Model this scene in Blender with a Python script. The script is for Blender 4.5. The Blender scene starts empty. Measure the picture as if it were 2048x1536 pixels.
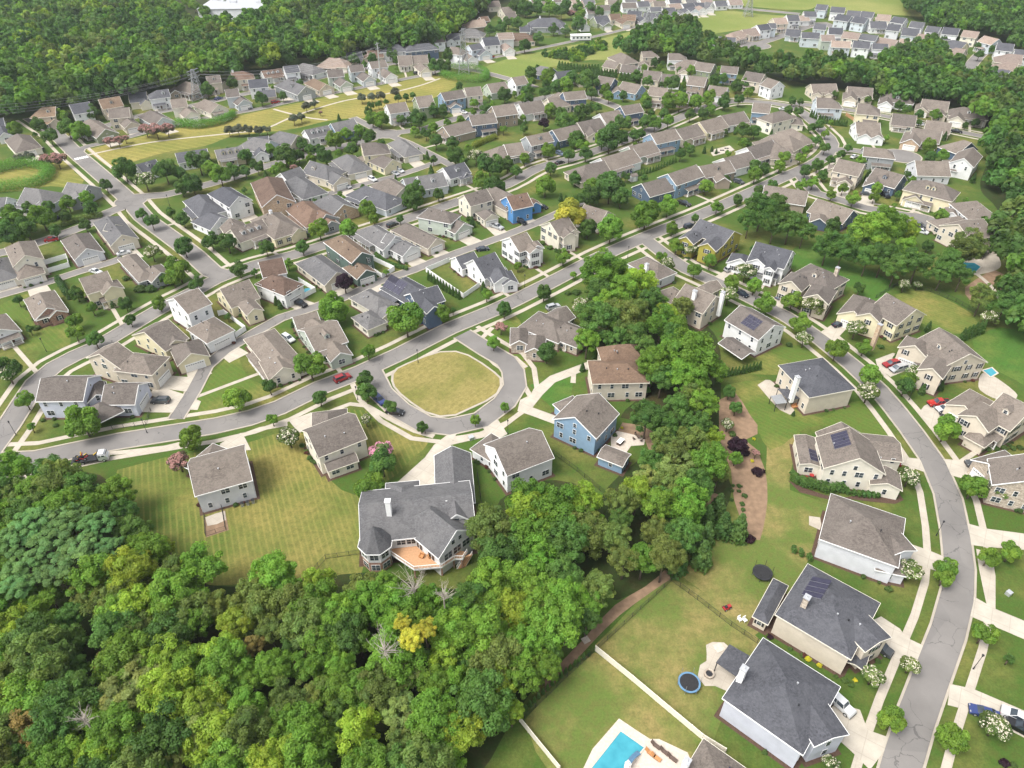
import bpy, bmesh, math, random
import numpy as np
from mathutils import Vector, Matrix
from mathutils.geometry import delaunay_2d_cdt
R = math.radians
# ---------------------------------------------------------------- camera, sky, sun, exposure
SC = bpy.context.scene
CAMH, PITCH, FPX = 118.0, R(38.0), 1420.0
cam_d = bpy.data.cameras.new('camera'); cam = bpy.data.objects.new('camera', cam_d)
SC.collection.objects.link(cam); SC.camera = cam
cam.location = (0, 0, CAMH); cam.rotation_euler = (math.pi/2 - PITCH, 0, 0)
cam_d.sensor_width = 36; cam_d.lens = 36*FPX/2048; cam_d.clip_start = 1; cam_d.clip_end = 6000
SUN_EL, SUN_AZ = R(58), R(-118)     # azimuth measured from +Y towards +X
W = bpy.data.worlds.new('World'); SC.world = W; W.use_nodes = True
nt = W.node_tree; nt.nodes.clear()
sky = nt.nodes.new('ShaderNodeTexSky'); sky.sky_type = 'NISHITA'; sky.sun_disc = False
sky.sun_elevation = SUN_EL; sky.sun_rotation = SUN_AZ; sky.dust_density = 4.0; sky.air_density = 1.0; sky.ozone_density = 0.6
hs = nt.nodes.new('ShaderNodeHueSaturation'); hs.inputs['Saturation'].default_value = 0.18
bg = nt.nodes.new('ShaderNodeBackground'); bg.inputs['Strength'].default_value = 0.15
wo = nt.nodes.new('ShaderNodeOutputWorld')
nt.links.new(sky.outputs[0], hs.inputs['Color']); nt.links.new(hs.outputs[0], bg.inputs['Color']); nt.links.new(bg.outputs[0], wo.inputs[0])
sun_d = bpy.data.lights.new('sun', 'SUN'); sun_d.energy = 1.45; sun_d.angle = R(25); sun_d.color = (1, .95, .86)
sun = bpy.data.objects.new('sun', sun_d); SC.collection.objects.link(sun)
sv = Vector((math.sin(SUN_AZ)*math.cos(SUN_EL), math.cos(SUN_AZ)*math.cos(SUN_EL), math.sin(SUN_EL)))
sun.rotation_euler = sv.to_track_quat('Z', 'Y').to_euler()
SC.view_settings.view_transform = 'Standard'; SC.view_settings.look = 'None'
SC.view_settings.exposure = 1.1; SC.view_settings.gamma = 1
SC.render.engine = 'CYCLES'
SC.cycles.max_bounces = 5; SC.cycles.diffuse_bounces = 2; SC.cycles.glossy_bounces = 2
SC.cycles.transparent_max_bounces = 4; SC.cycles.transmission_bounces = 2; SC.cycles.volume_bounces = 0
SC.cycles.use_denoising = True
HAZE = 0.00009

# ---------------------------------------------------------------- photo pixel -> point in the place
cp, sp = math.cos(PITCH), math.sin(PITCH)
def P(x, y, z=0.0):
    yy = y - 768; d = Vector((x-1024, FPX*cp - yy*sp, -FPX*sp - yy*cp))
    return Vector((0, 0, CAMH)) + d*((z-CAMH)/d.z)
def scale_at(p):                       # source pixels per metre at a point
    v = Vector(p) - Vector((0, 0, CAMH)); return FPX/(v.y*cp - v.z*sp)
def proj(p):
    v = Vector(p) - Vector((0, 0, CAMH)); Z = v.y*cp - v.z*sp
    return 1024+FPX*v.x/Z, 768+FPX*(-v.y*sp - v.z*cp)/Z
TILES = {c: (512*(i % 4), 384*(i//4)) for i, c in enumerate('ABCDEFGHIJKLMNOP')}
def T(t, x, y):
    if t == 'Z': return x, y
    o = TILES[t]; return o[0]+x/4, o[1]+y/4
def TP(t, x, y, z=0.0): return P(*T(t, x, y), z)

# ---------------------------------------------------------------- object helpers
COL = SC.collection
USED = {}
def tag(o, label, cat, group=None, kind=None):
    if label: o['label'] = label; USED[label] = USED.get(label, 0)+1
    if cat: o['category'] = cat
    if group: o['group'] = group
    if kind: o['kind'] = kind
    return o
def struct(o): o['kind'] = 'structure'; return o
def empty(name, loc=(0, 0, 0), rz=0.0):
    o = bpy.data.objects.new(name, None); COL.objects.link(o); o.location = loc; o.rotation_euler = (0, 0, rz)
    o.empty_display_size = .5; return o
def link(name, me, parent=None, loc=None, rz=None, scale=None):
    o = bpy.data.objects.new(name, me); COL.objects.link(o)
    if parent is not None: o.parent = parent
    if loc is not None: o.location = loc
    if rz is not None: o.rotation_euler = (0, 0, rz)
    if scale is not None: o.scale = scale
    return o
class MB:
    def __init__(s): s.v = []; s.f = []; s.m = []
    def poly(s, pts, m=0):
        n = len(s.v); s.v += [tuple(p) for p in pts]; s.f.append(tuple(range(n, n+len(pts)))); s.m.append(m)
    def box(s, c, d, m=0, rz=0.0, top=1.0):
        cx, cy, cz = c; dx, dy, dz = d[0]/2, d[1]/2, d[2]/2; ca, sa = math.cos(rz), math.sin(rz); n = len(s.v)
        for z, k in ((-dz, 1), (dz, top)):
            for x, y in ((-dx, -dy), (dx, -dy), (dx, dy), (-dx, dy)):
                s.v.append((cx+(x*ca-y*sa)*k, cy+(x*sa+y*ca)*k, cz+z))
        for f in ((0, 3, 2, 1), (4, 5, 6, 7), (0, 1, 5, 4), (1, 2, 6, 5), (2, 3, 7, 6), (3, 0, 4, 7)):
            s.f.append(tuple(n+i for i in f)); s.m.append(m)
    def bar(s, a, b, w, h=None, m=0, up=(0, 0, 1)):       # box from a to b
        a = Vector(a); b = Vector(b); h = h or w; t = (b-a)
        if t.length < 1e-6: return
        t.normalize(); u = Vector(up)
        if abs(t.dot(u)) > .98: u = Vector((1, 0, 0))
        sd = t.cross(u).normalized(); u = sd.cross(t).normalized(); n = len(s.v)
        for p in (a, b):
            for i, j in ((-1, -1), (1, -1), (1, 1), (-1, 1)): s.v.append(tuple(p+sd*(i*w/2)+u*(j*h/2)))
        for f in ((0, 3, 2, 1), (4, 5, 6, 7), (0, 1, 5, 4), (1, 2, 6, 5), (2, 3, 7, 6), (3, 0, 4, 7)):
            s.f.append(tuple(n+i for i in f)); s.m.append(m)
    def cyl(s, a, b, r0, r1=None, n=10, m=0, caps=True):
        a = Vector(a); b = Vector(b); r1 = r0 if r1 is None else r1; t = (b-a).normalized()
        u = Vector((1, 0, 0)) if abs(t.x) < .9 else Vector((0, 1, 0)); x = t.cross(u).normalized(); y = t.cross(x); k = len(s.v)
        for p, r in ((a, r0), (b, r1)):
            for i in range(n):
                w = 2*math.pi*i/n; s.v.append(tuple(p+(x*math.cos(w)+y*math.sin(w))*r))
        for i in range(n):
            j = (i+1) % n; s.f.append((k+i, k+j, k+n+j, k+n+i)); s.m.append(m)
        if caps:
            s.f.append(tuple(k+i for i in range(n-1, -1, -1))); s.m.append(m); s.f.append(tuple(k+n+i for i in range(n))); s.m.append(m)
    def slab(s, pts, z0, z1, m=0, ms=None):
        n = len(pts); ms = m if ms is None else ms
        s.poly([(p[0], p[1], z1) for p in pts], m); s.poly([(p[0], p[1], z0) for p in reversed(pts)], ms)
        for i in range(n):
            a, b = pts[i], pts[(i+1) % n]; s.poly([(a[0], a[1], z0), (b[0], b[1], z0), (b[0], b[1], z1), (a[0], a[1], z1)], ms)
    def mesh(s, name, mats, smooth=False):
        me = bpy.data.meshes.new(name); me.from_pydata(s.v, [], s.f)
        for m in (mats if isinstance(mats, (list, tuple)) else [mats]): me.materials.append(m)
        if s.m: me.polygons.foreach_set('material_index', s.m)
        if smooth: me.polygons.foreach_set('use_smooth', [True]*len(s.f))
        bm = bmesh.new(); bm.from_mesh(me); bmesh.ops.recalc_face_normals(bm, faces=bm.faces); bm.to_mesh(me); bm.free()
        me.update(); return me
    def build(s, name, mats, parent=None, loc=None, rz=None, smooth=False):
        return link(name, s.mesh(name, mats, smooth), parent, loc, rz)

# ---------------------------------------------------------------- materials
def newmat(name):
    m = bpy.data.materials.new(name); m.use_nodes = True; n = m.node_tree; b = n.nodes['Principled BSDF']; return m, n, b
def N(n, t, **k):
    o = n.nodes.new(t)
    for a, v in k.items(): setattr(o, a, v)
    return o
def noise(n, scale, detail=3, vec=None, rough=.55):
    x = N(n, 'ShaderNodeTexNoise'); x.inputs['Scale'].default_value = scale; x.inputs['Detail'].default_value = detail; x.inputs['Roughness'].default_value = rough
    if vec is not None: n.links.new(vec, x.inputs['Vector'])
    return x.outputs['Fac']
def pos(n): return N(n, 'ShaderNodeNewGeometry').outputs['Position']
def ramp(n, fac, stops, interp='LINEAR'):
    r = N(n, 'ShaderNodeValToRGB'); r.color_ramp.interpolation = interp; e = r.color_ramp.elements
    while len(e) < len(stops): e.new(.5)
    for i, (p, c) in enumerate(stops): e[i].position = p; e[i].color = (*c, 1)
    n.links.new(fac, r.inputs[0]); return r.outputs[0]
def mixc(n, fac, a, b, mode='MIX'):
    x = N(n, 'ShaderNodeMix', data_type='RGBA', blend_type=mode)
    for s, v in ((x.inputs[0], fac), (x.inputs[6], a), (x.inputs[7], b)):
        if isinstance(v, bpy.types.NodeSocket): n.links.new(v, s)
        else: s.default_value = v if not isinstance(v, tuple) else (*v, 1)
    return x.outputs[2]
def math_(n, op, a, b=None):
    x = N(n, 'ShaderNodeMath', operation=op)
    for i, v in enumerate((a, b)):
        if v is None: continue
        if isinstance(v, bpy.types.NodeSocket): n.links.new(v, x.inputs[i])
        else: x.inputs[i].default_value = v
    return x.outputs[0]
def bump(n, b, h, dist=.02, strength=.5):
    x = N(n, 'ShaderNodeBump'); x.inputs['Distance'].default_value = dist; x.inputs['Strength'].default_value = strength
    n.links.new(h, x.inputs['Height']); n.links.new(x.outputs[0], b.inputs['Normal'])
def plain(name, c, rough=.6, var=.12, scale=1.5, metal=0.0, spec=.3):
    m, n, b = newmat(name); f = noise(n, scale, 4, pos(n))
    lo = tuple(v*(1-var) for v in c); hi = tuple(min(1, v*(1+var)) for v in c)
    n.links.new(ramp(n, f, [(.3, lo), (.7, hi)]), b.inputs['Base Color'])
    b.inputs['Roughness'].default_value = rough; b.inputs['Metallic'].default_value = metal; b.inputs['Specular IOR Level'].default_value = spec
    return m
def vary(n, col, lo, hi):
    oi = N(n, 'ShaderNodeObjectInfo'); return mixc(n, 1.0, col, ramp(n, oi.outputs['Random'], [(0, lo), (1, hi)]), 'MULTIPLY')
def siding(name, c):
    m, n, b = newmat(name); p = pos(n); sx = N(n, 'ShaderNodeSeparateXYZ'); n.links.new(p, sx.inputs[0])
    lap = math_(n, 'FRACT', math_(n, 'MULTIPLY', sx.outputs[2], 5.0))
    f = noise(n, .6, 3, p); f2 = noise(n, 5, 3, p)
    col = ramp(n, f, [(.3, tuple(v*.9 for v in c)), (.7, tuple(min(1, v*1.06) for v in c))])
    col = mixc(n, math_(n, 'MULTIPLY', f2, .12), col, tuple(v*.72 for v in c))
    edge = math_(n, 'LESS_THAN', lap, .12)
    col = mixc(n, math_(n, 'MULTIPLY', edge, .18), col, tuple(v*.6 for v in c))
    col = vary(n, col, (.9, .89, .87), (1.04, 1.04, 1.05))
    n.links.new(col, b.inputs['Base Color']); b.inputs['Roughness'].default_value = .65; b.inputs['Specular IOR Level'].default_value = .25
    bump(n, b, lap, .012, .5); return m
def shingle(name, c, c2, stain=.35):
    m, n, b = newmat(name); p = pos(n)
    mp = N(n, 'ShaderNodeMapping'); mp.inputs['Scale'].default_value = (3.2, 3.2, 9.0); n.links.new(p, mp.inputs[0])
    v = N(n, 'ShaderNodeTexVoronoi'); v.inputs['Scale'].default_value = 1.0; n.links.new(mp.outputs[0], v.inputs['Vector'])
    tab = N(n, 'ShaderNodeSeparateColor'); n.links.new(v.outputs['Color'], tab.inputs[0])
    col = ramp(n, tab.outputs[0], [(.0, tuple(x*.72 for x in c)), (.5, c), (1., tuple(x*1.25 for x in c))])
    big = noise(n, .22, 4, p, .6); col = mixc(n, math_(n, 'MULTIPLY', ramp(n, big, [(.4, (0, 0, 0)), (.68, (1, 1, 1))]), .75), col, c2)
    mp2 = N(n, 'ShaderNodeMapping'); mp2.inputs['Scale'].default_value = (1.1, 1.1, .22); n.links.new(p, mp2.inputs[0])
    st = noise(n, 1.0, 5, mp2.outputs[0], .6); col = mixc(n, math_(n, 'MULTIPLY', ramp(n, st, [(.48, (0, 0, 0)), (.7, (1, 1, 1))]), stain), col, tuple(x*.45 for x in c))
    fine = noise(n, 9, 2, p); col = mixc(n, .5, col, ramp(n, fine, [(.3, (.62,)*3), (.7, (1.,)*3)]), 'MULTIPLY')
    sx = N(n, 'ShaderNodeSeparateXYZ'); n.links.new(p, sx.inputs[0]); cr = math_(n, 'FRACT', math_(n, 'MULTIPLY', sx.outputs[2], 11.0))
    col = vary(n, col, (.78, .78, .80), (1.15, 1.12, 1.08))
    n.links.new(col, b.inputs['Base Color']); b.inputs['Roughness'].default_value = .9; b.inputs['Specular IOR Level'].default_value = .2
    bump(n, b, math_(n, 'ADD', cr, tab.outputs[1]), .012, .5); return m
def brick(name, c1, c2, mortar, scale=1.0):
    m, n, b = newmat(name); p = pos(n); v = N(n, 'ShaderNodeTexVoronoi'); v.inputs['Scale'].default_value = 2.6*scale
    mp = N(n, 'ShaderNodeMapping'); mp.inputs['Scale'].default_value = (1, 1, 2.2); n.links.new(p, mp.inputs[0]); n.links.new(mp.outputs[0], v.inputs['Vector'])
    s = N(n, 'ShaderNodeSeparateColor'); n.links.new(v.outputs['Color'], s.inputs[0])
    col = ramp(n, s.outputs[0], [(0, c1), (.6, c2), (1, tuple(x*1.35 for x in c2))])
    e = N(n, 'ShaderNodeTexVoronoi', feature='DISTANCE_TO_EDGE'); e.inputs['Scale'].default_value = 2.6*scale; n.links.new(mp.outputs[0], e.inputs['Vector'])
    col = mixc(n, math_(n, 'LESS_THAN', e.outputs['Distance'], .05), col, mortar)
    n.links.new(col, b.inputs['Base Color']); b.inputs['Roughness'].default_value = .85; bump(n, b, e.outputs['Distance'], .02, .4); return m

WALLS = {'w': ('white', (.72, .73, .74)), 'c': ('cream', (.69, .65, .56)), 'b': ('beige', (.58, .52, .43)), 'g': ('pale grey', (.56, .57, .60)),
 's': ('sage green', (.43, .48, .42)), 'lb': ('pale blue', (.50, .55, .59)), 'bl': ('blue', (.20, .30, .41)), 'sb': ('bright blue', (.09, .25, .52)),
 'db': ('slate blue', (.085, .125, .19)), 'gy': ('grey', (.30, .32, .33)), 'ta': ('taupe', (.30, .25, .20)), 'ol': ('olive yellow', (.33, .30, .06)),
 'y': ('pale yellow', (.66, .60, .42)), 'gr': ('dark green', (.10, .145, .125)), 'lg': ('lavender grey', (.50, .52, .60)), 'so': ('dull green', (.25, .29, .19))}
MW = {k: siding('siding_'+k, v[1]) for k, v in WALLS.items()}
MW['br'] = brick('red_brick', (.21, .09, .06), (.30, .15, .10), (.35, .31, .27)); WALLS['br'] = ('red brick', None)
MW['tb'] = brick('tan_brick', (.30, .19, .11), (.40, .28, .18), (.42, .38, .32)); WALLS['tb'] = ('tan brick', None)
MW['st'] = brick('field_stone', (.26, .21, .17), (.42, .36, .29), (.30, .26, .22), .8); WALLS['st'] = ('stone-fronted', None)
ROOFS = {'t': ('taupe', (.150, .130, .115), (.195, .172, .152)), 'd': ('charcoal', (.082, .085, .098), (.108, .112, .126)), 'g': ('grey', (.125, .125, .130), (.165, .163, .165)),
 'b': ('brown', (.125, .085, .066), (.175, .125, .098)), 'm': ('tan', (.21, .155, .11), (.15, .105, .078)), 'o': ('russet brown', (.17, .115, .082), (.13, .09, .066)),
 'n': ('pinkish tan', (.26, .205, .175), (.30, .25, .21))}
MR = {k: shingle('shingle_'+k, v[1], v[2]) for k, v in ROOFS.items()}
WHITE = plain('white_trim', (.78, .78, .77), .5, .05); CREAMT = plain('cream_trim', (.66, .62, .53), .55, .05)
DARK = plain('dark_metal', (.025, .026, .03), .45, .2, 4); BLACK = plain('black_mesh', (.02, .02, .022), .7, .3, 6)
GLASS, n_, b_ = newmat('window_glass'); n_.links.new(ramp(n_, noise(n_, .35, 2, pos(n_)), [(.35, (.012, .017, .024)), (.6, (.05, .065, .08)), (.8, (.16, .18, .19))]), b_.inputs['Base Color']); b_.inputs['Roughness'].default_value = .08
GDOOR = plain('garage_door_paint', (.70, .69, .67), .5, .05); SHUT = plain('shutter_paint', (.03, .03, .035), .5, .2)
DOORM = plain('door_paint', (.10, .05, .035), .5, .2)
STONE = MW['st']; BRICK = MW['tb']
SOLAR, n_, b_ = newmat('solar_glass'); n_.links.new(ramp(n_, noise(n_, 1.2, 2, pos(n_)), [(.3, (.018, .017, .036)), (.7, (.03, .028, .055))]), b_.inputs['Base Color']); b_.inputs['Roughness'].default_value = .4
METAL = plain('light_metal', (.55, .56, .58), .4, .08, 2, .6); STEEL = plain('galvanised_steel', (.33, .34, .35), .5, .1, 2, .5)
WOOD = plain('deck_wood', (.42, .24, .13), .7, .14, 3); FURN = plain('patio_furniture', (.10, .07, .055), .7, .2, 5)
BARK = plain('bark', (.10, .075, .055), .9, .3, 4); DEADW = plain('dead_wood', (.36, .32, .28), .9, .2, 4)
RED = plain('red_paint', (.30, .03, .03), .4, .1); YEL = plain('yellow_paint', (.65, .42, .03), .5, .1); ORANGE = plain('orange_cloth', (.42, .20, .08), .7, .1)
RUBBER = plain('tyre_rubber', (.015, .015, .016), .8, .2, 6); TURQ = plain('blue_padding', (.10, .20, .32), .6, .1)

def concrete(name, c, js=.62, jd=0.0):
    m, n, b = newmat(name); p = pos(n)
    col = ramp(n, noise(n, .35, 5, p, .6), [(.3, tuple(x*.82 for x in c)), (.7, tuple(min(1, x*1.1) for x in c))])
    col = mixc(n, math_(n, 'MULTIPLY', noise(n, 4, 4, p), .35), col, tuple(x*.7 for x in c))
    if js:
        mp = N(n, 'ShaderNodeMapping'); mp.inputs['Rotation'].default_value = (0, 0, R(33)); n.links.new(p, mp.inputs[0])
        sx = N(n, 'ShaderNodeSeparateXYZ'); n.links.new(mp.outputs[0], sx.inputs[0])
        a = math_(n, 'LESS_THAN', math_(n, 'FRACT', math_(n, 'MULTIPLY', sx.outputs[0], js)), .045)
        bb = math_(n, 'LESS_THAN', math_(n, 'FRACT', math_(n, 'MULTIPLY', sx.outputs[1], js)), .045)
        col = mixc(n, math_(n, 'MULTIPLY', math_(n, 'MAXIMUM', a, bb), .32), col, tuple(x*.5 for x in c))
    n.links.new(col, b.inputs['Base Color']); b.inputs['Roughness'].default_value = .85; b.inputs['Specular IOR Level'].default_value = .2; return m
CONC = concrete('concrete', (.42, .375, .315)); KERB = concrete('kerb_concrete', (.37, .33, .275), 0); DRIVE = concrete('driveway_concrete', (.43, .39, .33), .33)
def asphalt(name, c):
    m, n, b = newmat(name); p = pos(n)
    col = ramp(n, noise(n, .12, 5, p, .6), [(.3, tuple(x*.84 for x in c)), (.7, tuple(x*1.14 for x in c))])
    col = mixc(n, math_(n, 'MULTIPLY', noise(n, 6, 3, p), .4), col, tuple(x*.72 for x in c))
    pt = N(n, 'ShaderNodeTexVoronoi'); pt.inputs['Scale'].default_value = .11; n.links.new(p, pt.inputs['Vector']); ps = N(n, 'ShaderNodeSeparateColor'); n.links.new(pt.outputs['Color'], ps.inputs[0])
    col = mixc(n, .35, col, ramp(n, ps.outputs[0], [(0, (.8, .8, .8)), (1, (1.15, 1.13, 1.1))]), 'MULTIPLY')
    v = N(n, 'ShaderNodeTexVoronoi', feature='DISTANCE_TO_EDGE'); v.inputs['Scale'].default_value = .16
    dn = N(n, 'ShaderNodeTexNoise'); dn.inputs['Scale'].default_value = .5; dn.inputs['Detail'].default_value = 4; n.links.new(p, dn.inputs['Vector'])
    va = N(n, 'ShaderNodeVectorMath', operation='MULTIPLY_ADD'); n.links.new(dn.outputs['Color'], va.inputs[0]); va.inputs[1].default_value = (3, 3, 0); n.links.new(p, va.inputs[2]); n.links.new(va.outputs[0], v.inputs['Vector'])
    crack = math_(n, 'MULTIPLY', math_(n, 'LESS_THAN', v.outputs['Distance'], .007), math_(n, 'GREATER_THAN', noise(n, .035, 2, p), .47))
    col = mixc(n, math_(n, 'MULTIPLY', crack, .45), col, (.035, .034, .036))
    n.links.new(col, b.inputs['Base Color']); b.inputs['Roughness'].default_value = .9; b.inputs['Specular IOR Level'].default_value = .2; return m
ASPH = asphalt('asphalt', (.185, .175, .168))
def grassmat(name, g, yl, bias=.5, sc=.06, stripe=None, fine=.75):
    m, n, b = newmat(name); p = pos(n)
    f = noise(n, sc, 6, p, .62)
    col = ramp(n, f, [(bias-.09, g), (bias+.09, yl)])
    f3 = noise(n, .7, 5, p, .7); col = mixc(n, math_(n, 'MULTIPLY', ramp(n, f3, [(.42, (0, 0, 0)), (.62, (1, 1, 1))]), .6), col, tuple((a+c_)/2*.66 for a, c_ in zip(g, yl)))
    if stripe:
        ang, per, am = stripe[:3]; mp = N(n, 'ShaderNodeMapping'); mp.inputs['Rotation'].default_value = (0, 0, ang); n.links.new(p, mp.inputs[0])
        wv = N(n, 'ShaderNodeTexWave', wave_type='BANDS', bands_direction='X'); wv.inputs['Scale'].default_value = .314/per; wv.inputs['Distortion'].default_value = 1.6; wv.inputs['Detail'].default_value = 2; wv.inputs['Detail Scale'].default_value = .4
        n.links.new(mp.outputs[0], wv.inputs['Vector'])
        mk = math_(n, 'MULTIPLY', ramp(n, wv.outputs['Fac'], [(.62, (0, 0, 0)), (.92, (1, 1, 1))]), ramp(n, noise(n, .05, 3, p), [(.3, (.15,)*3), (.6, (1.,)*3)]))
        col = mixc(n, math_(n, 'MULTIPLY', mk, am), col, tuple(min(1, x*1.5) for x in yl))
    f2 = noise(n, 2.6, 4, p, .75); col = mixc(n, fine, col, ramp(n, f2, [(.3, (.62, .66, .6)), (.72, (1.2, 1.16, 1.1))]), 'MULTIPLY')
    n.links.new(col, b.inputs['Base Color']); b.inputs['Roughness'].default_value = .95; b.inputs['Specular IOR Level'].default_value = .1
    bump(n, b, f2, .05, .6); return m
G1, Y1 = (.070, .115, .022), (.20, .19, .055)
GRASS = grassmat('lawn_grass', (.055, .105, .020), (.155, .150, .045), .56, .045)
LUSH = grassmat('lush_grass', (.055, .13, .024), (.11, .155, .036), .55, .07, (R(40), 1.2, .05))
PARK = grassmat('park_grass', (.15, .165, .04), (.265, .225, .07), .5, .02, (R(-66), 3.4, .25))
GREEN = grassmat('green_grass', (.155, .160, .045), (.25, .21, .08), .44, .05, (R(38), 1.4, .12))
YARD = grassmat('yard_grass', (.075, .125, .024), (.215, .185, .06), .52, .03, (R(-23.6), 1.3, .3))
YARD2 = grassmat('mown_grass', (.08, .135, .026), (.205, .185, .058), .56, .05, (R(-48), 1.3, .12))
BACK = grassmat('back_grass', (.10, .145, .034), (.26, .205, .085), .54, .06)
FIELD = grassmat('field_grass', (.145, .195, .045), (.245, .25, .085), .5, .012)
MULCH = plain('mulch', (.165, .085, .05), .95, .3, 3); CLAY = plain('bare_clay', (.21, .14, .09), .95, .22, .8); MULCHB = plain('dark_mulch', (.075, .045, .032), .95, .3, 3)
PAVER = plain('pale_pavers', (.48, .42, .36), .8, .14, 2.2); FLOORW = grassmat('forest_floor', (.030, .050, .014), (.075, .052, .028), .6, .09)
POOL, n_, b_ = newmat('pool_water'); n_.links.new(ramp(n_, noise(n_, .5, 2, pos(n_)), [(.3, (.03, .22, .29)), (.7, (.05, .29, .36))]), b_.inputs['Base Color']); b_.inputs['Roughness'].default_value = .06
LEAF, n_, b_ = newmat('leaves')
oi = N(n_, 'ShaderNodeObjectInfo'); at = N(n_, 'ShaderNodeAttribute'); at.attribute_name = 'tint'
c_ = mixc(n_, 1.0, oi.outputs['Color'], at.outputs['Color'], 'MULTIPLY')
n_.links.new(c_, b_.inputs['Base Color']); b_.inputs['Roughness'].default_value = .6; b_.inputs['Specular IOR Level'].default_value = .25
tr = N(n_, 'ShaderNodeBsdfTranslucent'); n_.links.new(mixc(n_, 1.0, c_, (1.25, 1.3, .6), 'MULTIPLY'), tr.inputs[0])
ms_ = N(n_, 'ShaderNodeMixShader'); ms_.inputs[0].default_value = .42
n_.links.new(b_.outputs[0], ms_.inputs[1]); n_.links.new(tr.outputs[0], ms_.inputs[2]); n_.links.new(ms_.outputs[0], n_.nodes['Material Output'].inputs[0])
FLOWER = {'white': plain('white_blossom', (.52, .48, .38), .8, .25, 5), 'pink': plain('pink_blossom', (.50, .22, .30), .8, .2, 5), 'rust': plain('dusky_blossom', (.30, .16, .14), .8, .2, 5)}
# ---------------------------------------------------------------- ground plan: roads, pavements, drives, lawns
# name | width m | pavements on left/right (L, R) | points in photo pixels, read off the ground
ROADS_T = '''
main|5.9|LR|-40,925 60,920 130,905 230,884 330,868 430,852 500,836 560,815 640,776 720,745 800,708 900,657 990,620 1100,566 1200,514 1300,470 1400,430 1490,390 1560,358 1640,320 1664,287 1645,262 1618,237 1590,216 1540,206 1489,202 1425,210 1349,240 1261,277 1154,314 1074,337 1012,370 902,408 837,430 737,462 647,491 587,510 510,530 430,560 390,582 340,607 300,630 250,660 200,690 150,712 110,733 75,762 50,800 15,855 -30,915
loop|5.9|R|740,740 762,785 799,820 849,848 899,854 962,840 1009,805 1030,772 1026,742 1012,722 974,700 924,668
right|5.6|LR|1290,478 1336,514 1374,539 1424,561 1499,596 1568,631 1643,681 1706,732 1755,778 1788,817 1823,862 1866,923 1896,993 1911,1068 1918,1130 1915,1190 1896,1264 1863,1352 1831,1439 1801,1536 1775,1640
lane|3.7||352,838 387,782 412,734 450,701 512,664 562,636 624,616 699,591 760,562 824,541 887,516 962,489 1024,466 1074,446 1111,429 1165,404
west_lane|3.7||-20,598 0,591 50,577 100,563 160,543 225,524 245,516
street|6.6|LR|60,235 92,255 112,268 150,305 187,337 225,370 262,404 287,434 337,471 387,509 425,544 450,552
west_street|5.5||262,408 217,425 170,452 100,478 30,500 -30,512
mid|5.8||262,395 330,390 380,378 450,360 530,333 600,314 650,300 720,285 774,268 850,258 887,245 960,224 1050,205 1120,190 1186,197 1236,215 1290,232 1349,240
spur|4||705,235 735,250 770,268 815,285 860,308 887,322 905,332
mid_lane|3.7||540,430 590,410 640,393 732,367 800,350 887,320
far_lane|4||150,303 175,293 220,283 265,272 330,254 400,238 512,219 587,202 737,172 862,147 902,133 960,120 1024,108 1111,90 1199,71 1274,53 1349,36 1429,15 1490,-12
far_road|5.5||140,277 200,256 275,233 387,211 500,186 600,165 700,142 800,125 862,115 902,132 960,143 1024,160 1070,175
east|5.5|LR|1586,207 1636,212 1698,220 1773,233 1840,247 1911,262 1976,275
cul|5.5|R|1660,300 1700,300 1740,306 1790,310
lower_cul|5.6|LR|1600,348 1631,386 1676,399 1731,416 1776,424 1823,433 1845,446
top_road|7||1433,12 1536,22 1600,28
new_road|7||1500,92 1540,80 1611,55 1648,46 1670,58
new_right|7||1990,90 1960,110 1930,145
'''
DISCS = [(1802, 312, 8.5), (1838, 444, 8), (1508, 91, 11), (776, 268, 6), (262, 402, 6), (150, 303, 4)]
ISLAND = [(782,762),(783,748),(792,737),(815,726),(850,712),(880,703),(912,702),(938,710),(965,726),(990,744),(1004,757),(1005,772),(997,788),(975,803),(940,819),(912,832),(880,835),(850,826),(820,806),(798,788),(786,774)]
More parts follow.
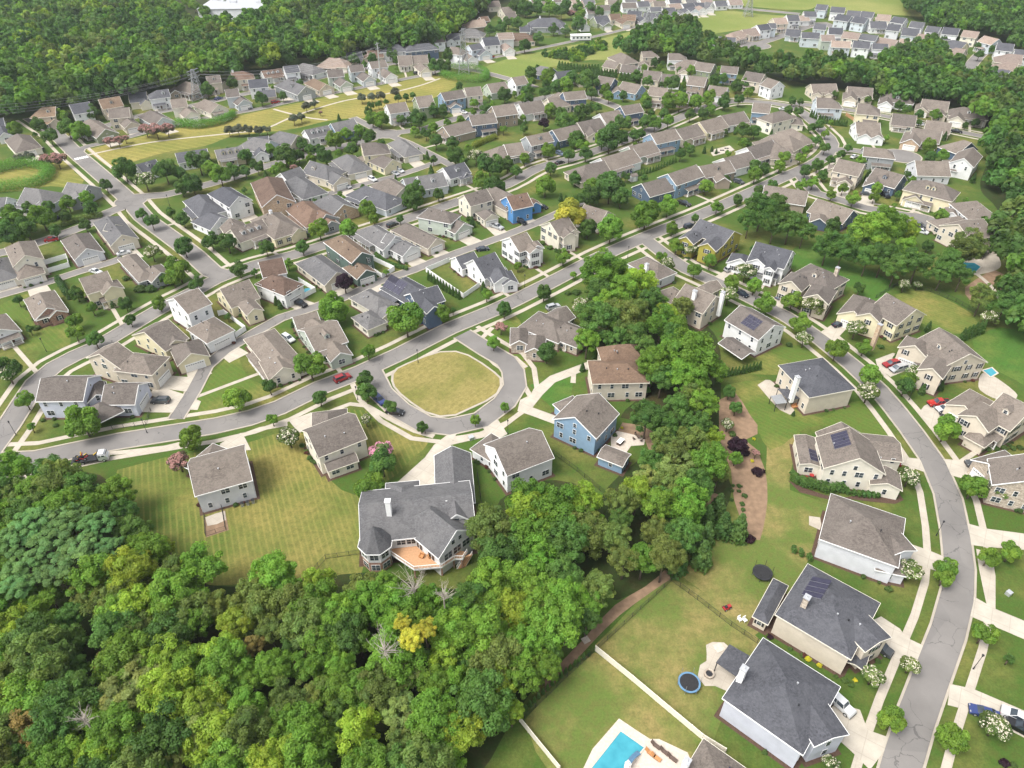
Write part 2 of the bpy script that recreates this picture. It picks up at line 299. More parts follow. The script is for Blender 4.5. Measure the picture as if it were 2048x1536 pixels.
# hand-drawn drives and patios: points in photo pixels
DRIVES = [
 [(905,862),(868,890),(850,915),(800,960),(772,985),(870,1000),(876,985),(905,880),(918,862)],
 [(1040,800),(1062,790),(1070,775),(1100,752),(1180,722),(1185,735),(1110,765),(1085,790),(1065,815),(1120,835),(1108,848),(1065,832),(1035,822)],
 [(962,850),(995,838),(1015,868),(985,885)], [(578,842),(622,825),(640,848),(598,866)],
 [(402,803),(372,790),(312,770),(298,790),(330,800),(338,818),(395,820)],
 [(1737,1245),(1762,1233),(1800,1258),(1812,1275),(1850,1293),(1838,1322),(1790,1318),(1745,1290)],
 [(1655,1425),(1672,1405),(1720,1420),(1735,1460),(1780,1476),(1770,1500),(1740,1540),(1700,1500),(1655,1460)],
 [(1790,1080),(1812,1085),(1855,1100),(1887,1113),(1882,1145),(1800,1118),(1788,1100)], [(1762,895),(1790,900),(1812,915),(1840,918),(1852,945),(1800,928),(1765,935)],
 [(1848,812),(1872,800),(1905,800),(1942,830),(1900,850),(1862,852),(1838,825)], [(1885,918),(1935,922),(1990,920),(2000,950),(1925,957),(1900,950)],
 [(1751,719),(1786,706),(1808,714),(1818,739),(1781,754),(1755,735)], [(1641,664),(1686,636),(1711,644),(1696,654),(1668,684)], [(1536,604),(1553,594),(1573,591),(1563,624),(1548,618)],
 [(1945,1192),(1993,1219),(2061,1247),(2061,1284),(1991,1254),(1935,1230)], [(1900,1368),(1946,1378),(2061,1427),(2061,1482),(2026,1464),(1961,1427),(1895,1410)],
 [(1930,1046),(1976,1058),(2053,1068),(2053,1100),(1986,1095),(1940,1090)], [(1425,556),(1454,539),(1470,544),(1449,572)], [(440,888),(456,878),(482,866),(490,876),(502,900),(440,905)],
]
WALKS = [((640,833),(700,808),(735,812),(775,835),(830,862),(868,873)), ((895,878),(960,868),(1015,845)), ((1015,845),(1050,820),(1062,795),(1045,765),(1015,745)),
 ((1015,745),(990,728),(962,700),(960,680),(985,655)),
 ((1045,765),(1018,742)), ((155,912),(240,905),(330,895),(372,885)),
 ((372,885),(395,876)), ((470,876),(520,858),(575,848)), ((175,310),(300,285),(450,268),(512,262)), ((512,262),(540,254),(595,230),(687,202),(762,190),(837,172),(880,157)),
 ((547,218),(560,222),(595,231),(625,237),(655,240)), ((1950,545),(1985,575),(2000,600)), ((1960,1100),(1966,1140),(1990,1250)), ((1180,735),(1148,742),(1146,766)),
 ((1052,735),(1030,715),(1010,712))]
# lawns and beds: material key | height step | points in photo pixels
PATCH = [
 ('PARK', 1, [(172,300),(260,278),(350,258),(512,224),(587,207),(737,177),(862,151),(905,150),(915,165),(900,180),(825,213),(760,222),(738,236),(695,237),(650,243),(600,255),(555,262),(500,268),(455,275),(410,292),(330,305),(250,328),(220,335)]),
 ('PARK', 1, [(0,345),(60,330),(130,322),(150,345),(168,360),(150,378),(100,372),(40,382),(0,384)]),
 ('GREEN', 0, [(788,757),(791,747),(803,736),(838,722),(878,707),(908,707),(936,718),(970,740),(997,760),(997,771),(983,790),(936,815),(904,828),(872,828),(841,815),(812,793),(793,773)]),
 ('YARD', 1, [(235,940),(330,915),(390,905),(480,890),(580,860),(615,870),(640,905),(660,960),(710,990),(745,960),(775,985),(790,1000),(722,1010),(722,1150),(560,1160),(380,1170),(240,1120),(220,1000)]),
 ('YARD', 2, [(690,818),(740,822),(795,852),(860,880),(820,920),(770,965),(740,900),(700,860)]),
 ('BACK', 1, [(1190,1290),(1345,1160),(1520,1280),(1500,1330),(1450,1420),(1420,1500),(1340,1440),(1260,1370)]),
 ('BACK', 2, [(1050,1440),(1190,1305),(1400,1470),(1380,1536),(1300,1600),(1110,1560)]),
 ('BACK', 1, [(1360,1150),(1430,1080),(1500,1060),(1530,960),(1540,800),(1580,800),(1600,860),(1580,980),(1660,1010),(1600,1150),(1510,1270),(1440,1210)]),
 ('CLAY', 2, [(1180,1290),(1240,1230),(1330,1165),(1340,1160),(1430,1010),(1440,990),(1425,985),(1390,1050),(1320,1150),(1230,1210),(1170,1275),(1090,1360),(1090,1385)]),
 ('CLAY', 3, [(1438,800),(1470,785),(1500,830),(1515,850),(1515,868),(1490,880),(1515,900),(1530,940),(1535,1000),(1520,1080),(1500,1080),(1468,1000),(1462,940),(1440,880)]),
 ('YARD2', 1, [(1790,590),(1850,580),(1940,625),(1960,650),(1945,665),(1905,668),(1850,650),(1810,620)]),
 ('LUSH', 1, [(1945,680),(2000,655),(2080,680),(2080,790),(2030,760),(1960,720)]),
 ('LUSH', 1, [(1580,505),(1620,490),(1780,560),(1790,570),(1740,610),(1700,575),(1590,545)]),
 ('YARD2', 1, [(1540,700),(1600,690),(1640,720),(1550,750),(1470,740),(1480,720)]),
 ('YARD2', 1, [(1450,770),(1530,760),(1560,800),(1640,835),(1730,800),(1790,900),(1745,880),(1640,850),(1590,870),(1540,900),(1500,830)]),
 ('YARD2', 2, [(975,650),(1030,630),(1060,700),(1050,740),(1000,730),(965,690)]),
 ('LUSH', 1, [(1060,770),(1140,742),(1146,770),(1140,800),(1110,820),(1075,790)]),
 ('YARD2', 2, [(0,610),(60,585),(110,600),(140,690),(60,700),(0,690)]),
 ('FIELD', 1, [(940,145),(1024,115),(1111,98),(1199,78),(1274,60),(1349,44),(1440,22),(1540,30),(1600,34),(1560,55),(1480,60),(1400,75),(1340,110),(1250,120),(1180,120),(1100,135),(1024,155)]),
 ('FIELD', 1, [(1440,8),(1600,20),(1640,10),(1680,20),(1760,28),(1850,35),(1890,50),(1880,40),(1800,0),(1790,-60),(1500,-60)]),
 ('YARD2', 2, [(385,790),(450,720),(470,700),(500,760),(560,775),(590,790),(500,830),(400,838)]),
 ('CLAY', 3, [(1950,560),(1990,540),(2030,560),(2040,590),(1990,590),(1940,600),(1930,575)]),
 ('CLAY', 3, [(1225,880),(1245,845),(1280,850),(1320,870),(1318,895),(1300,905),(1285,870)]),
 ('CLAY', 3, [(408,1040),(450,1020),(458,1060),(412,1075)]),
 ('MULCH', 3, [(1575,960),(1600,985),(1660,1000),(1740,985),(1800,990),(1808,1000),(1790,1008),(1650,990)]),
 ('PAVER', 4, [(1222,870),(1235,862),(1270,870),(1290,878),(1288,890),(1262,892),(1235,930),(1222,925)]),
 ('CONC', 4, [(1412,1290),(1425,1284),(1448,1285),(1465,1300),(1440,1330),(1475,1355),(1460,1385),(1430,1372),(1410,1372),(1395,1355),(1400,1330),(1413,1322)]),
 ('CONC', 4, [(1618,1032),(1640,1035),(1640,1060),(1618,1050)]),
 ('CONC', 4, [(1515,770),(1540,760),(1575,800),(1590,828),(1560,820)]),
 ('CONC', 4, [(410,1035),(450,1022),(452,1040),(415,1052)]),
 ('CONC', 4, [(1530,300+0),(1560,292),(1580,298),(1545,312)]),
 ('PAVER', 4, [(1165,1540),(1185,1498),(1238,1437),(1275,1462),(1300,1478),(1318,1478),(1375,1505),(1390,1540),(1380,1620),(1090,1620)]),
 ('CONC', 4, [(1905,530),(1960,505),(1990,505),(2000,535),(1950,550),(1925,540)]),
 ('CONC', 4, [(1958,755),(1975,745),(2035,790),(2000,800),(1960,780)]),
 ('CONC', 4, [(60,1335),(60,1335),(60,1336)]),
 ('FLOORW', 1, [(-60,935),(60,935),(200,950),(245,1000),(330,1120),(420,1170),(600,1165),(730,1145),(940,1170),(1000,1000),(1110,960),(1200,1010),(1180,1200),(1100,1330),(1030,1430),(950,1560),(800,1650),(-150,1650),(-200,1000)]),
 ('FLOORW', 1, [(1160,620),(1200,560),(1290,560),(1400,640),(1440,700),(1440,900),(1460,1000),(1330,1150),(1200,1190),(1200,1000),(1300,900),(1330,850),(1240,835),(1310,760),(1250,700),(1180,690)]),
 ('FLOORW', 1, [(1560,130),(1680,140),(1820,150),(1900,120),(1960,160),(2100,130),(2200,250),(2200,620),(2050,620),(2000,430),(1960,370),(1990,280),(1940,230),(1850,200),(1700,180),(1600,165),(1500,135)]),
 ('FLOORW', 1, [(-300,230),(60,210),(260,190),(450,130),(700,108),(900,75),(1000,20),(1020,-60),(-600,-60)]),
]
PLOTS = 'ABCDEFGHIJKLMNOP'
def catmull(pts, step):
    pts = [Vector((p[0], p[1])) for p in pts]; out = []
    q = [pts[0]*2-pts[1]] + pts + [pts[-1]*2-pts[-2]]
    for i in range(1, len(q)-2):
        a, b, c, d = q[i-1:i+3]; n = max(1, int((c-b).length/step))
        for k in range(n):
            t = k/n; out.append(.5*((2*b)+(c-a)*t+(2*a-5*b+4*c-d)*t*t+(3*b-a-3*c+d)*t**3))
    out.append(pts[-1]); return out
def offset(pl, d):
    out = []
    for i, p in enumerate(pl):
        a = pl[max(0, i-1)]; b = pl[min(len(pl)-1, i+1)]; t = (b-a).normalized(); out.append(p+Vector((-t.y, t.x))*d)
    return out
def quads(pl, d0, d1):
    a = offset(pl, d0); b = offset(pl, d1)
    return [[a[i], a[i+1], b[i+1], b[i]] for i in range(len(pl)-1)]
def disc(c, r, n=14): return [c+Vector((math.cos(2*math.pi*i/n), math.sin(2*math.pi*i/n)))*r for i in range(n)]
def ccw(p):
    a = sum(p[i][0]*p[(i+1) % len(p)][1]-p[(i+1) % len(p)][0]*p[i][1] for i in range(len(p)))
    return list(p) if a > 0 else list(p)[::-1]
ROADS = {}
polys = []                                      # (kind, polygon); island > road > drive > kerb > pavement
for ln in ROADS_T.strip().split('\n'):
    nm, w, side, pts = ln.split('|'); w = float(w)
    pl = [P(*map(float, s.split(','))).to_2d() for s in pts.split()]
    c = catmull(pl, 7.0); ROADS[nm] = (c, w, side)
    for q in quads(c, -w/2, w/2): polys.append(('road', q))
    for q in quads(c, -w/2-.42, w/2+.42): polys.append(('kerb', q))
    for sgn, ch in ((1, 'L'), (-1, 'R')):
        if ch in side:
            for q in quads(c, sgn*(w/2+2.3), sgn*(w/2+3.75)): polys.append(('walk', q))
for x, y, r in DISCS:
    c = P(x, y).to_2d(); polys.append(('road', disc(c, r, 20))); polys.append(('kerb', disc(c, r+.55, 20)))
isl = [P(*p).to_2d() for p in ISLAND]; isl = catmull(isl+isl[:1], 3)[:-1]
ic = sum(isl, Vector((0, 0)))/len(isl); polys.append(('island', isl)); polys.append(('islawn', [ic+(p-ic)*.955 for p in isl]))
for d in DRIVES: polys.append(('drive', [P(*p).to_2d() for p in d]))
for wk in WALKS:
    for q in quads(catmull([P(*p).to_2d() for p in wk], 4), -.72, .72): polys.append(('path', q))
def road_near(p, mx=30.0, names=None):
    best = None
    for nm, (c, w, side) in ROADS.items():
        if names and nm not in names: continue
        for i in range(len(c)-1):
            a, b = c[i], c[i+1]; ab = b-a; t = max(0, min(1, (p-a).dot(ab)/max(ab.length_squared, 1e-6))); q = a+ab*t; d = (p-q).length
            if d < mx and (best is None or d < best[0]): best = (d, nm, q, w)
    return best
def ray_road(p, d, mx):
    best = None
    for nm, (c, w, side) in ROADS.items():
        for i in range(len(c)-1):
            a, b = c[i], c[i+1]; s = b-a; den = d.x*s.y-d.y*s.x
            if abs(den) < 1e-6: continue
            t = ((a.x-p.x)*s.y-(a.y-p.y)*s.x)/den; u = ((a.x-p.x)*d.y-(a.y-p.y)*d.x)/den
            if 0 <= u <= 1 and 2 < t < mx and (best is None or t < best): best = t
    return best
def drive_from(p, d, w):
    t = ray_road(p, d, 26); L = t if t else 8.0; n = Vector((-d.y, d.x))*w/2; e = p+d*L; s = p-d*.6
    polys.append(('drive', [s-n, e-n*1.15, e+n*1.15, s+n]))
# ---------------------------------------------------------------- houses
def winmesh(name, w, h, cols, shut, frame):
    m = MB(); t = .09; m.box((0, -.02, 0), (w, .05, h), 0)
    cw = (w-t*(cols+1))/cols
    for i in range(cols):
        cx = -w/2+t+cw/2+i*(cw+t)
        for s in (-1, 1): m.box((cx, -.045, s*(h/4-.01)), (cw, .03, h/2-t*1.1), 1)
    if shut:
        for s in (-1, 1): m.box((s*(w/2+.24), -.03, 0), (.38, .06, h), 2)
    return m.mesh(name, [frame, GLASS, SHUT])
WIN = {('s', 0): winmesh('window_single', .95, 1.5, 1, 0, WHITE), ('d', 0): winmesh('window_pair', 1.9, 1.5, 2, 0, WHITE),
       ('s', 1): winmesh('window_shuttered', .95, 1.5, 1, 1, WHITE), ('d', 1): winmesh('window_pair_shuttered', 1.8, 1.5, 2, 1, WHITE),
       ('t', 0): winmesh('window_small', .7, .7, 1, 0, WHITE)}
def gdoor():
    m = MB(); m.box((0, -.03, 0), (5.2, .06, 2.5), 0); m.box((0, -.05, -.06), (4.8, .05, 2.2), 1)
    for i in range(5): m.box((0, -.08, -1.05+.42*i+.2), (4.7, .015, .03), 2)
    for i in range(8): m.box((-2.1+.6*i, -.08, .78), (.4, .012, .25), 3)
    return m.mesh('garage_door', [WHITE, GDOOR, STEEL, GLASS])
GD = gdoor()
def fdoor():
    m = MB(); m.box((0, -.02, 0), (1.2, .06, 2.25), 0); m.box((0, -.05, -.03), (.95, .05, 2.1), 1); return m.mesh('front_door', [WHITE, DOORM])
FD = fdoor()
def sdoor():
    m = MB(); m.box((0, -.02, 0), (2.1, .05, 2.2), 0)
    for s in (-.5, .5): m.box((s, -.045, 0), (.85, .04, 2.0), 1)
    return m.mesh('patio_door', [WHITE, GLASS])
SD = sdoor()
def colm():
    m = MB(); m.box((0, 0, .5), (.24, .24, 1), 0); m.box((0, 0, .03), (.34, .34, .06), 0); m.box((0, 0, .97), (.34, .34, .06), 0); return m.mesh('porch_column', WHITE)
CO = colm()
class Block:
    def __init__(s, r0, r1, w, ends, ze, pitch, flags):
        s.hw = w/2; s.ze = ze; s.pitch = pitch; s.zr = ze+pitch*s.hw; s.ends = ends; s.flags = flags
        s.r0 = r0; s.r1 = r1; s.a = (r1-r0).normalized() if (r1-r0).length > .1 else Vector((1, 0)); s.n = Vector((-s.a.y, s.a.x))
        s.p0 = r0 - s.a*(s.hw if ends[0] == 'h' else 0); s.p1 = r1 + s.a*(s.hw if ends[1] == 'h' else 0)
        s.len = (s.p1-s.p0).length
    def corner(s, e, sd, over=0.0):                # e 0/1, sd -1/1
        b = s.p0 if e == 0 else s.p1; return b+s.n*sd*(s.hw+over)+s.a*(over if e else -over)
    def inside(s, p, z, m=.15):
        d = p-s.p0; u = d.dot(s.a); v = d.dot(s.n)
        if not (m < u < s.len-m and abs(v) < s.hw-m): return False
        return z < s.ze+s.pitch*(s.hw-abs(v))
HOUSES = []
def in_view(p, z, n):
    return (Vector((0, 0))-p).normalized().dot(n) > -.25
def build_house(h, protos={}):
    rnd = random.Random(h['seed']); bl = h['blocks']; c = sum(((b.p0+b.p1)/2 for b in bl[:1]), Vector((0, 0)))
    root = empty('house', (c.x, c.y, 0)); h['obj'] = root; h['c'] = c; O = c; near = h['near']
    tag(root, h['label'], 'house', h.get('group'))
    L = lambda p, z: (p.x-O.x, p.y-O.y, z)
    wm = MW[h['wall']]; rm = MR[h['roof']]; opt = h['opts']
    mw = MB(); mr = MB(); mt = MB()
    for b in bl:
        c00, c01, c11, c10 = b.corner(0, -1), b.corner(0, 1), b.corner(1, 1), b.corner(1, -1)
        if 'o' not in b.flags:                     # 'o' = open porch roof without walls
            for p, q in ((c00, c10), (c11, c01)): mw.poly([L(p, -.4), L(q, -.4), L(q, b.ze), L(p, b.ze)])
            mw.poly([L(c01, -.4), L(c00, -.4), L(c00, b.ze)] + ([L(b.p0, b.zr)] if b.ends[0] == 'g' else []) + [L(c01, b.ze)])
            mw.poly([L(c10, -.4), L(c11, -.4), L(c11, b.ze)] + ([L(b.p1, b.zr)] if b.ends[1] == 'g' else []) + [L(c10, b.ze)])
        ov = .42; zo = b.ze-b.pitch*ov+.06; k = {}
        for e in (0, 1):
            for sd in (-1, 1):
                base = b.p0 if e == 0 else b.p1; aa = (ov if b.ends[e] == 'h' else .3)*(1 if e else -1)
                k[e, sd] = base+b.n*sd*(b.hw+ov)+b.a*aa
        R0 = b.r0 if b.ends[0] == 'h' else b.p0-b.a*.3; R1 = b.r1 if b.ends[1] == 'h' else b.p1+b.a*.3; zr = b.zr+.06
        faces = [[(k[0, -1], zo), (k[1, -1], zo), (R1, zr), (R0, zr)], [(k[1, 1], zo), (k[0, 1], zo), (R0, zr), (R1, zr)]]
        edges = [(k[0, -1], zo, k[1, -1], zo), (k[0, 1], zo, k[1, 1], zo)]
        for e, Rr in ((0, R0), (1, R1)):
            if b.ends[e] == 'h': faces.append([(k[e, -1], zo), (k[e, 1], zo), (Rr, zr)][::(1 if e == 1 else -1)]); edges.append((k[e, -1], zo, k[e, 1], zo))
            else: edges += [(k[e, -1], zo, Rr, zr), (k[e, 1], zo, Rr, zr)]
        for f in faces:
            mr.poly([L(p, z) for p, z in f]); mr.poly([L(p, z-.14) for p, z in reversed(f)])
        for p, z, q, z2 in edges: mt.bar(L(p, z-.10), L(q, z2-.10), .07, .25)
        if near and b.ends != 'hh' or near:
            pass
    mw.build('wall', wm, root); ro = mr.build('roof', rm, root); mt.build('trim', WHITE if h['wall'] not in ('b', 'y', 'ol', 'c') else CREAMT, root)
    # front door, garage doors, windows
    def put(me, name, p, z, nrm, sc=(1, 1, 1)):
        o = link(name, me, root, (p.x-O.x+nrm.x*.03, p.y-O.y+nrm.y*.03, z), math.atan2(nrm.x, -nrm.y)+0, sc); return o
    def hidden(p, z, me_b): return any(b2 is not me_b and b2.inside(p, z, .05) for b2 in bl)
    shut = 1 if 's' in opt else 0
    for b in bl:
        if 'o' in b.flags: continue
        sides = [(b.n, b.corner(0, 1), b.corner(1, 1), 'S'), (-b.n, b.corner(0, -1), b.corner(1, -1), 'S'),
                 (-b.a, b.corner(0, -1), b.corner(0, 1), '0'), (b.a, b.corner(1, -1), b.corner(1, 1), '1')]
        st = 2 if b.ze > 4.2 else 1
        for nrm, p, q, kd in sides:
            if not in_view((p+q)/2, 0, nrm): continue
            ln = (q-p).length; gar = ('G'+kd) in b.flags
            if gar:
                m = (p+q)/2; w = min(1.0, (ln-.8)/5.2); put(GD, 'garage_door', m, 1.25, nrm, (w, 1, 1))
                if not h.get('nodrive'): drive_from(m, nrm, 5.4*w)
            if 'x'+kd in b.flags: continue
            gable = kd in '01' and b.ends[int(kd) if kd in '01' else 0] == 'g'
            for s in range(st):
                if s == 0 and gar: continue
                zc = 1.75+2.85*s
                nW = max(1, int(ln/(3.1 if near else 3.6)))
                for i in range(nW):
                    if rnd.random() < (.22 if kd != 'S' else .3): continue
                    t = (i+.5)/nW + rnd.uniform(-.03, .03); pp = p+(q-p)*t
                    if hidden(pp+nrm*.3, zc, b): continue
                    put(WIN[('d' if rnd.random() < .38 else 's', shut if nrm.y < 0 else 0)], 'window', pp, zc, nrm)
            if gable and b.hw > 4 and b.pitch*b.hw > 2.6 and not hidden((p+q)/2+nrm*.3, b.ze+.8, b):
                put(WIN[('s' if b.hw > 5 else 't', 0)], 'window', (p+q)/2, b.ze+.7, nrm, (1, 1, .8))
    b = bl[0]
    camdir = (Vector((0, 0))-b.p0).normalized()
    sd = 1 if b.n.dot(camdir) > 0 else -1
    if 'P' in opt or 'E' in opt or 'V' in opt:
        if 'E' in opt:
            nrm = b.a if b.a.dot(camdir) > 0 else -b.a; e = 1 if nrm == b.a else 0; p, q = b.corner(e, -1), b.corner(e, 1)
        else: nrm = b.n*sd; p, q = b.corner(0, sd), b.corner(1, sd)
        frac = .62; t0 = .06 if h['seed'] % 2 else .32; t1 = t0+frac; dp = 2.2
        p0 = p+(q-p)*t0; p1 = p+(q-p)*t1; z1 = 3.3 if b.ze > 4 else b.ze-.15; z0 = z1-.55 if b.ze > 4 else z1-.35
        m = MB(); f = [(p0, z1), (p1, z1), (p1+nrm*(dp+.35), z0), (p0+nrm*(dp+.35), z0)]
        m.poly([L(x, z) for x, z in f]); m.poly([L(x, z-.12) for x, z in reversed(f)])
        for i in range(4): (x, z), (y, z_) = f[i], f[(i+1) % 4]; m.poly([L(x, z-.12), L(y, z_-.12), L(y, z_), L(x, z)], 1)
        m.build('porch_roof', [rm, WHITE], root)
        m = MB(); fl = [L(x, 0)[:2] for x in (p0, p1, p1+nrm*dp, p0+nrm*dp)]; m.slab(fl, -.1, .32); m.build('porch_floor', CONC, root)
        n = max(3, int((p1-p0).length/2.2))
        for i in range(n):
            x = p0+(p1-p0)*(i+.1)/(n-.8)+nrm*(dp-.1); link('column', CO, root, L(x, .32), math.atan2(b.a.y, b.a.x), (1, 1, z0-.45))
        m = MB(); m.bar(L(p0+nrm*dp, 1.1), L(p1+nrm*dp, 1.1), .06, .06); m.bar(L(p0+nrm*dp, .55), L(p1+nrm*dp, .55), .05, .05); m.build('porch_railing', WHITE, root)
        put(FD, 'front_door', p0+(p1-p0)*.6, 1.4, nrm)
        dp0 = (p0+p1)/2+nrm*(dp); t = ray_road(dp0, nrm, 22)
        if t and b.ze and proj((dp0.x, dp0.y, 0))[1] > 120:
            w = Vector((-nrm.y, nrm.x))*.6; polys.append(('path', [dp0-w, dp0+nrm*(t)-w, dp0+nrm*(t)+w, dp0+w]))
    nd = [o for o in opt.split() if o[0] == 'd' and o[1:].isdigit()]
    for o in nd:
        n = int(o[1:])
        for i in range(n):
            t = (i+1)/(n+1) if n > 1 else .5; x = b.r0+(b.r1-b.r0)*t; fr = .62; nrm = b.n*sd
            fx = x+nrm*b.hw*fr; zb = b.zr-b.pitch*b.hw*fr; w = .75; hgt = 1.15; m = MB()
            back = x+nrm*b.hw*.12; A = b.a
            zt = zb+hgt; zp = zt+.55
            m.poly([L(fx-A*w, zb-.2), L(fx+A*w, zb-.2), L(fx+A*w, zt), L(fx, zp), L(fx-A*w, zt)], 0)
            for s in (-1, 1): m.poly([L(fx+A*w*s, zb-.2), L(back+A*w*s, zb-.2), L(back+A*w*s, zt), L(fx+A*w*s, zt)], 0)
            fo = fx+nrm*.2
            for s in (-1, 1):
                g = [L(fo, zp+.06), L(back, zp+.06), L(back+A*(w+.2)*s, zt-.08), L(fo+A*(w+.2)*s, zt-.08)]
                m.poly(g, 1); m.poly([(x_, y_, z_-.1) for x_, y_, z_ in reversed(g)], 0); m.poly([g[0], g[3], (g[3][0], g[3][1], g[3][2]-.1), (g[0][0], g[0][1], g[0][2]-.1)], 0)
            dm = m.build('dormer', [MW['w'] if h['wall'] in ('w', 'c', 'g', 'lb') else wm, rm], root)
            wo_ = link('window', WIN[('s', 0)], dm, (fx.x-O.x+nrm.x*.03, fx.y-O.y+nrm.y*.03, zb+.62), math.atan2(nrm.x, -nrm.y), (1, 1, .62))
    for k, (x, y) in enumerate(h.get('chim', [])):
        zt = bl[0].zr+.9; q = P(x, y, zt).to_2d(); m = MB(); m.box((q.x-O.x, q.y-O.y, zt/2+1), (1.1, .95, zt-2), 0, math.atan2(b.a.y, b.a.x)); m.box((q.x-O.x, q.y-O.y, zt+.05), (1.3, 1.15, .14), 1, math.atan2(b.a.y, b.a.x)); m.cyl((q.x-O.x, q.y-O.y, zt+.1), (q.x-O.x, q.y-O.y, zt+.45), .16, n=8, m=1)
        m.build('chimney', [{'w': WHITE, 's': STONE, 'b': BRICK}[h.get('chm', 'w')], METAL], root)
    for (bi, side, s0, s1, t0, t1, nc, nr) in h.get('solar', []):
        B = bl[bi]; e = B.n*side
        for i in range(nc):
            for j in range(nr):
                a0, a1 = s0+(s1-s0)*i/nc+.003, s0+(s1-s0)*(i+1)/nc-.003; b0, b1 = t0+(t1-t0)*j/nr+.004, t0+(t1-t0)*(j+1)/nr-.004
                f = []
                for a_, b__ in ((a0, b0), (a1, b0), (a1, b1), (a0, b1)):
                    x = B.p0+B.a*B.len*a_+e*B.hw*b__; f.append(L(x, B.zr+.2-B.pitch*B.hw*b__))
                m = MB(); m.poly(f, 0); m.poly([(x, y, z-.08) for x, y, z in reversed(f)], 1)
                for i2 in range(4): u, v = f[i2], f[(i2+1) % 4]; m.poly([(u[0], u[1], u[2]-.08), (v[0], v[1], v[2]-.08), v, u], 1)
                m.build('solar_panel', [SOLAR, METAL], root)
    if near:                                       # vents and flues on the roof
        for b in bl[:2]:
            if b.len < 8: continue
            s2 = 1 if b.n.dot(camdir) > 0 else -1
            for _ in range(rnd.randint(1, 3)):
                u = rnd.uniform(.25, .75); v = rnd.uniform(.15, .6); x = b.p0+b.a*b.len*u+b.n*s2*b.hw*v; z = b.zr-b.pitch*b.hw*v
                m = MB(); m.cyl(L(x, z-.1), L(x, z+.4), .09, n=8); m.cyl(L(x, z+.3), L(x, z+.46), .17, n=8); m.build('roof_vent', METAL if rnd.random() < .6 else DARK, root)
    # planting bed round the house
    if near:
        for b in bl:
            if 'o' in b.flags: continue
            beds.append([b.corner(0, -1, 0.7), b.corner(1, -1, 0.7), b.corner(1, 1, 0.7), b.corner(0, 1, 0.7)])
beds = []
def yard_trees():
    rnd = random.Random(77); n = 0
    for h in HOUSES:
        if not 110 < h['y'] < 700 or n > 120: continue
        b = h['blocks'][0]
        for e in (0, 1):
            for sd in (-1, 1):
                if rnd.random() > .3: continue
                x = b.corner(e, sd, rnd.uniform(1.6, 3.2)); r = rnd.uniform(1.0, 2.1)
                if any((Vector((q[1].x, q[1].y))-x).length < r+q[2] for q in TREES): continue
                if any(b2.inside(x, 1, -1.2) for h2 in HOUSES for b2 in h2['blocks'] if (b2.p0-x).length < 30): continue
                rn = road_near(x, 12)
                if rn and rn[0] < rn[3]/2+2.6: continue
                zc = 1+r; sx, sy = proj((x.x, x.y, zc))
                if 0 < sx < 2048: TREES.append([rnd.choice('kkoc'), Vector((x.x, x.y, zc)), r, zc, sx, sy, 'Z']); n += 1
def foundation_shrubs():
    rnd = random.Random(21); n = 0
    for h in HOUSES:
        if not h['near'] or n > 215: continue
        for b in h['blocks'][:2]:
            if 'o' in b.flags or b.len < 4: continue
            for nrm, p, q in ((b.n, b.corner(0, 1, .3), b.corner(1, 1, .3)), (-b.n, b.corner(0, -1, .3), b.corner(1, -1, .3)), (-b.a, b.corner(0, -1, .3), b.corner(0, 1, .3)), (b.a, b.corner(1, -1, .3), b.corner(1, 1, .3))):
                if nrm.y > -.2 or rnd.random() < .25: continue
                for i in range(rnd.randint(1, 3)):
                    x = p+(q-p)*rnd.uniform(.08, .92)+nrm*.35; r = rnd.uniform(.4, .75)
                    if any(b2 is not b and b2.inside(x, .5, -.3) for b2 in h['blocks']): continue
                    sx, sy = proj((x.x, x.y, .4))
                    if 0 < sx < 2048 and 0 < sy < 1536: TREES.append(['s' if rnd.random() < .8 else 't', Vector((x.x, x.y, .4)), r, r*.4, sx, sy, 'Z']); n += 1
ORD = lambda n: f"{n}{'th' if 10 <= n % 100 <= 20 else {1:'st',2:'nd',3:'rd'}.get(n % 10, 'th')}"
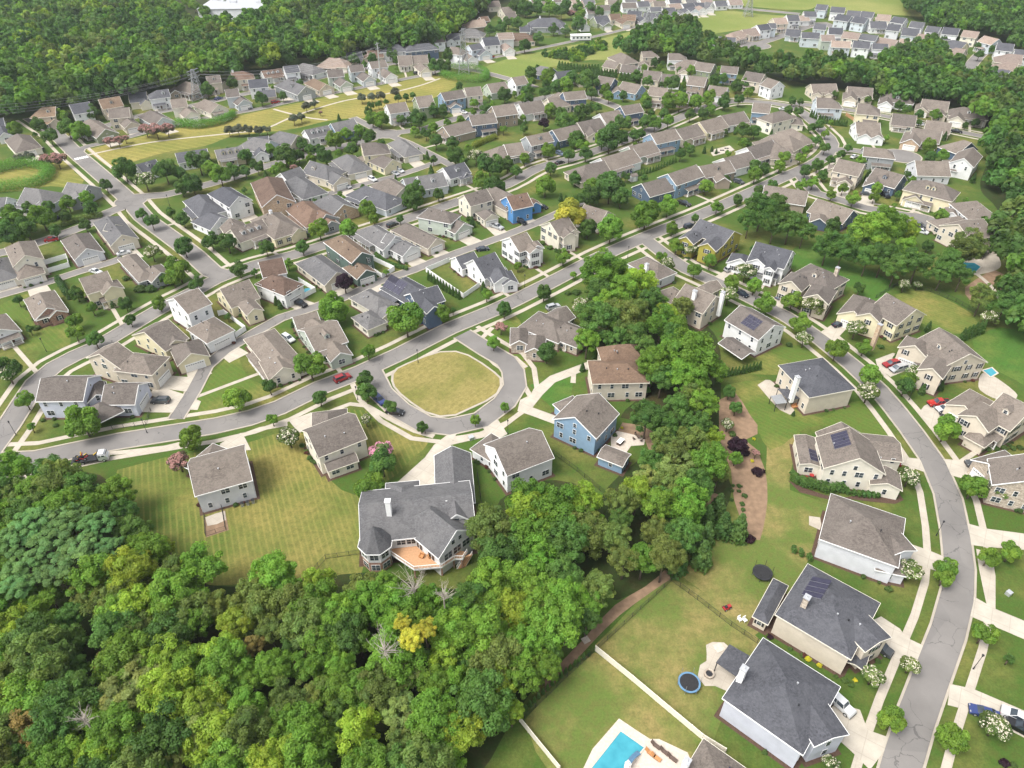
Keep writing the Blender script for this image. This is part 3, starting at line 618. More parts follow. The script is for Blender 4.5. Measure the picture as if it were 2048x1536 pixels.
def parse_houses(txt):
    seed = 0; row = None
    for ln in txt.strip().split('\n'):
        ln = ln.strip()
        if not ln or ln[0] == '#': continue
        seed += 1
        f = [s.strip() for s in ln.split(';')]
        t, wall, roof, st, row, bs = f[:6]; opts = f[6] if len(f) > 6 else ''; label = f[7] if len(f) > 7 else ''
        blocks = []
        for i, bt in enumerate(bs.split('|')):
            if not bt.strip(): continue
            k = bt.split(); rect = k[0] == 'R'
            if rect: cor = list(map(float, k[1:7])); k = [0, 0, 0, 0, 12] + k[7:]
            x1, y1, x2, y2, w = map(float, k[:5]); ends = k[5]; flags = ' '.join(k[6:])
            if not rect: w = w*.86 if ends == 'hh' else (w-1.1 if w > 6 else w-.4)
            pitch = .62; ze = {'1': 3.0, '1.5': 3.7, '2': 5.9, '2.5': 7.0}[st] if i == 0 else ({'1': 3.0, '1.5': 3.2, '2': 3.2, '2.5': 4}[st])
            for fl in k[6:]:
                if fl[0] == 'p': pitch = float(fl[1:])
                if fl[0] == 'z': ze = float(fl[1:])
            if rect:
                A_, B_, C_ = [TP(t, cor[i], cor[i+1], ze-.25).to_2d() for i in (0, 2, 4)]; ax = (B_-A_).normalized(); pn = Vector((-ax.y, ax.x)); wv = (C_-B_).dot(pn); w = abs(wv)-.84; L = (B_-A_).length-.84
                if ends == 'hh' and L < w:
                    A_, B_, C_ = B_, C_, A_+(C_-B_); ax = (B_-A_).normalized(); pn = Vector((-ax.y, ax.x)); wv = (C_-B_).dot(pn); w = abs(wv)-.84; L = (B_-A_).length-.84
                m0 = A_+ax*.42+pn*wv/2; m1 = m0+ax*L; hw = w/2; r0 = m0+ax*(hw if ends[0] == 'h' else 0); r1 = m1-ax*(hw if ends[1] == 'h' else 0)
                if (r1-r0).dot(ax) < .3: mid = (r0+r1)/2; r0 = mid-ax*.3; r1 = mid+ax*.3
                blocks.append(Block(r0, r1, w, ends, ze, pitch, flags)); continue
            zr = ze+pitch*w/2; r0 = TP(t, x1, y1, zr).to_2d(); r1 = TP(t, x2, y2, zr).to_2d()
            if 'h' in ends and (r1-r0).length > 1:
                ax = (r1-r0).normalized(); k_ = (.3 if ends == 'hh' else .5)*w/2; k_ = min(k_, (r1-r0).length*.32)
                if ends[0] == 'h': r0 = r0+ax*k_
                if ends[1] == 'h': r1 = r1-ax*k_
            L = (r1-r0).length
            if L > 24: r1 = r0+(r1-r0)*24/L if ends != 'gg' else r1
            if L < 3 and ends in ('gg', 'hg', 'gh'): r1 = r0+((r1-r0).normalized() if L > .3 else Vector((.5, -.87)))*6
            blocks.append(Block(r0, r1, w, ends, ze, pitch, flags))
        px = proj((blocks[0].r0.x, blocks[0].r0.y, 0))
        h = dict(seed=seed, wall=wall, roof=roof, st=st, row=row, blocks=blocks, opts=opts, label=label, x=px[0], y=px[1], near=px[1] > 420)
        for o in opts.split():
            if o == 'Cx': q_ = blocks[0]; h.setdefault('chim', []).append(proj((*(q_.r0+q_.a*.8), q_.zr+.9)))
            elif o[0] == 'C':
                a = o[1:].split(','); h.setdefault('chim', []).append(T(t, float(a[0]), float(a[1]))); h['chm'] = a[2] if len(a) > 2 else 'w'
            if o[0] == 'S':
                a = o[1:].split(','); h.setdefault('solar', []).append((int(a[0]), int(a[1]), *map(float, a[2:6]), int(a[6]), int(a[7])))
            if o == 'N': h['nodrive'] = True
        HOUSES.append(h)
ROWN = {'fn': 'the row against the north wood', 'al': 'the row facing the park', 'sp': 'the row below the park',
 'ea': 'the row beside the park\'s east end', 'r5': 'the row under the leafy street', 'r6': 'the middle lane row', 'ce': 'the upper centre block',
 'c2': 'the middle centre block', 'c3': 'the lower centre block', 'nr': 'the farthest row by the meadow', 'nu': 'the new top-right estate', 'ne': 'the row under the right-hand wood',
 'n2': 'the upper right loop block', 'rr': 'the right-hand cul-de-sac group', 'sw': 'the left block by the west lane', 'mm': 'the block above the main street'}
def label_houses():
    rows = {}
    for h in HOUSES:
        if not h['label']: rows.setdefault(h['row'], []).append(h)
    for r, hs_ in rows.items():
        hs_.sort(key=lambda h: h['x'])
        for i, h in enumerate(hs_):
            h['label'] = f"{WALLS[h['wall']][0]} {ROOFS[h['roof']][0]}-roofed house, {ORD(i+1)} from left in {ROWN[r]}"; h['group'] = 'houses in '+ROWN[r]
HOUSE_TXT = '''
# tile; wall; roof; storeys; row; blocks; options; label
A;b;m;2;fn;290 862 440 852 11 hg|400 880 430 955 5 hg;P d1
A;w;d;2;fn;556 836 706 812 12 gg|680 850 700 900 5 hg
A;b;m;2;fn;790 795 950 770 12 gg|880 860 900 900 5 hg;d1
A;c;d;1.5;fn;1028 745 1165 732 12 gg|1130 755 1165 800 7 hg;
A;w;d;2;fn;1215 728 1340 712 10 hg|1240 740 1262 780 5 hg;P d1
A;ta;t;1.5;fn;1470 648 1560 668 13 hh|1400 690 1400 720 6 hg;P
A;b;t;2;fn;1650 610 1755 600 10 gg|1720 640 1790 650 7 hg;P d1
A;c;b;2;fn;1850 578 1980 565 11 gh|1950 600 1975 620 5 hg;P Cx
A;w;d;2;fn;1985 640 2130 628 11 gg;
B;w;b;1.5;fn;45 568 195 545 10 gg;P d3
B;w;d;2;fn;220 530 330 518 10 gg|240 540 262 575 5 hg;P
B;w;g;1;fn;360 500 470 525 13 hh|470 530 500 545 7 hg;P
B;c;n;1;fn;560 460 690 465 14 hh;P
B;b;d;1.5;fn;720 420 840 410 11 gg;P
B;b;b;1.5;fn;890 405 1010 398 11 gg|900 420 900 445 7 hg
B;w;d;2;fn;1025 358 1150 352 12 hh|1110 370 1140 400 6 hg;
B;db;d;2;fn;1225 358 1400 342 11 hh;P
B;w;t;2;fn;1420 298 1500 292 9 gg|1450 300 1470 345 7 hg
B;w;d;1.5;fn;1530 270 1620 265 11 gg|1550 280 1560 310 7 hg
B;c;g;1.5;fn;1660 230 1780 235 13 hh;P
B;ta;n;1.5;fn;1700 165 1820 152 13 hg;
B;br;o;2;fn;1790 135 1850 128 9 gg
A;c;t;1;al;130 1062 190 1125 12 hh G1;
A;w;d;1.5;al;-80 955 20 942 11 gg|0 1000 30 1060 7 hg
A;so;t;1;al;700 942 842 1030 11 hg G1;P
A;b;t;2;al;868 872 1028 858 11 gg|985 920 1050 975 8 hg G1;
A;lb;t;1;al;1185 872 1300 935 11 hg G1;
A;c;t;2;al;1362 797 1480 783 10.5 gg|1450 830 1530 890 8.5 hg G1;
A;c;t;1;al;1620 785 1745 838 11 hg G1;E
A;lb;t;2;al;1800 716 1900 706 10 gg|1870 740 1950 795 8.5 hg G1;
B;b;d;1;al;20 726 150 716 9 gg G1;
B;gy;g;1.5;al;230 625 395 690 12 hg G1;d1
B;b;m;1;al;450 620 560 672 10 hg G1;
B;s;t;2;al;568 562 690 552 10 gg|640 600 720 650 8.5 hg G1;
B;lb;t;2;al;742 525 850 514 9.5 gg|830 560 905 610 8.5 hg G1;
B;w;t;2;al;905 495 1030 480 10 gg|1010 540 1080 585 8.5 hg G1;
B;c;t;1.5;al;1135 445 1240 440 14 gg;P
B;c;t;1.5;al;1245 445 1365 438 12 gg|1310 500 1360 540 8 hg G1
B;w;t;2;al;1560 372 1640 380 11 gh|1650 400 1730 450 9 hg G1;
B;lb;d;2;al;1700 360 1790 345 9 gg|1760 360 1840 400 10 hg G1;
B;w;d;2;al;1810 302 1930 292 13 gg;
B;w;n;2;al;1930 265 2048 258 11 gg|1990 340 2030 380 8 hg G1
A;w;d;1.5;sp;1095 1315 1240 1275 9 gg;d1
A;w;d;1.5;sp;1405 1225 1650 1188 10 gg;
A;y;g;1.5;sp;1720 1200 1935 1168 10 gg;d3 P
A;lb;g;1.5;sp;1985 1090 2160 1120 13 hg;
B;b;g;1.5;sp;150 1040 330 1080 13 hg;P
B;w;g;1.5;sp;390 1040 572 1002 10 gg;d3 P
B;bl;g;1.5;sp;600 988 780 950 12 gg|700 960 745 1010 6 hg;
B;w;d;1.5;sp;-60 1100 95 1088 11 gg|10 1150 40 1210 6 hg;P
B;w;t;2;ea;1045 835 1190 815 11 gg|1130 850 1155 900 5 hg|1200 880 1240 910 5 hg z3;P
B;so;t;2;ea;1275 775 1400 760 13 gg|1360 790 1390 850 7 hg;
B;bl;t;2;ea;1480 742 1645 716 10 gg|1560 780 1600 830 6 hg z3 G1;P
B;c;t;2;ea;1668 702 1790 690 11 gg;P
B;s;t;1.5;ea;1850 672 1990 652 12 gg
C;w;t;2;ea;0 620 95 605 11 gg|60 640 90 690 5 hg;P
C;db;g;1;ea;200 520 325 545 12 hg|
C;w;d;1;ea;345 575 470 562 11 gg;P
C;b;t;1;ea;520 592 610 586 11 gg
C;db;t;2;ea;700 605 820 625 10 gg|;P
C;bl;t;1.5;ea;890 650 1035 680 12 gg|850 680 850 720 6 hg
B;db;t;2;ce;1705 925 1900 902 11 gg;P
B;ta;t;1.5;ce;1500 1012 1700 962 12 gg;E
B;ta;t;2;ce;1890 850 2060 828 12 gg;
B;gy;t;1;ce;1900 1180 2110 1140 13 hg
C;b;t;2;ce;1110 690 1245 706 11 gg|1130 700 1140 745 5 hg;P
C;b;t;1.5;ce;1060 560 1195 575 12 gg
C;w;t;1.5;ce;1205 590 1350 600 11 gg
C;ta;t;2;ce;1425 605 1560 620 12 gg;P
C;so;t;1.5;ce;885 515 1010 527 11 gg
C;b;t;2;ce;860 415 930 445 13 hh|760 480 860 500 10 gg
C;b;t;2;ce;1040 410 1140 408 9 gh|1110 420 1125 455 6 hg|1060 480 1060 500 7 hg z3 G1
C;w;t;2;ce;1255 425 1370 428 10 gh|1310 440 1330 470 6 hg;P
C;b;t;1.5;ce;1370 478 1490 482 13 hh|1380 530 1380 560 7 hg G1
C;so;t;1.5;ce;1480 492 1620 512 12 gg|
C;bl;t;2;ce;1680 525 1810 535 10 gg;P
C;b;t;2;ce;1880 570 2020 592 12 gg|1900 600 1910 640 5 hg;P
C;w;t;1.5;ce;1585 682 1725 700 12 gg
C;ta;t;1;ce;1285 735 1425 748 12 gg
C;db;t;2;ce;410 738 575 724 10 gg|350 735 410 745 11 hh;P
C;b;t;1.5;ce;285 788 400 770 12 gh
C;w;t;1.5;ce;55 830 230 800 13 gg;V
C;db;t;2;c2;870 850 1015 826 10 gg|960 850 1000 900 6 hg;P
C;w;t;1.5;c2;705 908 850 878 12 gg
C;b;t;1;c2;525 980 700 942 12 gg|620 1000 660 1060 6 hg
C;db;t;1.5;c2;325 1040 520 995 12 gg
C;gy;t;2;c2;115 1092 290 1055 10 gg;d1 P
C;gy;t;1.5;c2;-60 1155 70 1138 12 gg|60 1190 140 1215 7 gg z3;
C;w;t;1.5;c2;710 1265 965 1190 13 gg|;V
C;s;t;1.5;c2;935 1172 1120 1122 12 gg|;V
C;bl;t;2;c2;1110 1070 1300 1030 11 gg;P
C;b;t;1.5;c2;1312 1035 1480 990 12 gg;V
C;y;t;1.5;c2;1500 975 1670 930 12.5 gg;V
C;w;t;1.5;c2;1670 925 1850 890 12 gg;V
C;b;t;1;c2;540 1330 735 1285 13.5 hg
C;bl;t;2;c3;1250 1390 1470 1318 11 gg|1480 1360 1540 1440 7 hg;P
C;ta;t;1.5;c3;1500 1330 1735 1282 11 gg|1660 1370 1700 1420 6 hg;d1
C;w;t;1.5;c3;1695 1265 1900 1212 12 gg
C;w;t;1.5;c3;1880 1180 2080 1120 12 gg;P
C;db;t;1.5;c3;1040 1468 1270 1408 12 gg|
C;bl;t;2;c3;1935 820 2070 832 11 gg;P
D;c;t;2;c3;25 905 130 880 11 hh|150 920 240 925 10 gh;
D;b;t;1.5;c3;60 1055 200 1090 15 hh|180 1020 290 1080 11 hh
D;b;t;1;c3;10 1095 110 1180 13 hh|150 1170 200 1230 7 hg;
D;w;t;2;c3;0 622 90 652 11 gg
D;b;t;1.5;ne;345 672 540 668 11 gg|400 690 400 740 5 hg|480 700 490 745 4 hg;
D;b;t;1.5;ne;642 690 838 704 11 gg|670 720 665 770 8 hg G1|790 730 800 760 6 hg;P N
D;w;t;1.5;ne;975 738 1120 755 12 hh|960 770 950 810 8 hg G1;N d1
D;b;t;1.5;ne;1240 790 1450 814 12 gg|1250 810 1240 860 7 hg G1|1380 860 1385 900 6 hg;N
D;c;t;1.5;ne;1530 852 1710 875 12 hh|1530 880 1520 930 8 hg G1;N d1 P
D;lb;t;2;n2;390 780 548 786 12 gh;V
D;y;t;2;n2;725 825 860 838 12 gh;P
D;c;t;1;n2;1005 905 1188 925 13 gg;V
D;w;t;1.5;n2;705 975 892 982 12.5 gg|785 1030 785 1070 6 hg|870 1050 885 1080 6 hg;P
D;b;t;1;n2;1275 960 1470 985 12.5 gg
D;tb;t;1;n2;1160 1022 1390 1052 13 gg|1180 1040 1150 1110 9 hg G1;P N
D;db;t;1.5;n2;1540 1110 1625 1140 14 hg;
D;gy;t;2;n2;770 1175 980 1195 9 gh|;P
D;g;t;1.5;n2;1180 1285 1440 1292 13.5 gg
D;w;t;2;n2;1640 1180 1570 1265 10 gg|1480 1270 1460 1300 8 hh z3
D;b;t;2;rr;570 1270 770 1312 12 gg|540 1310 530 1340 5 hg|640 1390 620 1440 6.5 hg z3.2 G1;P
D;db;t;1.5;rr;865 1340 1085 1400 13 gg|880 1400 850 1460 8 hg G1;d1
H;ta;t;1.5;rr;-20 -55 320 -5 12 gg;
H;db;t;1;rr;400 52 680 145 12.5 gg|420 160 415 210 6 hg;V;slate blue single-storey house with taupe gable roof above the dense tree clump
H;y;t;2;rr;1230 -105 1440 -55 13 hh|1200 -20 1180 30 8 hg z3 G1;P d2 N;cream two-storey house with balcony porch at the right-hand cul-de-sac
H;w;t;2;rr;1650 55 1740 125 13 hh|1510 110 1480 160 8 hg;;tall white house with taupe hip roof at the right edge wood
H;b;t;2;rr;1530 258 1720 215 14 gg p.5|1440 205 1560 190 11 hh;N;beige house with wide front gable above the terraced pool garden
# ---- top meadow far row
C;gy;d;1.5;nr;190 142 370 142 18 hh|130 190 130 215 7 hg|400 185 405 215 7 hg;Cx;grey clubhouse with two white chimneys and broad charcoal hip roof
C;b;o;1;nr;-60 262 130 262 15 hh
C;w;d;1;nr;65 215 145 215 9 gg
C;w;t;1.5;nr;500 140 590 138 11 gg|560 170 590 190 8 hg
C;so;d;1.5;nr;655 132 760 122 12 gg|720 150 770 180 8 hg G1
C;b;o;1.5;nr;780 112 860 108 11 gg|860 135 920 165 8 hg G1
C;b;o;1.5;nr;885 115 990 118 11 gg
C;w;d;1;nr;930 85 1040 92 9 gg|1020 120 1060 150 8 hg G1
C;w;d;1;nr;1060 98 1150 104 10 gg|1120 110 1150 135 8 hg G1
C;w;d;1;nr;1100 58 1190 54 9 gg
C;w;d;1;nr;1205 62 1300 60 10 gg|1190 95 1225 120 8 hg G1
C;c;n;1;nr;1250 35 1340 25 10 gg
C;w;d;1;nr;1290 70 1320 95 9 hg G1
C;w;d;1;nr;1360 30 1450 22 10 gg|1380 60 1410 85 8 hg G1
C;lb;d;1;nr;1450 20 1540 22 10 gg|1440 45 1470 70 8 hg G1
C;w;g;1;nr;1550 15 1600 22 9 gg|1560 30 1590 50 8 hg G1
C;w;t;1.5;nr;880 22 990 20 11 gg
C;w;t;1.5;nr;680 42 780 40 11 gg
C;w;d;1.5;nr;1000 12 1090 8 11 gg
C;b;t;1.5;nr;1130 8 1220 6 11 gg
C;w;t;1.5;nr;240 10 330 8 12 gg
C;b;t;1.5;nr;60 15 150 10 12 gg
C;w;d;1;nr;1620 5 1710 2 12 gg
C;w;n;1;nr;1730 -5 1830 -10 12 gg
C;c;n;1.5;nr;400 -20 500 -22 12 gg
C;w;g;1.5;nr;550 -15 650 -20 12 gg
C;b;t;1.5;nr;-60 110 20 100 12 gg
C;w;t;1.5;nr;330 -30 420 -32 12 gg
C;b;n;1.5;nr;480 10 560 5 12 gg
C;c;t;1.5;nr;760 -15 850 -18 12 gg
C;w;g;1.5;nr;900 -30 990 -32 12 gg
C;w;n;1.5;nr;1050 -25 1140 -28 12 gg
C;w;d;1.5;nr;1250 -20 1340 -24 12 gg
C;c;g;1.5;nr;1380 -22 1460 -26 12 gg
C;w;n;1;nr;1500 -18 1590 -22 12 gg
C;w;d;1;nr;1090 130 1130 155 9 hg G1
C;w;d;1;nr;1260 90 1300 115 9 hg G1
C;w;g;1;nr;1340 75 1370 100 9 hg G1
C;w;n;1;nr;1490 40 1530 62 9 hg G1
C;c;t;1.5;nr;-90 60 0 50 12 gg
C;w;t;1.5;nr;150 -20 240 -24 12 gg
C;g;t;1.5;nr;590 60 670 55 12 gg
B;w;t;1.5;nr;1700 20 1780 15 12 gg
B;c;t;1.5;nr;1850 10 1940 5 12 gg
C;w;d;2;nu;1660 292 1790 302 12 gg|1620 320 1620 350 7 hg
C;b;n;1.5;nu;1750 262 1830 240 12 hh|1790 270 1800 290 6 hg;P
C;b;n;1.5;nu;1840 238 1950 222 11 gg|1880 250 1885 275 5 hg;P
C;w;d;2;nu;1960 200 2048 190 10 gg
D;lb;d;2;nu;0 185 60 185 9 gg
D;b;n;2;nu;40 145 140 140 11 gg|100 155 110 180 5 hg;P
D;w;d;2;nu;150 120 240 118 11 gg|200 130 215 155 5 hg;P
D;w;n;1.5;nu;240 125 320 122 10 gg
D;w;d;2;nu;290 90 385 92 10 gg|340 95 350 115 5 hg;P
D;lb;d;2;nu;395 32 480 40 11 gg|430 40 435 65 6 hg
D;w;d;2;nu;510 52 620 60 11 gg|560 65 560 85 5 hg;P
D;w;d;2;nu;640 82 745 90 11 gg|680 95 680 115 6 hg
D;w;d;2;nu;755 88 850 98 11 gg|790 100 792 122 6 hg
D;c;n;2;nu;880 112 985 120 11 gg|900 122 900 145 6 hg
D;w;d;2;nu;1010 130 1110 145 11 gg|1060 145 1060 170 6 hg
D;w;d;2;nu;1150 168 1255 180 11 gg|1190 180 1188 205 6 hg
D;w;d;2;nu;1280 205 1385 218 11 gg|1310 225 1310 245 5 hg;P
D;w;d;2;nu;1410 215 1535 228 12 gg|1430 225 1430 250 6 hg|1490 235 1490 260 6 hg;P
D;c;n;2;nu;1570 240 1690 255 11 gg|1630 270 1630 300 5 hg
D;lb;n;2;nu;1735 285 1845 312 11 gg|1755 295 1750 325 6 hg;P
D;w;d;2;nu;1840 340 1970 352 12 gg|1900 355 1895 390 6 hg
D;w;d;2;nu;1980 392 2090 402 11 gg
D;lb;d;2;nu;560 112 670 128 11 gg
D;lb;d;2;nu;695 130 800 145 11 gg
D;w;d;1.5;nu;815 170 945 172 12 gg;V
D;g;d;2;nu;965 190 1065 200 11 gg
D;lb;d;1.5;nu;1080 220 1215 230 13 gg
D;b;n;1;nu;1205 270 1350 278 13 gg
D;w;n;1;nu;1060 308 1140 315 12 gg
D;y;d;1.5;nu;1440 312 1590 340 13 hg
D;b;n;1;nu;1470 375 1580 395 12 hg
D;lb;d;2;nu;375 188 470 195 10 gg|395 200 395 225 5 hg
D;w;d;2;nu;490 220 600 225 11 gg|530 235 535 260 6 hg;P
D;c;n;2;nu;610 250 740 265 11 gg|645 265 645 290 6 hg
D;lb;d;2;nu;755 268 880 285 10 gg|790 280 790 305 6 hg
D;b;n;1.5;nu;900 298 1040 322 12 gg
D;lb;d;1.5;nu;150 232 265 240 11 gg;V
D;lb;d;2;nu;275 255 415 262 10 gg
D;s;n;2;nu;425 278 530 280 10 gg
D;lb;n;2;nu;510 325 660 332 10 gg;V
D;w;d;2;nu;690 325 820 335 11 gg
D;w;d;2;nu;840 345 960 352 9 gg|850 360 850 380 8 hg;V
D;b;n;1.5;nu;1880 425 2040 440 14 hg
D;b;n;1.5;nu;1870 490 2000 505 14 hg
D;gy;d;1.5;nu;1830 545 1940 565 13 hg
# ---- middle-left
B;y;t;2;r6;845 1148 1000 1132 12 gh|990 1230 1090 1275 10 hg s1;E
B;c;g;1;r6;R 1045 1150 1185 1262 1355 1240 hh G1;P
B;c;g;1;r6;R 600 1285 740 1400 955 1370 hh G1;P
B;b;g;1.5;r6;435 1285 600 1330 12 gh|590 1360 680 1410 9 hg G1;d1
B;w;g;1;r6;200 1385 345 1335 10 gg|310 1400 430 1480 12 hh
B;w;d;1.5;r6;1500 1342 1660 1298 11 gg|1600 1360 1680 1380 5 hg;d1 P
B;lb;g;1.5;r6;1295 1412 1490 1378 12 gg|1180 1430 1290 1410 9 gg|1440 1400 1490 1440 6 hg;d1
B;c;t;1;r6;1030 1410 1180 1500 12 hg
F;lb;d;1;r6;850 -60 1060 15 13 hh|1040 10 1105 50 6 hg|860 -20 885 30 6 hg;P;pale blue house with charcoal roof behind the small street-corner trees
F;tb;b;2;r6;80 -145 165 20 13 hg|170 0 225 20 7 hg G1;;tan brick house with brown hip roof and front gable on the back lane
E;lb;g;1.5;sp;205 -36 360 -18 14 gh|280 30 315 70 7 hg;P
E;gy;g;1.5;sp;545 -78 700 -58 12 gg|600 -20 625 30 8 hg;P
E;w;g;1;sp;-70 45 50 42 11 gg
E;w;d;1;mm;R 1460 75 1590 210 1835 170 hh|1640 150 1760 200 11 hg G1;P;white single-storey house with broad charcoal hip roof at the side street corner
E;w;d;2;mm;1760 -55 1910 35 10 hg|1880 20 1925 60 9 hg G1;;white two-storey house with charcoal roof and side garage near street junction
E;c;t;1.5;mm;1850 300 2090 218 11 gg|1840 210 1880 260 9 gh;d3 P;cream cottage with three white dormers and long taupe roof by the side street
F;y;t;1.5;mm;95 150 210 235 13 hh|240 240 335 290 7 hg;P s Cx;pale yellow house with white chimney wall and dark taupe hip roof
F;gy;b;1;mm;360 60 470 150 13 hh|480 130 560 175 11 hg|540 190 600 230 7 hg;P;grey low house with dark brown many-gabled roof beside a bushy tree
F;tb;g;1;mm;560 5 700 95 13 hg|650 90 720 120 7 hg;P;tan brick single-storey house with long grey roof and white front porch
F;gr;m;2;mm;645 335 845 480 9 hg|790 548 880 620 8 hg G1|745 440 785 475 5 hg z5.9;s;dark green two-storey house with tan roof and walled side garden
F;w;g;1.5;mm;905 252 1100 370 10 hg|1145 380 1240 430 8.6 hg G1|1050 330 1110 350 7 gg z5;P;bright white house with grey roofs and front-gable garage on the lane
F;b;t;1;mm;1170 240 1440 372 8.6 hg G1;;long low beige house with taupe roof and gable-end garage on lane
F;s;t;2;mm;1385 125 1540 155 9 hh|1540 190 1660 250 9 hg G1;;pale green two-storey house with gabled garage wing and clipped lawn
F;c;t;2;mm;1665 22 1840 -25 10 gg|1830 130 1885 175 6 hg G1;;cream tall house with screened porch and small gabled garage beside green lawn
F;b;t;1.5;mm;1870 -65 2100 55 12 hg G1;;beige taupe-roofed house with arched front gable garage beside black pickup
G;sb;b;2;mm;-40 38 115 5 11 gg|160 50 190 80 5 gg;;vivid blue two-storey house with dark brown roof at the lane end
F;w;b;2;mm;25 560 205 525 10.5 gg|110 655 240 705 9 hh G1 z5;;white two-storey house with dark brown roof and hip-roofed garage wing
F;b;g;1;mm;440 492 645 640 10.5 hg G1;;beige single-storey house with long grey roof beside the purple-leaved tree
F;w;d;1.5;mm;1742 540 1905 482 13 gg p.7|1600 520 1740 478 9 gg|1930 590 1960 640 7 hg z3.7|1990 620 2010 655 5 hg;P;white house with charcoal roof behind white picket-walled lawn
G;w;t;2;mm;-12 362 112 322 11.5 gg|130 395 190 450 4.5 hg z5.9|165 380 205 425 4.5 hg z5.9;P s;white two-storey house with taupe roof, double front gables facing main street
G;c;t;2;mm;305 240 442 196 11.5 gg|410 270 465 325 5 hg z5.9|450 260 495 300 4.5 hg z5.9;P s;pale cream two-storey house with twin gables right of its white twin
G;c;t;1;mm;585 100 760 150 13 gg;C585,170,b;low cream house with taupe roof and brick chimney behind street trees
F;db;d;2;mm;1130 675 1310 775 11 hg z4|1240 812 1445 748 10 gg z5.9|1330 830 1375 870 5 hg z5.9;P S0,-1,.0,.62,.08,.9,5,2 S0,-1,.0,.3,.08,.45,2,1;slate blue house with purple solar panels on its rear roof slope
F;c;g;1;mm;R 740 850 970 985 1110 880 hh|R 760 1005 890 1110 1050 1040 hh z3|1030 895 1075 950 6 hg z3;s;cream house with dark grey hip roof and octagonal corner porch
F;s;t;1.5;mm;395 1112 642 1032 14 gg p.5|300 1000 480 955 9 gg|430 1000 500 1045 8 hg|600 1180 640 1235 7 hg z3;P d1;sage green house with taupe roof and white dormer above the main street
F;c;t;1;mm;R -103 1180 150 1495 350 1320 hh p.5|150 1290 215 1400 9 hg;P;cream bungalow with dark taupe roof inside the curve of the lane
# ---- west block
E;c;t;2;sw;140 378 200 505 9.5 hg|185 540 215 595 8.5 hh G1;;cream two-storey house with taupe roof and hip-roofed garage, left edge
E;c;g;1;sw;-60 520 -10 620 10 hh G1;
E;g;t;1;sw;590 315 690 450 10 hg G1;;pale grey house with taupe roof and white fenced courtyard on the lane
E;b;g;1.5;sw;845 180 975 340 9.8 hg G1|860 250 920 260 5 gg z5;;beige house with pale grey roof and garage facing lane beside white car
E;gy;t;1;sw;R 940 540 1110 728 1260 665 hh|1200 575 1285 640 8 hg;;grey house with broad taupe hip roof opposite the green round tree
E;y;t;2;sw;640 690 850 632 11 gg|850 700 890 750 6 hg z5.6;P s;pale yellow two-storey house with double balcony porch and dark shutters
E;br;t;1;sw;R 185 862 290 1032 552 952 hh|330 850 375 925 9 hg|420 900 450 945 5 hg;s;red brick bungalow with taupe roof, stepping path and round green shrub
E;w;t;1;sw;-110 980 -10 1095 10 hg;E;white porch cottage at left edge by the yellowing lawn
E;w;t;2.5;sw;1398 850 1580 772 12.5 gg p.5|1630 1015 1700 1062 9.5 hh G1;;tall white house with dark taupe roof beside L-shaped white fence
E;y;t;1.5;sw;1765 775 1985 700 13 gg|1960 850 2000 895 5 hg z3.7;;pale yellow house with long taupe roof behind the tall white house
E;y;t;1.5;sw;1160 1118 1340 1022 15.5 gg p.5|1370 1120 1400 1180 5 hg z3.7|1480 1190 1500 1230 9 hg G1;;cream wide-gabled house with triangular dormer and double garage on curving lane
E;b;t;2;sw;800 1292 935 1205 13 gg p.5|1040 1302 1180 1318 9 hh G1 z5.6;;beige two-storey house with hip-roofed garage wing beside curved lane
I;lg;t;2;sw;335 -46 695 -50 11 gg|845 8 1100 6 9.5 gg G1 z4.2|740 -30 770 80 5 gg z4.4|780 150 800 170 8 hh z3 o;;lavender grey house with long taupe roofs beside the parked grey suv
# ---- centre bottom
I;g;t;2;x;1512 640 1948 524 13 gg|1660 560 1690 535 9 hh z3;;pale grey two-storey box house standing alone in the striped lawn
J;c;t;2;x;417 388 788 247 11.5 gg|575 300 575 205 9 gh|560 640 790 560 3 gg z2.9;;cream two-storey house with wide taupe roof beside white flowering shrub
J;w;t;2;x;1918 512 2278 380 12 gg|1860 470 1900 440 7 hh z3;;white two-storey house with taupe roof left of the blue house
K;bl;t;2;x;508 262 690 78 12.5 gg p.6|455 120 500 160 6 hg|725 520 790 545 4.5 gg z2.8 p.3;;blue two-storey house with taupe roof and curved paved patio
G;b;o;2;x;R 715 1240 725 1390 1090 1370 hh z6.0 p.85|R 620 1350 640 1540 1100 1530 hh z5.9 p.5|1040 1290 1060 1340 9 hh;N;beige house with large russet brown hip roof in the trees
G;st;t;1;x;R 45 1085 370 1215 560 1085 hh p.5|420 1050 500 1080 10 hg|345 965 430 915 8 hg|60 1080 60 1110 5 hg|200 1130 190 1190 5 hg;E N;stone craftsman bungalow with tan hipped roofs opposite the round green
G;g;t;1.5;x;R 920 575 1160 712 1310 640 hh;C1080,575,w;pale grey house with white chimney half hidden behind tall trees
G;b;t;2;x;1395 735 1625 832 12 gg|1270 760 1330 800 8 hh|1530 760 1560 745 5 hg z4;C1465,790,w C1690,800,w;beige two-storey house with two chimneys between trees and side street
G;w;t;2;x;1830 912 2095 1062 12 gg p.5|1720 1165 1900 1285 5.5 gg z3 p.35 o;S0,-1,.35,.75,.15,.8,6,3;white two-storey house with solar panels and covered back patio
G;ol;d;2;x;1508 215 1775 312 12.5 gg p.55|1475 300 1440 325 6 hg z5.9|1640 350 1610 375 7 hg z5.9;P s;two-storey house with olive yellow side wall and charcoal roof
G;w;d;2;x;1960 398 2240 470 13 gg|1860 480 1830 530 9 hg z3.4|2010 460 1985 500 6 hg z5.9|2110 530 2090 560 3.5 hg z6;P s;white two-storey house with charcoal roof and dormers beside white-blossomed tree
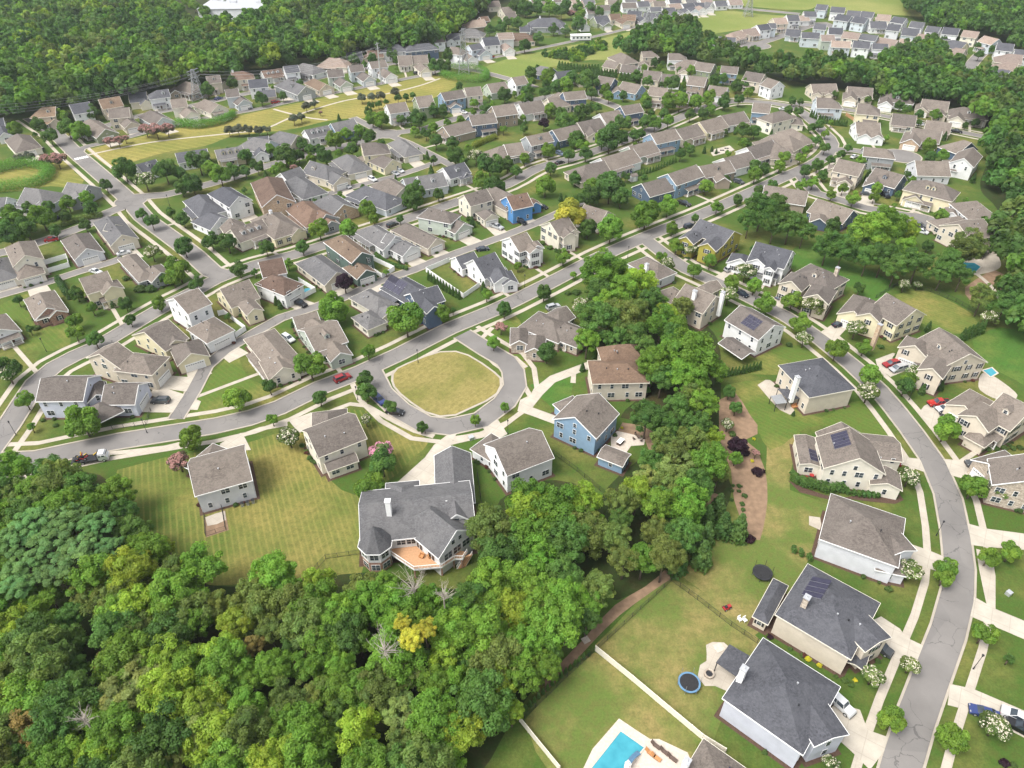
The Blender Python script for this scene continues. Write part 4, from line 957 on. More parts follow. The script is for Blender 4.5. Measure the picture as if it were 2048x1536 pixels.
H;b;t;2;x;R 165 672 480 808 690 718 hh p.55|270 640 225 680 8 hg z5.9|450 740 430 770 8 hg z5.9;C560,605,s s d1;beige two-storey house with shuttered windows and chimney, square hip roof
H;y;t;2;x;955 812 1180 935 13 gg p.6|800 820 690 950 9 hg z4 G1|870 880 840 930 7 hg z5.9;C900,1060,b s N;khaki two-storey house with tall brick chimney and taupe roofs
H;b;t;2;x;1375 1090 1615 1290 14 gg p.55|1230 1160 1180 1225 8 hg z5.6 G1|1390 1310 1350 1365 6 hg z5.9;P d1 s N;tan two-storey house with long porch beside two parked cars
H;b;d;2;x;R 80 1388 330 1650 715 1590 hh p.5 x1;C240,1480,w;beige box house with charcoal roof, screened porch and pergola
L;c;t;2;x;735 588 655 352 13.5 gg p.62|590 310 640 400 11 gh|800 450 895 460 9 hg z5 p.4|940 660 960 790 7 gg z3.4 p.4|R 250 650 205 410 375 425 gg z3.4 p.25;S0,1,.45,.95,.12,.62,5,1 S4,-1,.1,.5,.0,.9,3,1;cream two-storey house with solar panels on two roofs beside long hedge
L;g;t;2;x;R 980 1450 1090 1075 510 880 hh p.45 xS|900 1110 990 1215 6 hg z6 p.3|980 1280 1000 1400 6 hh z3.2;;large taupe hip-roofed house with long pale side wall
P;b;d;2;x;R 665 675 900 220 350 -150 hh p.48 x0|640 270 740 370 6 hg z6.2 p.3|R -128 325 0 395 165 80 hh z3|800 400 700 700 3 gg z2.8 p.3 o;C315,170,s S0,1,.42,.8,.25,.75,4,1;beige house with charcoal roof, stone chimney and slanted solar panels
P;lg;d;2;x;R 280 1440 580 890 -58 520 hh p.45 x0|300 960 380 1080 6 hg z6 p.3|350 1150 460 1200 4 hh z2.8;C-190,740,w;pale-walled house with charcoal hip roof beside white suv and covered patio
O;b;t;1;x;R 1290 1700 1530 1300 1980 1530 hh p.4;S0,-1,.3,.8,.2,.6,3,2 C1400,1480,w;taupe-roofed house with solar panels at bottom edge beside swimming pool
L;b;t;2;x;1890 75 2110 190 14 gg p.6|1740 70 1580 170 9 hg z4 G1|1800 170 1740 210 8 hg z5.9|1740 370 1700 400 5 hh z3;P s d1 N;pinkish beige house with many gables beside three parked cars
L;st;t;2;x;2100 560 2150 760 14 gg|1960 580 1890 600 8 hg z4 G1;N;stone and beige house at right edge beside dark pickup truck
'''
# hero house with turret and curved deck is built separately below
# ---------------------------------------------------------------- vegetation
RG = np.random.default_rng(7)
def leafmesh(name, centers, radii, nper, leaf, squash=1.0, elong=1.6, up=.25, core=None, flower=0.0, fmat=None, tintv=.3, hue=.05, seed=1, shell=(.72, 1.05)):
    g = np.random.default_rng(seed); n = len(centers); C_ = np.repeat(np.array(centers), nper, 0); Rr = np.repeat(np.array(radii), nper)
    m = len(C_); d = g.normal(size=(m, 3)); d[:, 2] += up*1.2; out = C_/np.maximum(np.linalg.norm(C_, axis=1, keepdims=True), .05); d += out*.7
    d /= np.linalg.norm(d, axis=1, keepdims=True)
    pos_ = C_ + d*(Rr*g.uniform(shell[0], shell[1], m))[:, None]*np.array([1, 1, squash])
    nr = d+g.normal(size=(m, 3))*.55; nr[:, 2] += .25; nr /= np.linalg.norm(nr, axis=1, keepdims=True)
    t = np.cross(nr, g.normal(size=(m, 3))); t /= np.linalg.norm(t, axis=1, keepdims=True); b = np.cross(nr, t)
    s = leaf*g.uniform(.55, 1.25, m)[:, None]; t = t*s*elong*.5; b = b*s*.5
    V = np.stack([pos_-t, pos_-b+nr*s*.12, pos_+t, pos_+b+nr*s*.12], 1).reshape(-1, 3)
    lob = g.uniform(1-tintv, 1+tintv, n); lh = g.normal(0, hue, n)
    lf = np.repeat(lob, nper)*g.uniform(.9, 1.1, m); h = np.repeat(lh, nper)+g.normal(0, hue*.5, m)
    col = np.stack([lf*(1+h), lf, lf*(1-h), np.ones(m)], 1); col = np.repeat(col, 4, 0)
    mi = np.zeros(m, int)
    if flower: mi[(g.random(m) < flower*1.6*np.clip(d[:, 2]+.35, 0, 1)) & (g.random(n)[np.repeat(np.arange(n), nper)] < .85)] = 1
    F = np.arange(m*4).reshape(-1, 4)
    me = bpy.data.meshes.new(name); me.vertices.add(len(V)); me.vertices.foreach_set('co', V.astype(np.float32).ravel())
    me.loops.add(m*4); me.loops.foreach_set('vertex_index', F.astype(np.int32).ravel()); me.polygons.add(m)
    me.polygons.foreach_set('loop_start', np.arange(0, m*4, 4, dtype=np.int32)); me.polygons.foreach_set('loop_total', np.full(m, 4, np.int32))
    me.materials.append(LEAF)
    if fmat: me.materials.append(fmat)
    me.polygons.foreach_set('material_index', mi.astype(np.int32))
    a = me.attributes.new('tint', 'FLOAT_COLOR', 'POINT'); a.data.foreach_set('color', np.clip(col, 0, 3).astype(np.float32).ravel())
    me.update(); me.validate(); return me
def lobes(n, seed, rv=1.0, rl=(.26, .42), low=-.55, rr=(.5, .78)):
    g = np.random.default_rng(seed); c = []; r = []
    i = 0
    while len(c) < n:
        i += 1; z = g.uniform(low, 1); a = 2.399963*i+g.uniform(-.4, .4); q = math.sqrt(max(0, 1-z*z)); k = g.uniform(*rr) if g.random() > .18 else g.uniform(.1, .4)
        c.append((math.cos(a)*q*k, math.sin(a)*q*k, z*k*rv)); r.append(g.uniform(*rl))
    return c, r
CR = {}
for i in range(6):
    c, r = lobes(64+8*i, 11+i, .95+.12*(i % 3), (.12, .32), -.5, (.42, .98)); CR['broad', i] = leafmesh('broadleaf_crown', c, r, 210, .058, .8, 1.9, seed=i, tintv=.22, shell=(.45, 1.15))
for i in range(4):
    c, r = lobes(26, 31+i, 1.2, (.26, .42)); CR['oval', i] = leafmesh('oval_crown', c, r, 190, .11, 1, seed=20+i, tintv=.2)
for i in range(3):
    c, r = lobes(60, 51+i, .8, (.14, .25), -.35, (.55, .95)); CR['pine', i] = leafmesh('pine_crown', c, r, 150, .075, .8, 2.6, up=.6, seed=40+i, tintv=.22)
for i in range(2):
    c, r = lobes(52, 61+i, .7, (.13, .24), -.1, (.6, .98)); CR['lobed', i] = leafmesh('lobed_crown', c, r, 220, .06, .7, up=.8, seed=60+i, tintv=.16)
for i, (fk, fm) in enumerate((('white', 'white'), ('white', 'white'), ('pink', 'pink'), ('rust', 'rust'))):
    c, r = lobes(24, 71+i, .85, (.26, .4), -.3); CR['fl'+fk, i % 2] = leafmesh('blossom_crown', c, r, 120, .12, 1, 1.2, flower=.2 if fk == 'white' else .6, fmat=FLOWER[fm], seed=70+i)
for k in ('flpink', 'flrust'): CR[k, 0] = CR.get((k, 0)) or CR[k, 1]; CR[k, 1] = CR[k, 0]
def conemesh(seed):
    g = np.random.default_rng(seed); c = []; r = []
    for j in range(30):
        t = (j+.5)/30; a = 2.4*j; q = .62*(1-t**1.7)*.55; c.append((math.cos(a)*q, math.sin(a)*q, t*2.0-1)); r.append(.36*(1-t*.72))
    return leafmesh('cone_crown', c, r, 42, .17, 1.2, 1.5, up=.5, seed=seed, tintv=.14)
CR['cone', 0] = conemesh(81); CR['cone', 1] = conemesh(82)
for i in range(2):
    c, r = lobes(12, 91+i, .75, (.35, .5), -.1, (.35, .6)); CR['bush', i] = leafmesh('bush_leaves', c, r, 80, .2, 1, 1.3, seed=90+i, tintv=.12)
c, r = lobes(14, 99, 1.0, (.3, .45)); FARC = [leafmesh('far_crown', c, r, 34, .27, 1, 1.3, seed=99, tintv=.22)]
c, r = lobes(14, 98, 1.25, (.25, .4)); FARC.append(leafmesh('far_crown', c, r, 34, .27, 1, 1.3, seed=98, tintv=.22))
def trunkmesh(mat):
    m = MB(); m.cyl((0, 0, -.02), (.01, .0, .5), .045, .03, 8); m.cyl((.01, 0, .5), (0, .02, 1), .03, .012, 7)
    for a in range(5):
        w = a*1.26; m.cyl((.01, 0, .42+.08*a), (math.cos(w)*.2, math.sin(w)*.2, .75+.05*a), .016, .005, 5, caps=False)
    return m.mesh('trunk', mat, True)
TRK = trunkmesh(BARK)
# kind: mesh family, vertical ratio, clear trunk m (x r), colour, plain words, category
KT = {'o': ('oval', .95, .18, (.14,.25,.034), 'mid-green round tree'), 'k': ('oval', .95, .18, (.08,.16,.034), 'dark green round tree'),
 'm': ('flwhite', .8, .2, (.12,.18,.045), 'white-blossomed crape myrtle'), 'p': ('flpink', .8, .2, (.10,.16,.05), 'pink-blossomed crape myrtle'),
 'r': ('flrust', .75, .2, (.10,.10,.06), 'dusky pink flowering tree'), 'g': ('oval', .75, .3, (.12,.14,.10), 'grey-green low tree'),
 'u': ('oval', .8, .4, (.035, .014, .028), 'purple-leaved tree'), 'y': ('oval', .85, .4, (.34,.35,.05), 'yellow-green weeping tree'),
 'c': ('cone', 2.0, 0, (.075,.145,.04), 'narrow conical evergreen'), 'b': ('bush', .75, 0, (.08,.14,.035), 'round green shrub'),
 'E': ('cone', 1.0, 0, (.09, .175, .045), 'dark pyramidal cypress'),
 's': ('bush', .9, 0, (.075, .13, .035), 'small round foundation shrub'),
 't': ('bush', .9, 0, (.12, .05, .04), 'small reddish foundation shrub'),
 'q': ('bush', .8, 0, (.035, .014, .024), 'purple-leaved shrub'),
 'v': ('bush', .8, 0, (.55,.50,.04), 'bright yellow shrub'),
 'W': ('broad', .95, 1.2, (.15,.275,.036), 'bright green broadleaf tree'), 'D': ('broad', .95, 1.2, (.095,.185,.038), 'deep green broadleaf tree'),
 'L': ('broad', 1.0, 1.2, (.15,.205,.048), 'olive green broadleaf tree'), 'B': ('lobed', .75, 1.0, (.14,.265,.085), 'blue-green many-lobed tree'),
 'N': ('pine', .8, 1.3, (.20,.26,.075), 'grey-green pine'), 'Y': ('broad', .9, 1.2, (.46,.46,.06), 'golden yellow tree'),
 'G': ('broad', 1.0, 1.2, (.25,.35,.04), 'lime green broadleaf tree'), 'O': ('broad', .9, 1.0, (.25,.19,.06), 'bronze-tinged tree')}
ROADN = {'main': 'the main street', 'loop': 'the loop round the green', 'right': 'the right-hand curving street', 'lane': 'the long back lane', 'west_lane': 'the west back lane', 'street': 'the left street',
 'west_street': 'the far left street', 'mid': 'the leafy middle street', 'spur': 'the short spur lane', 'mid_lane': 'the middle back lane', 'far_lane': 'the park-side lane', 'far_road': 'the row under the north wood',
 'east': 'the upper right street', 'cul': 'the upper cul-de-sac', 'lower_cul': 'the lower cul-de-sac', 'top_road': 'the top meadow road', 'new_road': 'the new estate road', 'new_right': 'the new estate east road'}
ZN = {'A': 'the top left part', 'B': 'the upper left-centre', 'C': 'the upper right-centre', 'D': 'the top right part', 'E': 'the left-hand block', 'F': 'the yards left of centre', 'G': 'the copse right of centre', 'H': 'the yards at right',
 'I': 'the wood corner at left', 'J': 'the yards round the grey house', 'K': 'the central wood strip', 'L': 'the yards at lower right', 'M': 'the bottom left wood', 'N': 'the bottom centre wood', 'O': 'the wood edge by the fenced lawns', 'P': 'the bottom right yards'}
TREES = []
def add_tree(t, x, y, d, k, rot=None):
    if k == 'y' and d < 90: k = 'v'
    if k == 'u' and t in 'KP' and d < 125: k = 'q'
    fam, vr, clear, col, words_ = KT[k]; sx, sy = T(t, x, y); d = d/4 if t != 'Z' else d
    zc = 6.0
    for _ in range(4):
        p = P(sx, sy, zc); s = scale_at(p); r = d/2/s
        if fam in ('broad', 'lobed', 'pine'): zc = max(4.5, min(12, r*.9+3.5))+(8 if k == 'Y' else 3 if k == 'B' else 0)
        elif fam == 'cone': zc = r*1.3
        elif fam == 'bush': zc = r*.35
        else: zc = 1.0+r*clear+r*vr*.8
    TREES.append([k, p, r, zc, sx, sy, t])
def make_trees():
    fam_n = {}; lab = {}
    TREES.sort(key=lambda q: q[4])
    for q in TREES:
        k, p, r, zc, sx, sy, t = q
        rn = road_near(p.to_2d(), 13) if k not in 'WDLBNYGOst' else None
        if t == 'Z': t = PLOTS[min(3, max(0, int(sx//512)))+4*min(3, max(0, int(sy//384)))]
        q.append(('along '+ROADN[rn[1]]) if rn else 'in '+ZN[t])
        key = (k, q[7]); lab[key] = lab.get(key, 0)+1; q.append(lab[key])
    for q in TREES:
        k, p, r, zc, sx, sy, t, where, i = q; fam, vr, clear, col, words_ = KT[k]
        rnd = random.Random(int(sx*7+sy*13)); nm = {'cone': 'conical_evergreen', 'bush': 'shrub', 'pine': 'pine_tree'}.get(fam, 'flowering_tree' if fam.startswith('fl') else 'woodland_tree' if k in 'WDLBYGO' else 'street_tree' if where.startswith('along') else 'garden_tree')
        one = lab[(k, where)] == 1
        label = f"{words_} {where}" if one else f"{words_}, {ORD(i)} from left {where}"
        root = empty(nm, (p.x, p.y, 0)); tag(root, label, 'shrub' if fam == 'bush' else 'tree', f"{words_}s {where}" if not one else None)
        var = max(j for (f, j) in CR if f == fam)+1; me = CR[fam, rnd.randrange(var)]
        v = rnd.uniform(.82, 1.2); h = rnd.uniform(-.09, .09)
        cr = link('leaves' if fam in ('bush', 'cone') else 'crown', me, root, (0, 0, zc), rnd.uniform(0, 6.28), (r*(1.25 if fam == 'cone' else 1), r*(1.25 if fam == 'cone' else 1), (r*1.35 if fam == 'cone' else r*vr)*rnd.uniform(.94, 1.08)))
        cr.color = (col[0]*v*(1+h), col[1]*v, col[2]*v, 1)
        if fam not in ('bush', 'cone'): link('trunk', TRK, root, (0, 0, 0), rnd.uniform(0, 6.28), (r*.9+2, r*.9+2, zc+r*.3))
def inpoly(x, y, pg):
    c = False; j = len(pg)-1
    for i in range(len(pg)):
        if (pg[i][1] > y) != (pg[j][1] > y) and x < (pg[j][0]-pg[i][0])*(y-pg[i][1])/(pg[j][1]-pg[i][1])+pg[i][0]: c = not c
        j = i
    return c
def fill_wood(name, label, pg, sp, hgt, merged, kinds, avoid=True, seed=5, rr=(.5, .78)):
    rnd = random.Random(seed); z0 = hgt*.65; w = [P(x, y, z0).to_2d() for x, y in pg]
    x0, x1 = min(p.x for p in w), max(p.x for p in w); y0, y1 = min(p.y for p in w), max(p.y for p in w)
    out = []; ny = int((y1-y0)/(sp*.87))+1; nx = int((x1-x0)/sp)+1
    for j in range(ny):
        for i in range(nx):
            x = x0+(i+.5*(j % 2)+rnd.uniform(-.3, .3))*sp; y = y0+(j+rnd.uniform(-.3, .3))*sp*.87
            if not inpoly(x, y, [(p.x, p.y) for p in w]): continue
            px, py = proj((x, y, z0))
            if not (-120 < px < 2168 and -70 < py < 1640): continue
            if avoid and any((q[1].x-x)**2+(q[1].y-y)**2 < (q[2]*.7)**2 for q in TREES): continue
            out.append((x, y, sp*rnd.uniform(*rr), hgt*rnd.uniform(.8, 1.12), rnd.choice(kinds)))
    if not merged:
        for x, y, r, h, k in out:
            q = (x, y, z0); s = scale_at(q); sx, sy = proj(q)
            zc = h*.62; TREES.append([k, Vector((x, y, zc)), r, zc, sx, sy, 'Z'])
        return len(out)
    Vs, Fc, Cs = [], 0, []
    for x, y, r, h, k in out:
        me = FARC[rnd.randrange(2)]; key = id(me)
        if key not in FARD:
            v = np.empty(len(me.vertices)*3, np.float32); me.vertices.foreach_get('co', v); c = np.empty(len(me.vertices)*4, np.float32); me.attributes['tint'].data.foreach_get('color', c)
            FARD[key] = (v.reshape(-1, 3), c.reshape(-1, 4))
        v, c = FARD[key]; a = rnd.uniform(0, 6.28); ca, sa = math.cos(a), math.sin(a); col = KT[k][3]; q = rnd.uniform(.62, 1.02); hu = rnd.uniform(-.2, -.02)
        m = np.stack([(v[:, 0]*ca-v[:, 1]*sa)*r+x, (v[:, 0]*sa+v[:, 1]*ca)*r+y, v[:, 2]*r*1.1+h-r*.8], 1)
        Vs.append(m); Cs.append(c*np.array([col[0]*q*(1+hu), col[1]*q, col[2]*q, 1], np.float32))
    V = np.concatenate(Vs).astype(np.float32); C_ = np.concatenate(Cs).astype(np.float32); m = len(V)//4
    me = bpy.data.meshes.new(name); me.vertices.add(len(V)); me.vertices.foreach_set('co', V.ravel()); me.loops.add(m*4); me.loops.foreach_set('vertex_index', np.arange(m*4, dtype=np.int32))
    me.polygons.add(m); me.polygons.foreach_set('loop_start', np.arange(0, m*4, 4, dtype=np.int32)); me.polygons.foreach_set('loop_total', np.full(m, 4, np.int32)); me.materials.append(LEAF)
    a = me.attributes.new('tint', 'FLOAT_COLOR', 'POINT'); a.data.foreach_set('color', C_.ravel()); me.update()
    o = link(name, me); tag(o, label, 'woodland', None, 'stuff'); return len(out)
FARD = {}
